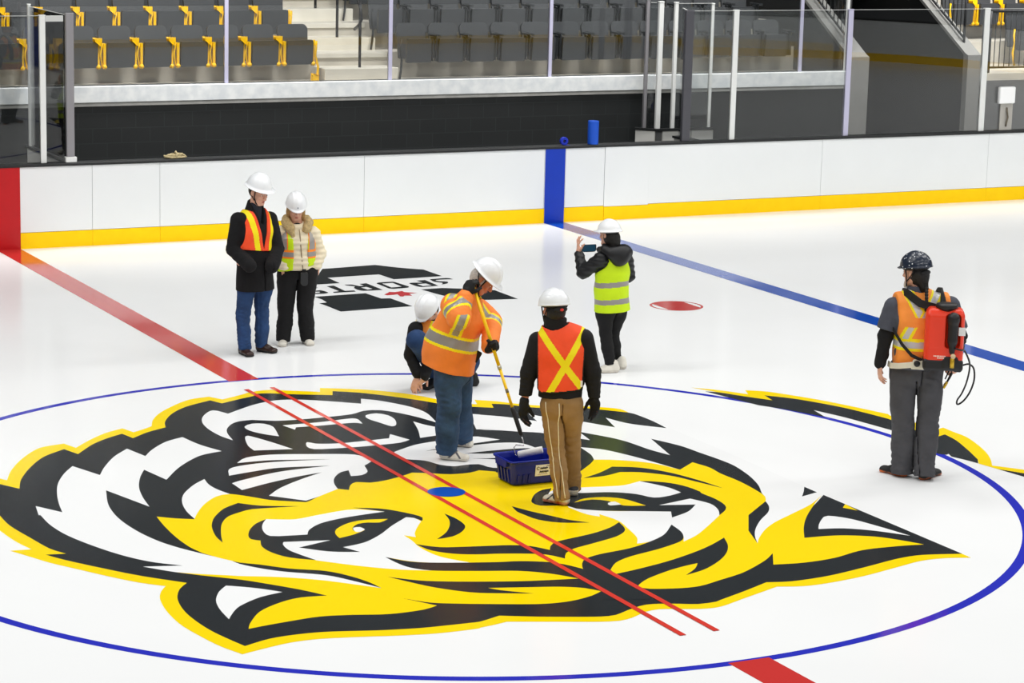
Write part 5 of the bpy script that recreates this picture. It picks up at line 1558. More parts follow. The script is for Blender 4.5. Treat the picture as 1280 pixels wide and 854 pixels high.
# ================================================================== woman in the cream jacket
def person_cream():
    n = 'cream'
    j = arr(n)
    th, s, f = axes(12)
    face = V3(0.22, -0.92, -0.42)
    hk = 0.90
    hands = [dict(w=mixp(j['ha' + a], j['el' + a], 0.3), d=j['ha' + a] - j['el' + a] - V3(0, 0, 0.1), n=-f, thumb=t, curl=(30, 30, 20), sz=0.9) for a, t in (('L', 1), ('R', -1))]
    o, F = make_body('person', J[n], th, SKIN, face, k=hk, fem=True, hands=hands, slim=0.92)
    face_parts(o, j['head'], F, hk, IRIS, LIPS, HAIR_B)
    trousers(o, j, s, BLACKPANT, 0.81, 0.112, 0.104, 0.080, 0.072, hem=0.035, seed=21, pelvis=(0.185, 0.130))
    shoe(o, j['heL'], j['toL'], WHITE_SHOE, SOLE_W, w=0.044)
    shoe(o, j['heR'], j['toR'], WHITE_SHOE, SOLE_W, w=0.044)
    shm = (j['shL'] + j['shR']) / 2
    secs = [(j['hem'] - V3(0, 0, 0.02), 0.188, 0.138, s), (j['waist'], 0.178, 0.128, s), (j['chest'], 0.175, 0.125, s), (shm, 0.150, 0.100, s), (j['neck'] - V3(0, 0, 0.03), 0.085, 0.080, s)]
    S = Solid()
    trunk(S, secs)
    for a, q in (('L', 1), ('R', 2)):
        sleeve(S, j['sh' + a], j['el' + a], j['ha' + a] + V3(0, 0, 0.03), (0.070, 0.064, 0.052), q * 10, 0.005)
    S.ripple(lambda P: 0.0035 * np.cos(P[:, 2] * 2 * PI / 0.052) - 0.003)
    S.ripple(waves(4, 7, 12, 40, 0.005))
    S.keep(plane(j['hem'], (0, 0, -1)), 0.006)
    S.keep(plane(j['neck'] + V3(0, 0, 0.03), (0, -0.3, 1)), 0.01)
    S.cut(cone(j['neck'], j['neck'] + V3(0.01, -0.04, 0.1), 0.052, 0.062), 0.01)
    jk = sculpt('jacket', S, (-0.36, -0.36, 0.72), (0.40, 0.34, 1.36), 0.007, CREAM, o, it=1)
    # zip running down and a pull
    zp = []
    for k in range(12):
        z = 1.20 - 0.41 * k / 11
        d = 0.128 + 0.010 * (k / 11) - (0.03 if k == 0 else 0)
        zp.append(j['chest'] * V3(1, 1, 0) + f * d + s * (0.012 + 0.035 * k / 11) + V3(0, 0, z))
    MB().tube(zp, 0.006, 6).build('zip', mat('zip_brown', rgb(150, 130, 100), 0.5), jk, smooth=True)
    # fur edged hood lying on the shoulders
    S = Solid()
    ring_ = [(-0.085, -0.075, -0.02), (-0.112, -0.02, 0.02), (-0.10, 0.05, 0.04), (0, 0.10, 0.05), (0.10, 0.05, 0.04), (0.115, -0.02, 0.015), (0.09, -0.075, -0.04)]
    pts = [j['neck'] + s * x - f * y + V3(0, 0, z) for x, y, z in ring_]
    for a, b in zip(pts[:-1], pts[1:]):
        S.u(cone(a, b, 0.046, 0.046), 0.02)
    S.u(cone(pts[0], j['neck'] + s * -0.055 + f * 0.11 - V3(0, 0, 0.10), 0.044, 0.026), 0.03)
    S.ripple(waves(8, 12, 60, 150, 0.008))
    sculpt('fur_hood', S, j['neck'] - 0.26, j['neck'] + 0.26, 0.006, FUR, o, it=1)
    S = Solid().u(cone(j['neck'] + f * 0.045 - V3(0, 0, 0.07), j['neck'] + f * 0.030 - V3(0, 0, 0.03), 0.045, 0.050))
    sculpt('scarf', S, j['neck'] - 0.15, j['neck'] + 0.15, 0.007, BLACKCLOTH, o, it=1)
    # vest, worn open
    S = Solid()
    trunk(S, grow([(j['hem'] + V3(0, 0, 0.0), 0.186, 0.138, s)] + secs[1:], 0.013))
    S.ripple(waves(5, 6, 12, 30, 0.006))
    S.keep(lambda P: 0.80 - P[:, 2] + 0.20 * ((P - j['waist']) @ s), 0.006)
    S.cut(lambda P: np.maximum(np.abs((P - j['waist']) @ s - 0.025) - 0.070 - 0.05 * np.abs(P[:, 2] - 0.95), -((P - j['waist']) @ f)), 0.01)
    S.cut(cone(j['neck'] - V3(0, 0, 0.05), j['neck'] + V3(0, 0, 0.1), 0.10, 0.11), 0.01)

    def paint(X):
        u = (X - j['waist']) @ s
        z = X[:, 2]
        zz = z + 0.20 * u * 0
        m = band_paint(zz, [(0.905, 0.995, 2), (0.925, 0.975, 1)])
        zz2 = z
        v = np.where((np.abs(np.abs(u) - 0.145) < 0.030) & (z > 0.995), 1, m)
        v = np.where((np.abs(np.abs(u) - 0.145) >= 0.030) & (np.abs(np.abs(u) - 0.145) < 0.040) & (z > 0.995), 2, v)
        return np.where((z > 1.06) & (np.abs(u) > 0.186) & (np.abs(u) < 0.205), 2, v)
    sculpt('safety_vest', S, (-0.34, -0.34, 0.70), (0.36, 0.34, 1.33), 0.006, [LIME, SILV, mat('tape_orange', rgb(255, 140, 30), 0.6)], o, paint, it=1)
    hh, p = hard_hat(o, j['head'], F, HAT_W, hk * 1.03, 'cap', strap=None, tilt=-0.04, tall=0.136, off=0.060)
    # small dark mark on the front of the helmet
    c = p(0.0, 0.115, 0.092)
    S = Solid().u(ell(c, (0.007, 0.007, 0.008))).u(cone(p(-0.022, 0.117, 0.074), p(0.022, 0.117, 0.074), 0.003, 0.003))
    sculpt('helmet_mark', S, c - 0.05, c + 0.05, 0.003, mat('mark_navy', rgb(60, 62, 90), 0.6), hh, it=0)
    S = Solid().u(ell(j['head'] - F[1] * 0.03 - F[2] * 0.01, V3(0.086, 0.088, 0.10) * hk, F), 0.02)
    for q in (-1, 1):
        S.u(cone(j['head'] + F[0] * q * 0.075 - F[1] * 0.01, j['head'] + F[0] * q * 0.078 + F[1] * 0.005 - F[2] * 0.12, 0.022, 0.02), 0.03)
    S.cut(ell(j['head'] + F[1] * 0.07 - F[2] * 0.03, (0.064, 0.09, 0.09), F), 0.01)
    S.ripple(waves(2, 8, 60, 160, 0.003))
    sculpt('hair', S, j['head'] - 0.22, j['head'] + 0.2, 0.006, HAIR_Y, o, it=1)
    place(n, o)
    tag(o, 'woman in cream jacket, open lime vest and white hard hat', 'person', 'people on the ice')
    # radio clipped to her waist
    b = empty('two_way_radio')
    b.location = o.matrix_basis @ Vector((0.102, -0.172, 0.64))
    b.rotation_euler = (0, 0, -YAW + th)
    MB().prism(round_rect(0.072, 0.0, 0.135, 0.012, 4), (-0.022, 0.012), 'y').build('radio_body', mat('radio_case', rgb(44, 46, 48), 0.5), b, bevel=0.006)
    MB().box(-0.02, 0.02, 0.0, 0.03, 0.09, 0.165).build('belt_clip', STRAP, b, bevel=0.004)
    tag(b, 'dark rectangular radio case hanging at the waist of the woman in the cream jacket', 'radio')


# ================================================================== woman taking a photograph
def person_phone():
    n = 'phone'
    j = arr(n)
    th, s, f = axes(214)
    face = V3(-0.80, 0.60, -0.10)
    hk = 0.88
    hl = dict(w=j['wrL'] + V3(-0.005, 0.005, 0.015), d=V3(-0.10, 0.12, 1.0), n=V3(1, 0.15, 0.1), thumb=-1, sz=0.92,
              curl={0: (28, 20, 10), 1: (14, 14, 8), 2: (6, 10, 8), 3: (-4, 8, 6)}, spread=16, thumb_curl=0.35)
    hr = dict(w=j['wrR'], d=V3(-0.6, 0.3, 0.5), n=V3(-0.3, -0.6, 0.2), thumb=1, sz=0.9, curl=(25, 25, 15))
    o, F = make_body('person', J[n], th, SKIN, face, k=hk, fem=True, hands=[hl, hr], slim=0.88)
    face_parts(o, j['head'], F, hk, IRIS, LIPS, HAIR_K)
    j['heR'], j['toR'] = j['heR'], j['toR']
    trousers(o, j, s, BLACKPANT, 0.74, 0.098, 0.092, 0.060, 0.050, hem=0.075, seed=31, pelvis=(0.150, 0.115), deep=0.004)
    shoe(o, j['heL'] + V3(0.02, 0, 0), j['toL'] - V3(0.05, 0.01, 0), WHITE_SHOE, SOLE_W, w=0.044, h=0.09, soleh=0.03)
    shoe(o, j['heR'], j['toR'], WHITE_SHOE, SOLE_W, w=0.044, h=0.09, soleh=0.03)
    shm = (j['shL'] + j['shR']) / 2
    secs = [(j['hem'], 0.168, 0.140, s), (j['waist'], 0.160, 0.130, s), (j['chest'], 0.158, 0.125, s), (shm - V3(0, 0, 0.01), 0.135, 0.100, s), (j['neck'] - V3(0, 0, 0.03), 0.085, 0.08, s)]
    S = Solid()
    trunk(S, secs)
    sleeve(S, j['shL'] - V3(0, 0, 0.03), j['elL'], j['wrL'], (0.076, 0.062, 0.047), 10, 0.006)
    sleeve(S, j['shR'] - V3(0, 0, 0.03), j['elR'], j['wrR'], (0.074, 0.062, 0.046), 20, 0.006)
    S.ripple(lambda P: 0.0035 * np.cos(P[:, 2] * 2 * PI / 0.06 + P[:, 0] * 9))
    S.keep(plane(j['hem'] + V3(0, 0, 0.03), (0, 0, -1)), 0.006)
    S.u(cone(j['neck'] - V3(0, 0, 0.05), j['neck'] + V3(-0.02, 0.02, 0.05), 0.085, 0.075), 0.03)
    sculpt('puffer_jacket', S, (-0.44, -0.36, 0.55), (0.40, 0.45, 1.36), 0.007, PUFF, o, it=1)
    # hood hanging down the back
    S = Solid()
    hb = j['neck'] - f * 0.10 + V3(0.02, 0, -0.02)
    S.u(ell(hb, (0.150, 0.085, 0.085), np.stack([s, f, V3(0, 0, 1)])), 0.03)
    S.u(ell(hb - V3(0, 0, 0.05) - f * 0.015, (0.095, 0.075, 0.085), np.stack([s, f, V3(0, 0, 1)])), 0.05)
    for q in (-1, 1):
        S.u(cone(j['neck'] + s * q * 0.105 - f * 0.05 + V3(0, 0, 0.005), j['neck'] + s * q * 0.085 + f * 0.07 + V3(0, 0, -0.005), 0.050, 0.038), 0.04)
    S.cut(ell(hb + f * 0.045 + V3(0, 0, 0.085), (0.105, 0.065, 0.05), np.stack([s, f, V3(0, 0, 1)])), 0.02)
    S.ripple(waves(6, 7, 20, 60, 0.006))
    sculpt('hood', S, j['neck'] - 0.34, j['neck'] + 0.30, 0.007, PUFF, o, it=1)
    S = Solid()
    trunk(S, grow([(j['hem'], 0.172, 0.146, s)] + secs[1:], 0.014))
    S.ripple(waves(7, 7, 12, 34, 0.007))
    S.keep(lambda P: j['hem'][2] - 0.005 - P[:, 2] + 0.05 * P[:, 0], 0.006)
    S.cut(cone(j['neck'] - V3(0, 0, 0.05), j['neck'] + V3(0, 0, 0.1), 0.10, 0.11), 0.01)
    for a in 'LR':
        S.cut(cone(j['sh' + a] - V3(0, 0, 0.04) + (j['sh' + a] - shm) * 0.12, j['el' + a], 0.090, 0.07), 0.012)

    def paint(X):
        z = X[:, 2] + 0.03 * np.abs((X - j['waist']) @ s) - 0.05 * X[:, 0]
        return band_paint(z, [(0.685, 0.735, 1), (0.855, 0.905, 1)])
    sculpt('safety_vest', S, (-0.34, -0.34, 0.5), (0.40, 0.36, 1.30), 0.006, [LIME, SILV], o, paint, it=1)
    hard_hat(o, j['head'], F, HAT_W, hk * 1.03, 'full', strap=None, tilt=0.02)
    S = Solid().u(ell(j['head'] - F[1] * 0.028 - F[2] * 0.015, V3(0.090, 0.096, 0.105) * hk, F), 0.02)
    S.u(cone(j['head'] - F[1] * 0.05 - F[2] * 0.05, j['head'] - F[1] * 0.055 - F[2] * 0.15, 0.07, 0.06), 0.03)
    S.cut(ell(j['head'] + F[1] * 0.085 - F[2] * 0.02, (0.072, 0.09, 0.09), F), 0.01)
    S.ripple(waves(2, 8, 60, 160, 0.003))
    sculpt('hair', S, j['head'] - 0.25, j['head'] + 0.2, 0.006, HAIR_K, o, it=1)
    place(n, o)
    tag(o, 'woman seen from behind in lime vest and black hooded jacket, holding up a phone', 'person', 'people on the ice')
    # the phone in her left hand
    b = empty('mobile_phone')
    b.location = o.matrix_basis @ Vector((-0.197, 0.165, 1.192))
    b.rotation_euler = (math.radians(-8), math.radians(-6), -YAW + math.radians(-12))
    MB().prism(round_rect(0.150, -0.037, 0.037, 0.010, 4), (-0.004, 0.004), 'y').build('phone_body', mat('phone_case', rgb(22, 24, 28), 0.4), b, bevel=0.002)
    scr = mat('phone_screen', rgb(22, 52, 72), 0.15)
    e = scr.node_tree.nodes['Principled BSDF']
    e.inputs['Emission Color'].default_value = rgb(40, 92, 120)
    e.inputs['Emission Strength'].default_value = 0.25
    MB().box(-0.067, 0.067, -0.0052, -0.0042, -0.032, 0.032).build('screen', scr, b)
    tag(b, 'dark phone held up sideways by the woman in the lime vest', 'phone')


# ================================================================== crouching worker
def person_kneel():
    n = 'kneel'
    j = arr(n)
    th, s, f = axes(-38)
    face = V3(-0.50, -0.50, -0.85)
    up = V3(-0.35, -0.55, 0.55)
    hk = 0.94
    hl = dict(w=mixp(j['wrL'], j['haL'], 0.15), d=V3(-0.35, -0.30, -0.95), n=V3(0.5, 0.6, -0.3), thumb=1, curl=(14, 24, 16), sz=0.98, spread=5)
    hr = dict(w=j['wrR'], d=j['haR'] - j['wrR'] + V3(0, 0, 0.03), n=V3(0.35, -0.2, -0.9), thumb=-1, sz=0.98,
              curl={0: (4, 6, 4), 1: (10, 14, 8), 2: (28, 40, 20), 3: (38, 45, 25)}, spread=8)
    o, F = make_body('person', J[n], th, SKIN, face, up=up, k=hk, hands=[hl, hr])
    # jeans: folded front leg, far knee down
    S = Solid()
    for a in 'LR':
        hp, kn = j['hip' + a], j['kn' + a]
        an = ankle(j, a)
        S.u(cone(hp, kn, 0.110, 0.088), 0.03)
        S.u(cone(kn, mixp(kn, an, 0.4), 0.088, 0.080), 0.02)
        S.u(ball(kn, 0.090), 0.02)
        S.u(cone(mixp(kn, an, 0.4), an + V3(0, 0, 0.02), 0.078, 0.064), 0.02)
        S.ripple(folds(kn, kn - hp, 0.15, 0.006, 2 * PI / 0.05, 3))
        S.ripple(folds(hp, kn - hp, 0.18, 0.008, 2 * PI / 0.06, 5))
    S.u(ell((j['hipL'] + j['hipR']) / 2 + V3(0.03, 0.02, 0.03), (0.17, 0.17, 0.14)), 0.05)
    S.ripple(waves(3, 7, 14, 40, 0.005))
    S.keep(plane((0, 0, 0.03), (0, 0, -1)), 0.006)
    sculpt('jeans', S, (-0.30, -0.48, 0.0), (0.56, 0.52, 0.66), 0.0075, JEANS, o, it=1)
    shoe(o, j['heL'], j['toL'] + V3(-0.01, -0.03, 0), BLACK_SHOE, SOLE_K, w=0.05, h=0.10, boot=0.03)
    shoe(o, j['heR'], j['toR'], BLACK_SHOE, SOLE_K, w=0.048, h=0.10)
    shm = (j['shL'] + j['shR']) / 2
    pel = (j['hipL'] + j['hipR']) / 2
    secs = [(pel + V3(0, 0, 0.02), 0.175, 0.130, s), (j['waist'], 0.175, 0.13, s), (j['chest'], 0.18, 0.125, s), (shm, 0.165, 0.105, s), (j['neck'] - V3(0, 0, 0.01), 0.085, 0.08, s)]
    S = Solid()
    trunk(S, secs)
    sleeve(S, j['shL'], j['elL'], j['wrL'] + V3(0, 0, 0.01), (0.075, 0.062, 0.045), 10, 0.006)
    sleeve(S, j['shR'], j['elR'], j['wrR'] + V3(0, 0, 0.02), (0.075, 0.062, 0.045), 20, 0.006)
    S.ripple(waves(3, 8, 10, 30, 0.005))
    S.cut(cone(j['neck'] + V3(0, 0, 0.03), j['head'], 0.06, 0.07), 0.01)
    sculpt('jacket', S, (-0.32, -0.40, 0.08), (0.48, 0.45, 0.80), 0.0075, BLACKCLOTH, o, it=1)
    S = Solid()
    trunk(S, grow(secs[1:], 0.013))
    S.cut(cone(j['neck'], j['neck'] + (j['neck'] - j['chest']) * 0.6, 0.10, 0.11), 0.01)
    for a in 'LR':
        S.cut(cone(j['sh' + a] + (j['sh' + a] - shm) * 0.35, j['el' + a], 0.090, 0.08), 0.01)
    S.ripple(waves(12, 6, 10, 30, 0.005))
    S.keep(plane(j['waist'], j['waist'] - j['chest']), 0.006)

    def paint(X):
        u = (X - j['chest']) @ s
        q = np.abs(np.abs(u) - 0.105)
        return np.where(q < 0.016, 2, np.where(q < 0.034, 1, 0))
    sculpt('safety_vest', S, (-0.26, -0.34, 0.25), (0.45, 0.42, 0.78), 0.006, [OR_SOFT, YEL, SILV_B], o, paint, it=1)
    hard_hat(o, j['head'], F, HAT_W, hk * 1.03, 'cap', strap=None, tilt=0.0, tall=0.130)
    S = Solid().u(ell(j['head'] - F[1] * 0.028 + F[2] * 0.0, V3(0.082, 0.090, 0.095) * hk, F), 0.02)
    S.cut(ell(j['head'] + F[1] * 0.08 - F[2] * 0.02, (0.068, 0.09, 0.10), F), 0.01)
    sculpt('hair', S, j['head'] - 0.2, j['head'] + 0.2, 0.006, HAIR_B, o, it=1)
    # watch
    d = nrm(j['haR'] - j['wrR'])
    M = Matrix.Translation(Vector(j['wrR'] - d * 0.005)) @ Vector(d).to_track_quat('Z', 'Y').to_matrix().to_4x4()
    wt = MB().lathe([(0.031, -0.012), (0.034, -0.010), (0.034, 0.010), (0.031, 0.012)], 20, M).build('wrist_watch', STRAP, o, smooth=True)
    place(n, o)
    tag(o, 'crouching worker in white hard hat and jeans, hands on the ice behind the painter', 'person', 'people on the ice')


# ================================================================== painter with the roller pole
POLE_T, POLE_B = Vector((0.577, 0.792, 1.535)), Vector((0.790, 0.250, 0.345))


def person_painter():
    n = 'painter'
    j = arr(n)
    th, s, f = axes(66)
    face = V3(0.70, -0.14, -0.66)
    up = V3(0.66, -0.10, 0.70)
    hk = 0.97
    Mi = (Matrix.Translation(Vector(BASE[n])) @ Matrix.Rotation(-YAW, 4, 'Z')).inverted()
    pt, pb = np.array(Mi @ POLE_T), np.array(Mi @ POLE_B)
    pd = nrm(pb - pt)
    at = lambda t: pt + pd * t
    # upper hand: back of the hand towards the observer, closed over the top of the pole
    gL = at(0.035)
    dL = nrm(V3(0.34, 0.22, 0.90))
    nL = V3(0.55, 0.80, -0.20)
    nL = nrm(nL - dL * (nL @ dL))
    hL = dict(w=gL - dL * 0.080 - nL * 0.036 - V3(0.01, 0, 0), d=dL, n=nL, thumb=1 if np.cross(dL, nL)[0] > 0 else -1, curl=(58, 66, 40), sz=1.10, spread=3, thumb_curl=0.6)
    tR = 0.56
    gR = at(tR)
    dR = nrm(V3(0.70, -0.70, -0.1) - pd * (V3(0.70, -0.70, -0.1) @ pd))
    nR = nrm(np.cross(pd, dR))
    nR = nR if nR[0] < 0 else -nR
    hR = dict(w=gR - dR * 0.070 - nR * 0.030, d=dR, n=nR, thumb=1 if np.cross(dR, nR)[2] > 0 else -1, curl=(60, 70, 35), sz=1.0, spread=2, thumb_curl=0.6)
    j['wrL'] = hL['w'] - dL * 0.02
    j['wrR'] = hR['w'] - dR * 0.02
    jj = dict(J[n])
    jj.update(wrL=tuple(j['wrL']), wrR=tuple(j['wrR']))
    jj.pop('p0'), jj.pop('p1')
    thin = lambda h: dict(h, fat=0.45, sz=0.95)
    o, F = make_body('person', jj, th, SKIN_R, face, up=up, k=hk, hands=[thin(hL), thin(hR)])
    face_parts(o, j['head'], F, hk, IRIS, LIPS, HAIR_W)
    for nm, hd in (('L', hL), ('R', hR)):
        glove(o, hd, GLOVE, j['el' + nm])
    trousers(o, j, s, JEANS_D, 0.86, 0.125, 0.118, 0.098, 0.086, hem=0.045, seed=41, pelvis=(0.19, 0.17), deep=0.013)
    shoe(o, j['heL'] - V3(0.005, 0, 0), j['toL'] + V3(0.01, 0, 0), WHITE_SHOE, SOLE_W, w=0.050, h=0.095, accent=mat('accent_grey', rgb(96, 96, 104), 0.5), soleh=0.024)
    shoe(o, j['heR'], j['toR'] + V3(0.02, 0, 0), WHITE_SHOE, SOLE_W, w=0.050, h=0.095, accent=MATS['accent_grey'], soleh=0.024)
    shm = (j['shL'] + j['shR']) / 2
    ax = nrm(j['chest'] - j['hem'])
    secs = [(j['hem'] - V3(0.005, 0, 0.06), 0.225, 0.215, s), (j['waist'], 0.228, 0.222, s), (j['chest'], 0.222, 0.180, s), (shm + V3(0, 0, -0.03), 0.180, 0.130, s), (j['neck'] - V3(0.01, 0, 0.03), 0.095, 0.09, s)]
    S = Solid()
    trunk(S, secs, 0.05)
    sleeve(S, j['shL'] - V3(0, 0, 0.02), j['elL'], mixp(j['wrL'], j['elL'], 0.08), (0.098, 0.092, 0.062), 10, 0.009, k=0.04)
    sleeve(S, j['shR'] - V3(0, 0, 0.03), j['elR'], mixp(j['wrR'], j['elR'], 0.08), (0.092, 0.085, 0.070), 20, 0.009, k=0.04)
    S.ripple(waves(3, 9, 8, 26, 0.014))
    S.ripple(waves(23, 8, 30, 60, 0.005))
    S.ripple(lambda P: 0.004 * np.sin(np.arctan2((P - j['hem']) @ s, (P - j['hem']) @ f) * 9) * np.clip((1.0 - P[:, 2]) * 4, 0, 1.4))
    S.keep(plane(j['hem'] + V3(0, 0, 0.015), V3(-0.26, 0.05, -1)), 0.006)
    S.u(cone(j['neck'] - V3(0.02, 0, 0.05), j['neck'] + V3(0.005, 0, 0.015), 0.092, 0.080), 0.02)
    S.cut(cone(j['neck'] + V3(0.02, 0, -0.01), j['head'], 0.062, 0.085), 0.012)

    aL = j['elL'] - j['shL']
    aR = j['wrR'] - j['elR']

    def paint(X):
        v = (X - j['waist']) @ ax - 0.060
        m = band_paint(v, [(-0.062, 0.066, 1), (-0.038, 0.042, 2)])
        x, y, z = X.T
        # upright braces from the belt to the shoulder, both sides of the chest
        near = (v > 0.066)
        c = 0.045 - (1.26 - z) * 0.36
        q = np.abs(x - c)
        side_ = near & ((X - j['chest']) @ s < -0.05) & (z < 1.30)
        m = np.where(side_ & (q < 0.055), 1, m)
        m = np.where(side_ & (q < 0.030), 2, m)
        fr = near & ((X - j['chest']) @ s > 0.06) & ((X - j['chest']) @ f > -0.02)
        q = np.abs((X - j['chest']) @ s - 0.115)
        m = np.where(fr & (q < 0.040), 1, m)
        m = np.where(fr & (q < 0.020), 2, m)
        # yoke stripe over the near shoulder
        sh = (z > 1.29) & ((X - shm) @ s < -0.02)
        q = np.abs((X - j['neck']) @ f + 0.045)
        m = np.where(sh & (q < 0.048), 1, m)
        m = np.where(sh & (q < 0.024), 2, m)
        # sleeve bands
        t = (X - j['shL']) @ nrm(aL)
        rr_ = np.linalg.norm(X - j['shL'] - t[:, None] * nrm(aL), axis=1)
        on = (y < -0.235) & (rr_ < 0.13)
        q = np.abs(t - 0.120)
        m = np.where((y < -0.20) & (rr_ < 0.15) & (np.abs(t - 0.13) < 0.10), 0, m)
        m = np.where((y < -0.20) & (rr_ < 0.15) & (q < 0.046), 1, m)
        m = np.where((y < -0.20) & (rr_ < 0.15) & (q < 0.024), 2, m)
        t = (X - j['elR']) @ nrm(aR)
        rr_ = np.linalg.norm(X - j['elR'] - t[:, None] * nrm(aR), axis=1)
        arm = (rr_ < 0.105) & (t > -0.02) & (x > 0.17)
        m = np.where(arm, 0, m)
        m = np.where(arm & (np.abs(t - 0.055) < 0.040), 1, m)
        m = np.where(arm & (np.abs(t - 0.055) < 0.020), 2, m)
        return m
    sculpt('safety_jacket', S, (-0.44, -0.58, 0.64), (0.50, 0.42, 1.56), 0.0062, [OR_PAINT, YEL, SILV], o, paint, it=1)
    hard_hat(o, j['head'], F, HAT_W, hk * 1.05, 'full', strap=STRAP, off=0.058, tall=0.130)
    S = Solid().u(ell(j['head'] - F[1] * 0.03 - F[2] * 0.005, V3(0.083, 0.090, 0.092) * hk, F), 0.02)
    S.cut(ell(j['head'] + F[1] * 0.07 - F[2] * 0.02, (0.10, 0.085, 0.12), F), 0.01)
    for q in (-1, 1):
        S.u(cone(j['head'] + F[0] * q * 0.072 + F[1] * 0.018 + F[2] * 0.02, j['head'] + F[0] * q * 0.070 + F[1] * 0.022 - F[2] * 0.025, 0.010, 0.008), 0.01)
    S.ripple(waves(2, 8, 60, 160, 0.002))
    sculpt('hair', S, j['head'] - 0.2, j['head'] + 0.2, 0.006, HAIR_W, o, it=1)
    # phone pouch on the belt
    c = j['waist'] + V3(0.215, -0.02, -0.085)
    MB().box(-0.03, 0.03, -0.02, 0.02, -0.05, 0.045, Matrix.Translation(Vector(c)) @ Matrix.Rotation(0.5, 4, 'Y')).build('belt_pouch', STRAP, o, bevel=0.008)
    place(n, o)
    tag(o, 'painter in orange high-visibility jacket and white hard hat bending over a yellow roller pole', 'person', 'people on the ice')


# ================================================================== man in khaki trousers
def person_khaki():
    n = 'khaki'
    j = arr(n)
    th, s, f = axes(184)
    face = V3(-0.50, 0.85, -0.14)
    hk = 0.95
    hl = dict(w=j['wrL'], d=V3(-0.06, 0.02, -1), n=V3(0.75, -0.65, 0), thumb=-1, curl=(24, 26, 18), sz=0.98, fat=1.1, spread=4)
    hr = dict(w=j['wrR'], d=V3(0.10, -0.05, -1), n=V3(-0.55, -0.8, 0), thumb=1, curl={0: (10, 14, 10), 1: (18, 20, 14), 2: (26, 26, 18), 3: (30, 30, 20)}, sz=0.98, spread=10)
    thin = lambda h: dict(h, fat=0.45, sz=0.93)
    o, F = make_body('person', J[n], th, SKIN_R, face, k=hk, hands=[thin(hl), thin(hr)])
    face_parts(o, j['head'], F, hk, IRIS, LIPS, HAIR_K)
    for a, hd in (('L', hl), ('R', hr)):
        glove(o, hd, GLOVE, j['el' + a])
    shm = (j['shL'] + j['shR']) / 2

    TRIM = mat('piping_white', rgb(236, 226, 196), 0.7)
    tr = trousers(o, j, s, KHAKI, 0.86, 0.094, 0.088, 0.066, 0.058, hem=0.030, seed=51, pelvis=(0.160, 0.120), deep=0.010)
    # two lines of white piping down the observer's left leg
    an = ankle(j, 'L')
    from mathutils.bvhtree import BVHTree
    bv = BVHTree.FromPolygons([v.co[:] for v in tr.data.vertices], [p_.vertices[:] for p_ in tr.data.polygons])
    for ang in (math.radians(242), math.radians(290)):
        pts = []
        for t in np.linspace(0.0, 1, 26):
            c = mixp(j['hipL'] + V3(0, 0, 0.05), j['knL'], t / 0.5) if t < 0.5 else mixp(j['knL'], an - V3(0, 0, 0.02), (t - 0.5) / 0.5)
            d = Vector((math.cos(ang), math.sin(ang), 0))
            hit = bv.ray_cast(Vector(c) + d * 0.35, -d)[0]
            if hit is not None:
                pts.append(hit + d * 0.0015)
        MB().tube(pts, 0.0042, 6).build('piping', TRIM, tr, smooth=True)
    ACC = mat('accent_navy', rgb(44, 46, 54), 0.5)
    shoe(o, j['heL'] + V3(0.025, -0.015, 0), j['toL'] - V3(0.03, -0.02, 0), mat('shoe_beige', rgb(212, 204, 186), 0.6, vary=0.15, vscale=25), mat('sole_red', rgb(206, 170, 156), 0.6, vary=0.35, vscale=20, dark=rgb(176, 74, 50)), w=0.05, h=0.10, accent=ACC, soleh=0.03)
    shoe(o, j['heR'] - V3(0, 0.02, 0), j['toR'], MATS['shoe_beige'], SOLE_W, w=0.05, h=0.10, accent=ACC, soleh=0.03)
    secs = [(j['hem'], 0.172, 0.125, s), (j['waist'], 0.172, 0.122, s), (j['chest'], 0.192, 0.130, s), (shm + V3(0, 0, -0.015), 0.178, 0.105, s), (j['neck'] - V3(0, 0, 0.02), 0.080, 0.080, s)]
    S = Solid()
    trunk(S, secs)
    sleeve(S, j['shL'] + V3(0.01, 0, -0.02), j['elL'], j['wrL'] - V3(0, 0, 0.005), (0.076, 0.064, 0.046), 10, 0.008)
    sleeve(S, j['shR'] + V3(-0.01, 0, -0.02), j['elR'], j['wrR'] - V3(0, 0, 0.005), (0.076, 0.064, 0.046), 20, 0.008)
    S.ripple(waves(3, 8, 10, 30, 0.006))
    S.keep(plane(j['hem'] + V3(0, 0, 0.01), (0, 0, -1)), 0.006)
    S.u(cone(j['neck'] - V3(0, 0, 0.04), j['neck'] + V3(0.0, 0.0, 0.065), 0.088, 0.090), 0.02)
    S.keep(plane(j['neck'] + V3(0, 0, 0.062), (0.12, 0, 1)), 0.006)
    S.cut(cone(j['neck'] + V3(0, 0, 0.02), j['neck'] + V3(0, 0, 0.12), 0.066, 0.074), 0.006)
    sculpt('black_jacket', S, (-0.44, -0.22, 0.72), (0.38, 0.22, 1.56), 0.007, BLACKCLOTH, o, it=1)
    S = Solid()
    trunk(S, grow(secs, 0.020))
    S.ripple(waves(14, 6, 10, 26, 0.004))
    zb = 0.905
    S.keep(lambda P: zb - P[:, 2] + 0.09 * (P[:, 0] + 0.04) + 0.9 * np.maximum(np.abs(P[:, 0] + 0.045) - 0.150, 0) ** 1.0, 0.006)
    S.keep(lambda P: np.abs(P[:, 0] + 0.047) - 0.182 - 0.03 * (P[:, 2] - 1.1), 0.006)
    S.cut(cone(j['neck'] - V3(0, 0, 0.06), j['neck'] + V3(0, 0, 0.1), 0.095, 0.115), 0.01)

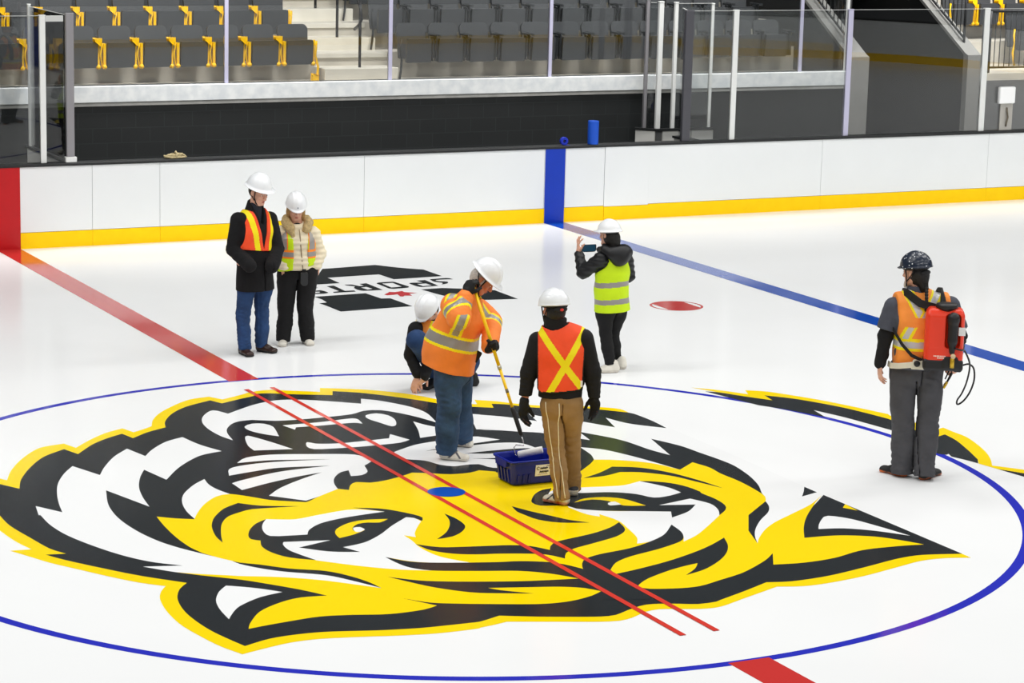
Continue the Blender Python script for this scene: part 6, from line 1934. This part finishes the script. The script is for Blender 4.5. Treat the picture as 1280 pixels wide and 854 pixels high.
    def paint(X):
        x, y, z = X.T

        def dl(a, b):
            a, b = np.array(a), np.array(b)
            d = (b - a) / np.linalg.norm(b - a)
            return np.abs((x - a[0]) * d[1] - (z - a[1]) * d[0])
        q = np.minimum(dl((-0.185, 1.345), (0.140, 0.915)), dl((0.115, 1.355), (-0.135, 0.890)))
        back = y < 0.02
        m = np.where((q < 0.026) & back, 1, 0)
        e = zb - z + 0.09 * (x + 0.04) + 0.9 * np.maximum(np.abs(x + 0.045) - 0.150, 0)
        edge = (e > -0.012) | (np.abs(x + 0.047) > 0.182 + 0.03 * (z - 1.1) - 0.009)
        return np.where(edge & back, 2, np.where(~back, 0, m))
    vest = sculpt('safety_vest', S, (-0.34, -0.24, 0.80), (0.26, 0.24, 1.46), 0.0055, [OR_RED, YEL, EDGE], o, paint, it=1)
    MB().box(-0.008, 0.008, -0.003, 0.003, -0.025, 0.025, Matrix.Translation((0.118, -0.150, 0.985))).build('vest_label', mat('label_white', rgb(240, 236, 230), 0.6), vest, bevel=0.002)
    hh, p = hard_hat(o, j['head'], F, HAT_W, hk * 1.06, 'cap', strap=STRAP, tilt=0.0, off=0.05)
    # nape adjuster with its red dial
    S = Solid().u(ell(p(0, -0.105, 0.005), (0.062, 0.020, 0.028), F), 0.01)
    nb = sculpt('nape_strap', S, p(0, -0.1, 0) - 0.1, p(0, -0.1, 0) + 0.1, 0.006, STRAP, hh, it=1)
    S = Solid().u(ell(p(0.0, -0.124, 0.003), (0.017, 0.008, 0.012), F), 0.01)
    sculpt('dial', S, p(0, -0.12, 0) - 0.05, p(0, -0.12, 0) + 0.05, 0.004, mat('dial_red', rgb(226, 60, 52), 0.5), nb, it=0)
    S = Solid().u(ell(j['head'] - F[1] * 0.028 - F[2] * 0.01, V3(0.084, 0.090, 0.092) * hk, F), 0.02)
    S.cut(ell(j['head'] + F[1] * 0.075 - F[2] * 0.02, (0.10, 0.085, 0.12), F), 0.01)
    sculpt('hair', S, j['head'] - 0.2, j['head'] + 0.2, 0.006, HAIR_K, o, it=1)
    place(n, o)
    tag(o, 'worker seen from behind in khaki trousers, orange vest with yellow cross, beside the blue tote', 'person', 'people on the ice')


# ================================================================== man with the backpack sprayer
def person_sprayer():
    n = 'sprayer'
    j = arr(n)
    th, s, f = axes(190)
    face = V3(-0.72, 0.68, -0.12)
    hk = 0.98
    hl = dict(w=j['wrL'] - V3(0, 0, 0.012), d=V3(0.02, -0.05, -1), n=V3(1, 0.2, 0), thumb=-1, curl={0: (14, 20, 12), 1: (18, 24, 14), 2: (24, 28, 16), 3: (26, 30, 18)}, spread=5)
    hr = dict(w=j['wrR'] - V3(0.0, 0, 0.012), d=V3(-0.10, -0.10, -1), n=V3(-0.8, -0.5, 0), thumb=1, curl=(58, 62, 35), spread=2, thumb_curl=0.5)
    o, F = make_body('person', J[n], th, SKIN, face, k=hk, hands=[hl, hr])
    face_parts(o, j['head'], F, hk, IRIS, LIPS, HAIR_K)
    tr = trousers(o, j, s, CARGO, 0.965, 0.114, 0.108, 0.094, 0.090, hem=0.02, seed=61, pelvis=(0.190, 0.140), deep=0.014)
    # thigh pocket
    SH = BLACK_SHOE
    OS = mat('sole_orange', rgb(40, 34, 32), 0.6, vary=0.5, vscale=12, dark=rgb(214, 110, 50))
    shoe(o, j['heL'], j['toL'], SH, OS, w=0.052, h=0.10, soleh=0.02)
    shoe(o, j['heR'], j['toR'], SH, OS, w=0.052, h=0.10, soleh=0.02)
    shm = (j['shL'] + j['shR']) / 2
    secs = [(j['waist'] - V3(0, 0, 0.10), 0.205, 0.155, s), (j['waist'], 0.205, 0.155, s), (j['chest'], 0.218, 0.150, s), (shm + V3(0, 0, -0.02), 0.195, 0.115, s), (j['neck'] - V3(0, 0, 0.03), 0.085, 0.082, s)]
    # black undershirt sleeves
    for a, q in (('L', 1), ('R', 2)):
        S = Solid()
        S.u(cone(mixp(j['sh' + a], j['el' + a], 0.4), j['el' + a], 0.066, 0.060), 0.02)
        S.u(cone(j['el' + a], j['wr' + a] - V3(0, 0, 0.01), 0.060, 0.047), 0.02)
        S.ripple(folds(mixp(j['el' + a], j['wr' + a], 0.4), j['wr' + a] - j['el' + a], 0.16, 0.008, 2 * PI / 0.05, q))
        S.ripple(waves(5, 6, 20, 60, 0.003))
        lo_, hi_ = ((-0.42, -0.18, 0.88), (0.0, 0.18, 1.46)) if a == 'L' else ((0.05, -0.18, 0.88), (0.48, 0.18, 1.46))
        sculpt('undershirt_sleeve', S, lo_, hi_, 0.007, BLACKCLOTH, o, it=1)
    S = Solid()
    trunk(S, secs)
    for a, q in (('L', 1), ('R', 2)):
        S.u(cone(j['sh' + a] + V3(0, 0, -0.02), mixp(j['sh' + a], j['el' + a], 0.80), 0.088, 0.090), 0.03)
        S.ripple(folds(j['sh' + a], j['el' + a] - j['sh' + a], 0.2, 0.005, 2 * PI / 0.07, q))
    S.ripple(waves(3, 8, 10, 30, 0.006))
    for a in 'LR':
        c = mixp(j['sh' + a], j['el' + a], 0.80)
        pl, bl = plane(c, j['el' + a] - j['sh' + a]), ball(c, 0.17)
        S.cut(lambda P, pl=pl, bl=bl: np.maximum(-pl(P), bl(P)), 0.004)
    S.keep(plane(j['waist'] - V3(0, 0, 0.13), (0, 0, -1)), 0.006)
    S.u(cone(j['neck'] - V3(0, 0, 0.05), j['neck'] + V3(0, 0, 0.005), 0.085, 0.072), 0.02)
    S.cut(cone(j['neck'] + V3(0, 0, 0.0), j['head'], 0.062, 0.08), 0.008)
    sculpt('t_shirt', S, (-0.42, -0.26, 0.85), (0.46, 0.26, 1.66), 0.0075, TEE, o, it=1)
    S = Solid()
    trunk(S, grow(secs, 0.016))
    S.u(cone(j['shL'] + V3(0.04, 0, 0.01), j['shL'] + V3(0.02, 0, 0.0), 0.092, 0.09), 0.03)
    S.u(cone(j['shR'] - V3(0.04, 0, -0.01), j['shR'] - V3(0.02, 0, 0.0), 0.092, 0.09), 0.03)
    S.ripple(waves(15, 7, 10, 30, 0.007))
    S.keep(lambda P: 0.945 - P[:, 2], 0.006)
    S.cut(cone(j['neck'] - V3(0, 0, 0.06), j['neck'] + V3(0, 0, 0.1), 0.088, 0.105), 0.01)
    S.keep(lambda P: np.abs((P - j['chest']) @ s) - 0.205, 0.01)

    def paint(X):
        x, y, z = X.T
        u = x - 0.015
        m = np.zeros(len(X), int)
        # belt band and the braces that fan from it
        m = np.where((z > 1.085) & (z < 1.185), 1, m)
        m = np.where((z > 1.108) & (z < 1.160), 2, m)
        back = y < 0
        for q in (-1, 1):
            # line from the shoulder towards the middle of the back and out again
            d = np.abs(u * q - (0.070 + (z - 1.50) * 0.55 + 0.02)) * 0.85
            w_ = (z > 1.36)
            m = np.where(w_ & (d < 0.042), 1, m)
            m = np.where(w_ & (d < 0.024), 2, m)
            d2 = np.abs(u * q - (0.14 - np.clip(z - 1.18, 0, 0.2) * 0.45)) * 0.85
            w_ = (z > 1.18) & (z <= 1.28)
            m = np.where(w_ & (d2 < 0.042), 1, m)
            m = np.where(w_ & (d2 < 0.020), 2, m)
        return m
    sculpt('safety_vest', S, (-0.32, -0.28, 0.86), (0.34, 0.28, 1.62), 0.006, [OR_SOFT, YEL, SILV_B], o, paint, it=1)
    # speckled navy helmet
    NAVY = mat('hat_navy', rgb(28, 38, 56), 0.3, coat=0.3)
    nt = NAVY.node_tree
    vo = nt.nodes.new('ShaderNodeTexVoronoi')
    vo.inputs['Scale'].default_value = 34
    tc = nt.nodes['Texture Coordinate']
    nt.links.new(tc.outputs['Object'], vo.inputs['Vector'])
    cr = nt.nodes.new('ShaderNodeValToRGB')
    cr.color_ramp.elements[0].position = 0.16
    cr.color_ramp.elements[0].color = rgb(225, 230, 236)
    cr.color_ramp.elements[1].position = 0.20
    cr.color_ramp.elements[1].color = rgb(28, 38, 56)
    nt.links.new(vo.outputs['Distance'], cr.inputs['Fac'])
    nt.links.new(cr.outputs['Color'], nt.nodes['Principled BSDF'].inputs['Base Color'])
    hh, p = hard_hat(o, j['head'], F, NAVY, hk * 1.04, 'cap', strap=STRAP, tilt=0.0)
    S = Solid().u(ell(p(0, -0.100, 0.0), (0.066, 0.022, 0.026), F), 0.01)
    sculpt('nape_strap', S, p(0, -0.1, 0) - 0.1, p(0, -0.1, 0) + 0.1, 0.006, STRAP, hh, it=1)
    S = Solid().u(ell(j['head'] - F[1] * 0.030 - F[2] * 0.015, V3(0.085, 0.090, 0.096) * hk, F), 0.02)
    S.u(cone(j['head'] - F[1] * 0.07 - F[2] * 0.04, j['head'] - F[1] * 0.075 - F[2] * 0.13, 0.052, 0.04), 0.03)
    S.cut(ell(j['head'] + F[1] * 0.075 - F[2] * 0.02, (0.10, 0.085, 0.12), F), 0.01)
    S.ripple(waves(2, 8, 60, 160, 0.003))
    hr_ = sculpt('hair', S, j['head'] - 0.24, j['head'] + 0.2, 0.006, HAIR_K, o, it=1)
    # braid lying over the collar
    S = Solid()
    q0 = j['head'] - F[1] * 0.11 - F[2] * 0.10
    for k in range(8):
        t = k / 7
        c = V3(0.030 + 0.004 * math.sin(k * PI), -0.125 - 0.035 * min(1, t * 2), 1.60 - 0.17 * t)
        S.u(ell(c, (0.017 - 0.003 * t, 0.013, 0.017)), 0.006)
    sculpt('braid', S, (-0.05, -0.25, 1.38), (0.12, -0.05, 1.68), 0.005, HAIR_K, o, it=1)
    S = Solid()
    S.u(ell(j['head'] + F[1] * 0.070 - F[2] * 0.100, (0.050, 0.036, 0.052), F), 0.02)
    S.u(ell(j['head'] + F[1] * 0.078 - F[2] * 0.150, (0.034, 0.026, 0.045), F), 0.03)
    S.ripple(waves(2, 8, 60, 160, 0.003))
    sculpt('beard', S, j['head'] - 0.25, j['head'] + 0.2, 0.006, HAIR_W, o, it=1)
    place(n, o)
    tag(o, 'man in navy hard hat and grey trousers wearing an orange-red backpack sprayer', 'person', 'people on the ice')
    return o


person_coat()
person_cream()
person_phone()
person_kneel()
person_painter()
person_khaki()
SPRAYER = person_sprayer()
# ------------------------------------------------------------------ backpack sprayer
def backpack():
    o = empty('backpack_sprayer', BASE['sprayer'], -YAW)
    j = arr('sprayer')
    RED = mat('tank_red', rgb(238, 58, 26), 0.35, vary=0.05, coat=0.15)
    BLK = mat('sprayer_black', rgb(26, 26, 28), 0.45)
    c = V3(0.172, -0.262, 1.235)      # middle of the tank
    F = np.stack([V3(1, -0.12, 0) / np.linalg.norm(V3(1, -0.12, 0)), V3(0.12, 1, 0) / np.linalg.norm(V3(0.12, 1, 0)), V3(0, 0, 1)])
    p = lambda x, y, z: c + np.array([x, y, z]) @ F
    S = Solid()
    S.u(rbox(p(0, 0, 0), (0.158, 0.088, 0.215), F, 0.045), 0.02)
    S.u(rbox(p(0, 0.01, 0.205), (0.140, 0.070, 0.03), F, 0.028), 0.03)
    S.cut(rbox(p(0.065, -0.085, 0.055), (0.058, 0.045, 0.140), F, 0.03), 0.012)
    S.cut(plane(p(0, 0, -0.165), (0, 0, 1)), 0.004) if False else None
    S.keep(plane(p(0, 0, -0.205), (0, 0, -1)), 0.004)
    for z in (-0.09, 0.15):
        S.cut(cone(p(-0.2, -0.092, z), p(0.0, -0.092, z), 0.004, 0.004), 0.004)
    sculpt('tank', S, c - 0.32, c + 0.32, 0.006, RED, o, it=1)
    S = Solid().u(rbox(p(0, 0.0, -0.225), (0.162, 0.092, 0.048), F, 0.025), 0.02)
    S.u(rbox(p(0.06, -0.05, -0.20), (0.062, 0.045, 0.055), F, 0.02), 0.02)
    for x in (-0.12, 0.12):
        S.u(rbox(p(x, 0, -0.26), (0.03, 0.08, 0.02), F, 0.012), 0.01)
    sculpt('base', S, c + V3(-0.3, -0.2, -0.35), c + V3(0.3, 0.2, -0.1), 0.006, BLK, o, it=1)
    M = Matrix.Translation(Vector(p(0.01, 0.005, 0.232)))
    cap = MB().lathe([(0.0, 0.045), (0.05, 0.045), (0.083, 0.038), (0.090, 0.028), (0.090, 0.010), (0.082, 0.0), (0.07, -0.02)], 28, M).build('filler_cap', BLK, o, smooth=True)
    # pump cylinder in its recess with brass fittings
    S = Solid().u(cone(p(0.065, -0.085, 0.150), p(0.065, -0.092, -0.02), 0.044, 0.040), 0.01)
    S.u(cone(p(0.065, -0.092, -0.02), p(0.065, -0.10, -0.11), 0.036, 0.022), 0.015)
    S.u(cone(p(0.065, -0.088, 0.165), p(0.065, -0.088, 0.150), 0.050, 0.050), 0.008)
    pump = sculpt('pump_handle', S, c - 0.3, c + 0.3, 0.006, BLK, o, it=1)
    MB().lathe([(0.0, 0.0), (0.018, 0.0), (0.018, 0.075), (0.012, 0.08), (0.012, 0.095), (0, 0.096)], 16, Matrix.Translation(Vector(p(0.070, -0.125, -0.235)))).build('brass_valve', mat('brass', rgb(206, 168, 52), 0.3, metal=0.7), pump, smooth=True)
    MB().lathe([(0.0, 0.0), (0.020, 0.003), (0.020, 0.018), (0, 0.022)], 16, Matrix.Translation(Vector(p(0.072, -0.135, -0.135))) @ Matrix.Rotation(PI / 2, 4, 'X')).build('gauge', mat('gauge_cream', rgb(214, 190, 150), 0.4), pump, smooth=True)
    MB().box(-0.028, 0.028, -0.002, 0.002, -0.034, 0.034, Matrix.Translation(Vector(p(0.138, -0.0895, 0.06)))).build('sticker', mat('sticker_white', rgb(230, 230, 228), 0.5), o, bevel=0.001)
    # two short lines of small pale lettering low on the tank
    mb = MB()
    rr_ = random.Random(5)
    for row, z in enumerate((-0.150, -0.165)):
        x = -0.075 + 0.03 * row
        while x < (0.015 if row == 0 else 0.02):
            w_ = rr_.uniform(0.006, 0.011)
            mb.box(-w_ / 2, w_ / 2, -0.0012, 0.0012, -0.005, 0.005, Matrix.Translation(Vector(p(x, -0.0893, z))))
            x += w_ + 0.003
    mb.build('tank_lettering', mat('letter_pale', rgb(250, 220, 206), 0.5), o)
    # harness
    mb = MB()

    def belt(name, pts, w_, t_, m, par):
        P = [Vector(q) for q in pts]
        vs, fs = [], []
        for i, q in enumerate(P):
            t = (P[min(i + 1, len(P) - 1)] - P[max(i - 1, 0)]).normalized()
            out = Vector((q.x - 0.02, q.y, 0)).normalized() if abs(t.z) > 0.5 else Vector((q.x - 0.02, q.y, 0.02)).normalized()
            sd = t.cross(out).normalized()
            out = sd.cross(t).normalized()
            vs += [q + sd * w_ + out * t_, q - sd * w_ + out * t_, q - sd * w_ - out * t_, q + sd * w_ - out * t_]
        for i in range(len(P) - 1):
            for k in range(4):
                fs.append((i * 4 + k, i * 4 + (k + 1) % 4, i * 4 + 4 + (k + 1) % 4, i * 4 + 4 + k))
        fs += [(3, 2, 1, 0), tuple((len(P) - 1) * 4 + k for k in range(4))]
        m_ = MB().add(vs, fs)
        return m_.build(name, m, par, bevel=0.004)
    belt('shoulder_strap', [p(-0.03, 0.06, 0.21), (-0.02, -0.170, 1.485), (-0.085, -0.135, 1.530), (-0.125, -0.06, 1.556), (-0.135, 0.03, 1.545), (-0.13, 0.13, 1.46), (-0.12, 0.185, 1.30), (-0.13, 0.19, 1.15)], 0.032, 0.010, STRAP, o)
    belt('shoulder_strap', [p(0.04, 0.06, 0.22), (0.165, -0.170, 1.500), (0.170, -0.125, 1.545), (0.170, -0.05, 1.567), (0.165, 0.04, 1.555), (0.155, 0.13, 1.47), (0.15, 0.185, 1.30), (0.15, 0.19, 1.15)], 0.034, 0.010, STRAP, o)
    belt('side_strap', [p(-0.15, 0.02, -0.22), (-0.075, -0.215, 1.06), (-0.150, -0.180, 1.14), (-0.200, -0.115, 1.22), (-0.232, 0.0, 1.28)], 0.014, 0.005, STRAP, o)
    hip = belt('hip_belt', [p(-0.05, 0.03, -0.255), (-0.02, -0.205, 0.985), (-0.10, -0.190, 0.972), (-0.165, -0.145, 0.955), (-0.215, -0.06, 0.94), (-0.225, 0.03, 0.94)], 0.024, 0.006, mat('belt_cream', rgb(222, 216, 196), 0.6), o)
    S = Solid().u(rbox((-0.005, -0.215, 0.985), (0.062, 0.012, 0.042), np.stack([nrm(V3(1, -0.15, -0.2)), nrm(V3(0.15, 1, 0)), V3(0, 0, 1)]), 0.010))
    sculpt('buckle_plate', S, (-0.12, -0.3, 0.9), (0.12, -0.15, 1.08), 0.005, MATS['belt_cream'], hip, it=1)
    MB().lathe([(0.0, 0.0), (0.026, 0.0), (0.026, 0.012), (0.018, 0.018), (0, 0.018)], 18, Matrix.Translation((-0.03, -0.226, 0.995)) @ Matrix.Rotation(PI / 2, 4, 'X')).build('buckle', BLK, hip, smooth=True)
    # hose: out of the pump, down beside him and round in a loop to the wand in his hand
    hp = [p(0.085, -0.12, -0.075), p(0.14, -0.13, -0.085), (0.345, -0.26, 1.12), (0.395, -0.22, 1.03), (0.415, -0.16, 0.95), (0.405, -0.12, 0.83), (0.375, -0.10, 0.73), (0.340, -0.10, 0.67),
          (0.345, -0.10, 0.635), (0.395, -0.09, 0.665), (0.445, -0.08, 0.74), (0.475, -0.07, 0.84), (0.468, -0.06, 0.93), (0.43, -0.05, 0.965), (0.385, -0.04, 0.955), (0.345, -0.02, 0.935), (0.318, 0.0, 0.915)]
    cu = []
    P = [np.array(q, float) for q in hp]
    for i in range(len(P) - 1):
        a, b, c_, d = P[max(i - 1, 0)], P[i], P[i + 1], P[min(i + 2, len(P) - 1)]
        for t in np.linspace(0, 1, 6)[:-1]:
            cu.append(0.5 * ((2 * b) + (-a + c_) * t + (2 * a - 5 * b + 4 * c_ - d) * t * t + (-a + 3 * b - 3 * c_ + d) * t**3))
    cu.append(P[-1])
    MB().tube(cu, 0.0075, 8).build('hose', BLK, o, smooth=True)
    wd = MB().tube([(0.335, 0.03, 0.945), (0.305, -0.01, 0.895), (0.275, -0.05, 0.850), (0.25, -0.08, 0.815)], [0.013, 0.013, 0.010, 0.008], 10).build('spray_wand', BLK, o, smooth=True)
    MB().tube([(0.25, -0.08, 0.815), (0.232, -0.10, 0.795), (0.222, -0.11, 0.77)], [0.012, 0.014, 0.008], 10).build('brass_nozzle', MATS['brass'], wd, smooth=True)
    MB().tube([(0.315, -0.035, 0.915), (0.268, -0.045, 0.905), (0.235, -0.075, 0.84)], 0.006, 8).build('trigger_lever', BLK, wd, smooth=True)
    tag(o, 'orange-red tank sprayer with black pump and hose on the back of the navy-helmeted man', 'backpack sprayer')


backpack()


# ------------------------------------------------------------------ roller on its pole
def roller_pole():
    L = POLE_B - POLE_T
    o = empty('roller_pole', POLE_B)
    R_ = lambda v: Vector(v) - POLE_B
    n_ = L.normalized()
    PY = mat('pole_yellow', rgb(255, 208, 0), 0.35, vary=0.03)
    MB().tube([R_(POLE_T), R_(POLE_T + L * 0.55)], 0.0145, 14).build('pole', PY, o, smooth=True)
    MB().tube([R_(POLE_T + L * 0.548), R_(POLE_T + L * 0.57)], 0.0172, 14).build('collar', mat('collar_steel', rgb(200, 196, 170), 0.3, metal=0.6), o, smooth=True)
    MB().tube([R_(POLE_T + L * 0.57), R_(POLE_T + L * 0.83)], 0.0125, 14).build('pole_extension', PY, o, smooth=True)
    MB().tube([R_(POLE_T + L * 0.70), R_(POLE_T + L * 0.725)], 0.0130, 14).build('printed_band', mat('band_grey', rgb(120, 110, 80), 0.5), o, smooth=True)
    MB().tube([R_(POLE_T + L * 0.82), R_(POLE_T + L * 0.84), R_(POLE_T + L * 0.97), R_(POLE_B)], [0.0165, 0.019, 0.018, 0.014], 14).build('handle', mat('grip_black', rgb(24, 24, 25), 0.6), o, smooth=True)
    A, B = Vector((0.742, 0.205, 0.195)), Vector((0.915, 0.105, 0.246))
    ax = (B - A).normalized()
    st = [POLE_B, POLE_B + n_ * 0.055, Vector((0.793, 0.205, 0.268)), Vector((0.735, 0.232, 0.272)), Vector((0.712, 0.222, 0.255)), Vector((0.722, 0.218, 0.190)), A - ax * 0.006, A + ax * 0.05]
    MB().tube([R_(q) for q in st], 0.0048, 8).build('wire_frame', mat('wire_steel', rgb(190, 190, 192), 0.25, metal=0.85), o, smooth=True)
    M = Matrix.Translation(R_(A)) @ ax.to_track_quat('Z', 'Y').to_matrix().to_4x4()
    l = (B - A).length
    cov = MB().lathe([(0.012, 0.0), (0.026, 0.0), (0.0295, 0.006), (0.0295, l - 0.006), (0.026, l), (0.0, l)], 28, M).build('roller_cover', mat('nap_white', rgb(244, 244, 242), 0.9, vary=0.06, bump=0.5, bscale=300), o, smooth=True)
    MB().lathe([(0.006, -0.006), (0.0225, -0.004), (0.0225, 0.004), (0.006, 0.006)], 20, M).build('end_cap', mat('cap_dark', rgb(30, 30, 32), 0.5), cov, smooth=True)
    tag(o, 'paint roller on a long yellow pole held by the painter over the blue tote', 'paint roller')


roller_pole()


# ------------------------------------------------------------------ blue tote
def tote():
    o = empty('storage_tote', (0.575 + 0.215, 0.10, 0.0045))
    TB = mat('tote_blue', rgb(12, 34, 150), 0.35, vary=0.10, vscale=6)
    H = 0.205
    bx, by, tx, ty = 0.215, 0.140, 0.243, 0.172

    def loop(hx, hy, z, r=0.035, n=5):
        pts = []
        for sx, sy, a in ((1, 1, 0), (-1, 1, PI / 2), (-1, -1, PI), (1, -1, 1.5 * PI)):
            for k in range(n + 1):
                q = a + PI / 2 * k / n
                pts.append((sx * (hx - r) + r * math.cos(q), sy * (hy - r) + r * math.sin(q), z))
        return pts
    rings = [loop(bx - 0.012, by - 0.012, 0.0), loop(bx, by, 0.012), loop(bx + (tx - bx) * 0.72, by + (ty - by) * 0.72, H * 0.80), loop(tx - 0.008, ty - 0.008, H * 0.82), loop(tx, ty, H),
             loop(tx - 0.010, ty - 0.010, H), loop(tx - 0.020, ty - 0.020, H * 0.82), loop(bx - 0.006, by - 0.006, 0.016)]
    n = len(rings[0])
    mb = MB()
    vs = [q for r in rings for q in r]
    fs = []
    for i in range(len(rings) - 1):
        for k in range(n):
            fs.append((i * n + k, i * n + (k + 1) % n, (i + 1) * n + (k + 1) % n, (i + 1) * n + k))
    fs.append(tuple(reversed(range(n))))
    fs.append(tuple(range((len(rings) - 1) * n, len(rings) * n)))
    mb.add(vs, fs)
    mb.build('tub', TB, o, smooth=False, bevel=0.003)
    # rolled rim with hand grips on the short sides
    MB().tube(loop(tx + 0.002, ty + 0.002, H - 0.004), 0.0095, 8, closed=True).build('rim', TB, o, smooth=True)
    for sx in (-1, 1):
        MB().prism([(-0.085, H - 0.055), (0.085, H - 0.055), (0.10, H - 0.004), (-0.10, H - 0.004)], sorted((sx * (tx - 0.004), sx * (tx + 0.014))), 'x').build('hand_grip', TB, o, bevel=0.005)
    # upright ribs moulded into the walls
    for y in (-0.085, -0.03, 0.03, 0.085):
        for sx in (-1, 1):
            MB().prism([(sx * (bx - 0.004), 0.02), (sx * (bx + 0.009), 0.02), (sx * (tx - 0.001), H * 0.62), (sx * (tx - 0.018), H * 0.62)], (y - 0.012, y + 0.012), 'y').build('rib', TB, o, bevel=0.002)
    for x in (-0.17, -0.12, -0.07, 0.14, 0.18):
        MB().prism([(-(by - 0.004), 0.02), (-(by + 0.009), 0.02), (-(ty - 0.012), H * 0.45), (-(ty - 0.025), H * 0.45)], (x - 0.010, x + 0.010), 'x').build('rib', TB, o, bevel=0.002)
    # white sticker with a hand-written line or two
    tl = math.atan2(ty - by, H)
    M = Matrix.Translation((0.045, -by - (ty - by) * 0.60 - 0.0015, H * 0.57)) @ Matrix.Rotation(-tl * 0.95, 4, 'X')
    M = Matrix.Translation((0.045, -by - (ty - by) * 0.60 - 0.002, H * 0.57)) @ Matrix.Rotation(tl * 0.9, 4, 'X')
    lab = MB().box(-0.068, 0.068, -0.0012, 0.0012, -0.048, 0.048, M).build('sticker', mat('sticker_paper', rgb(250, 249, 244), 0.6), o)
    INK = mat('ink', rgb(40, 38, 44), 0.6)
    mk = MB()

    def pen(pts, r=0.0022):
        mk.tube([M @ Vector((x, -0.003, z)) for x, z in pts], r, 5)
    pen([(-0.052, 0.010), (-0.058, 0.024), (-0.044, 0.032), (-0.034, 0.026)])
    pen([(-0.056, 0.012), (-0.044, 0.006), (-0.034, 0.012)])
    for x0, z0, k in ((-0.026, 0.010, 5), (-0.030, -0.020, 6)):
        for q in range(k):
            x = x0 + q * 0.0135
            pen([(x, z0), (x + 0.004, z0 + 0.018 - 0.003 * (q % 2)), (x + 0.009, z0 + 0.001), (x + 0.012, z0 + 0.014)])
    pen([(0.030, 0.038), (0.052, 0.036), (0.060, 0.022), (0.052, 0.008)], 0.0016)
    mk.build('handwriting', INK, lab, smooth=True)
    pen2 = MB().tube([M @ Vector((-0.045 + 0.011 * k, -0.003, -0.036 + 0.003 * (k % 2))) for k in range(9)], 0.0015, 5).build('small_print', mat('print_rust', rgb(176, 132, 96), 0.6), lab)
    tag(o, 'dark blue plastic tote with a white sticker standing on the painted tiger face', 'tote')


tote()
# ------------------------------------------------------------------ camera and light
cam_d = bpy.data.cameras.new('camera')
cam = bpy.data.objects.new('camera', cam_d)
COL.objects.link(cam)
cam_d.sensor_fit = 'HORIZONTAL'
cam_d.sensor_width = 36.0
cam_d.lens = 36.0 * F_PX / 1280.0
cam_d.clip_end = 200
R, U, Fw = (Vector(v) for v in CAM_AXES)
m = Matrix((R, U, -Fw)).transposed().to_4x4()
m.translation = Vector(CAM_POS)
cam.matrix_world = m
SC.camera = cam

w = bpy.data.worlds.new('arena_air')
SC.world = w
w.use_nodes = True
w.node_tree.nodes['Background'].inputs['Color'].default_value = (0.75, 0.79, 0.83, 1)
w.node_tree.nodes['Background'].inputs['Strength'].default_value = 0.10


def lamp(name, x, y, z, sx, sy, power, tgt=None):
    d = bpy.data.lights.new(name, 'AREA')
    d.shape = 'RECTANGLE'
    d.size, d.size_y = sx, sy
    d.energy = power
    d.color = (1.0, 0.985, 0.96)
    o = bpy.data.objects.new(name, d)
    COL.objects.link(o)
    o.location = (x, y, z)
    t = Vector(tgt or (x, y, 0)) - Vector((x, y, z))
    o.rotation_euler = t.to_track_quat('-Z', 'Y').to_euler()
    return o


# rows of arena lamps under the roof
for x in (-12, -4, 4, 12, 20, 28):
    for y, k in ((-9, 0.6), (-1, 1.0), (5, 1.38)):
        lamp('arena_lamp', x, y, 12.5, 5.0, 2.0, LAMP_W * k)
# lamps over the near stand, tipped towards the ice
for x in (-10, 0, 10, 18):
    lamp('arena_lamp', x, -17.5, 11.0, 5.0, 1.5, LAMP_W * 1.1, (x + 3, 7, 0))

# unseen fill lights added beyond the boards to brighten the seating
for x in (-4, 3, 10, 17, 23):
    lamp('stand_fill', x, 13.5, 7.6, 3.0, 0.8, LAMP_W * STAND_FILL, (x, 15.6, 1.6)).data.spread = math.radians(95)

vs = SC.view_settings
vs.view_transform = 'Standard'
vs.look = 'None'
vs.exposure = EXPOSURE
vs.gamma = 1.0
vs.use_curve_mapping = False
SC.cycles.use_denoising = True
SC.cycles.max_bounces = 8
SC.cycles.transparent_max_bounces = 24
SC.cycles.caustics_reflective = False
SC.cycles.caustics_refractive = False
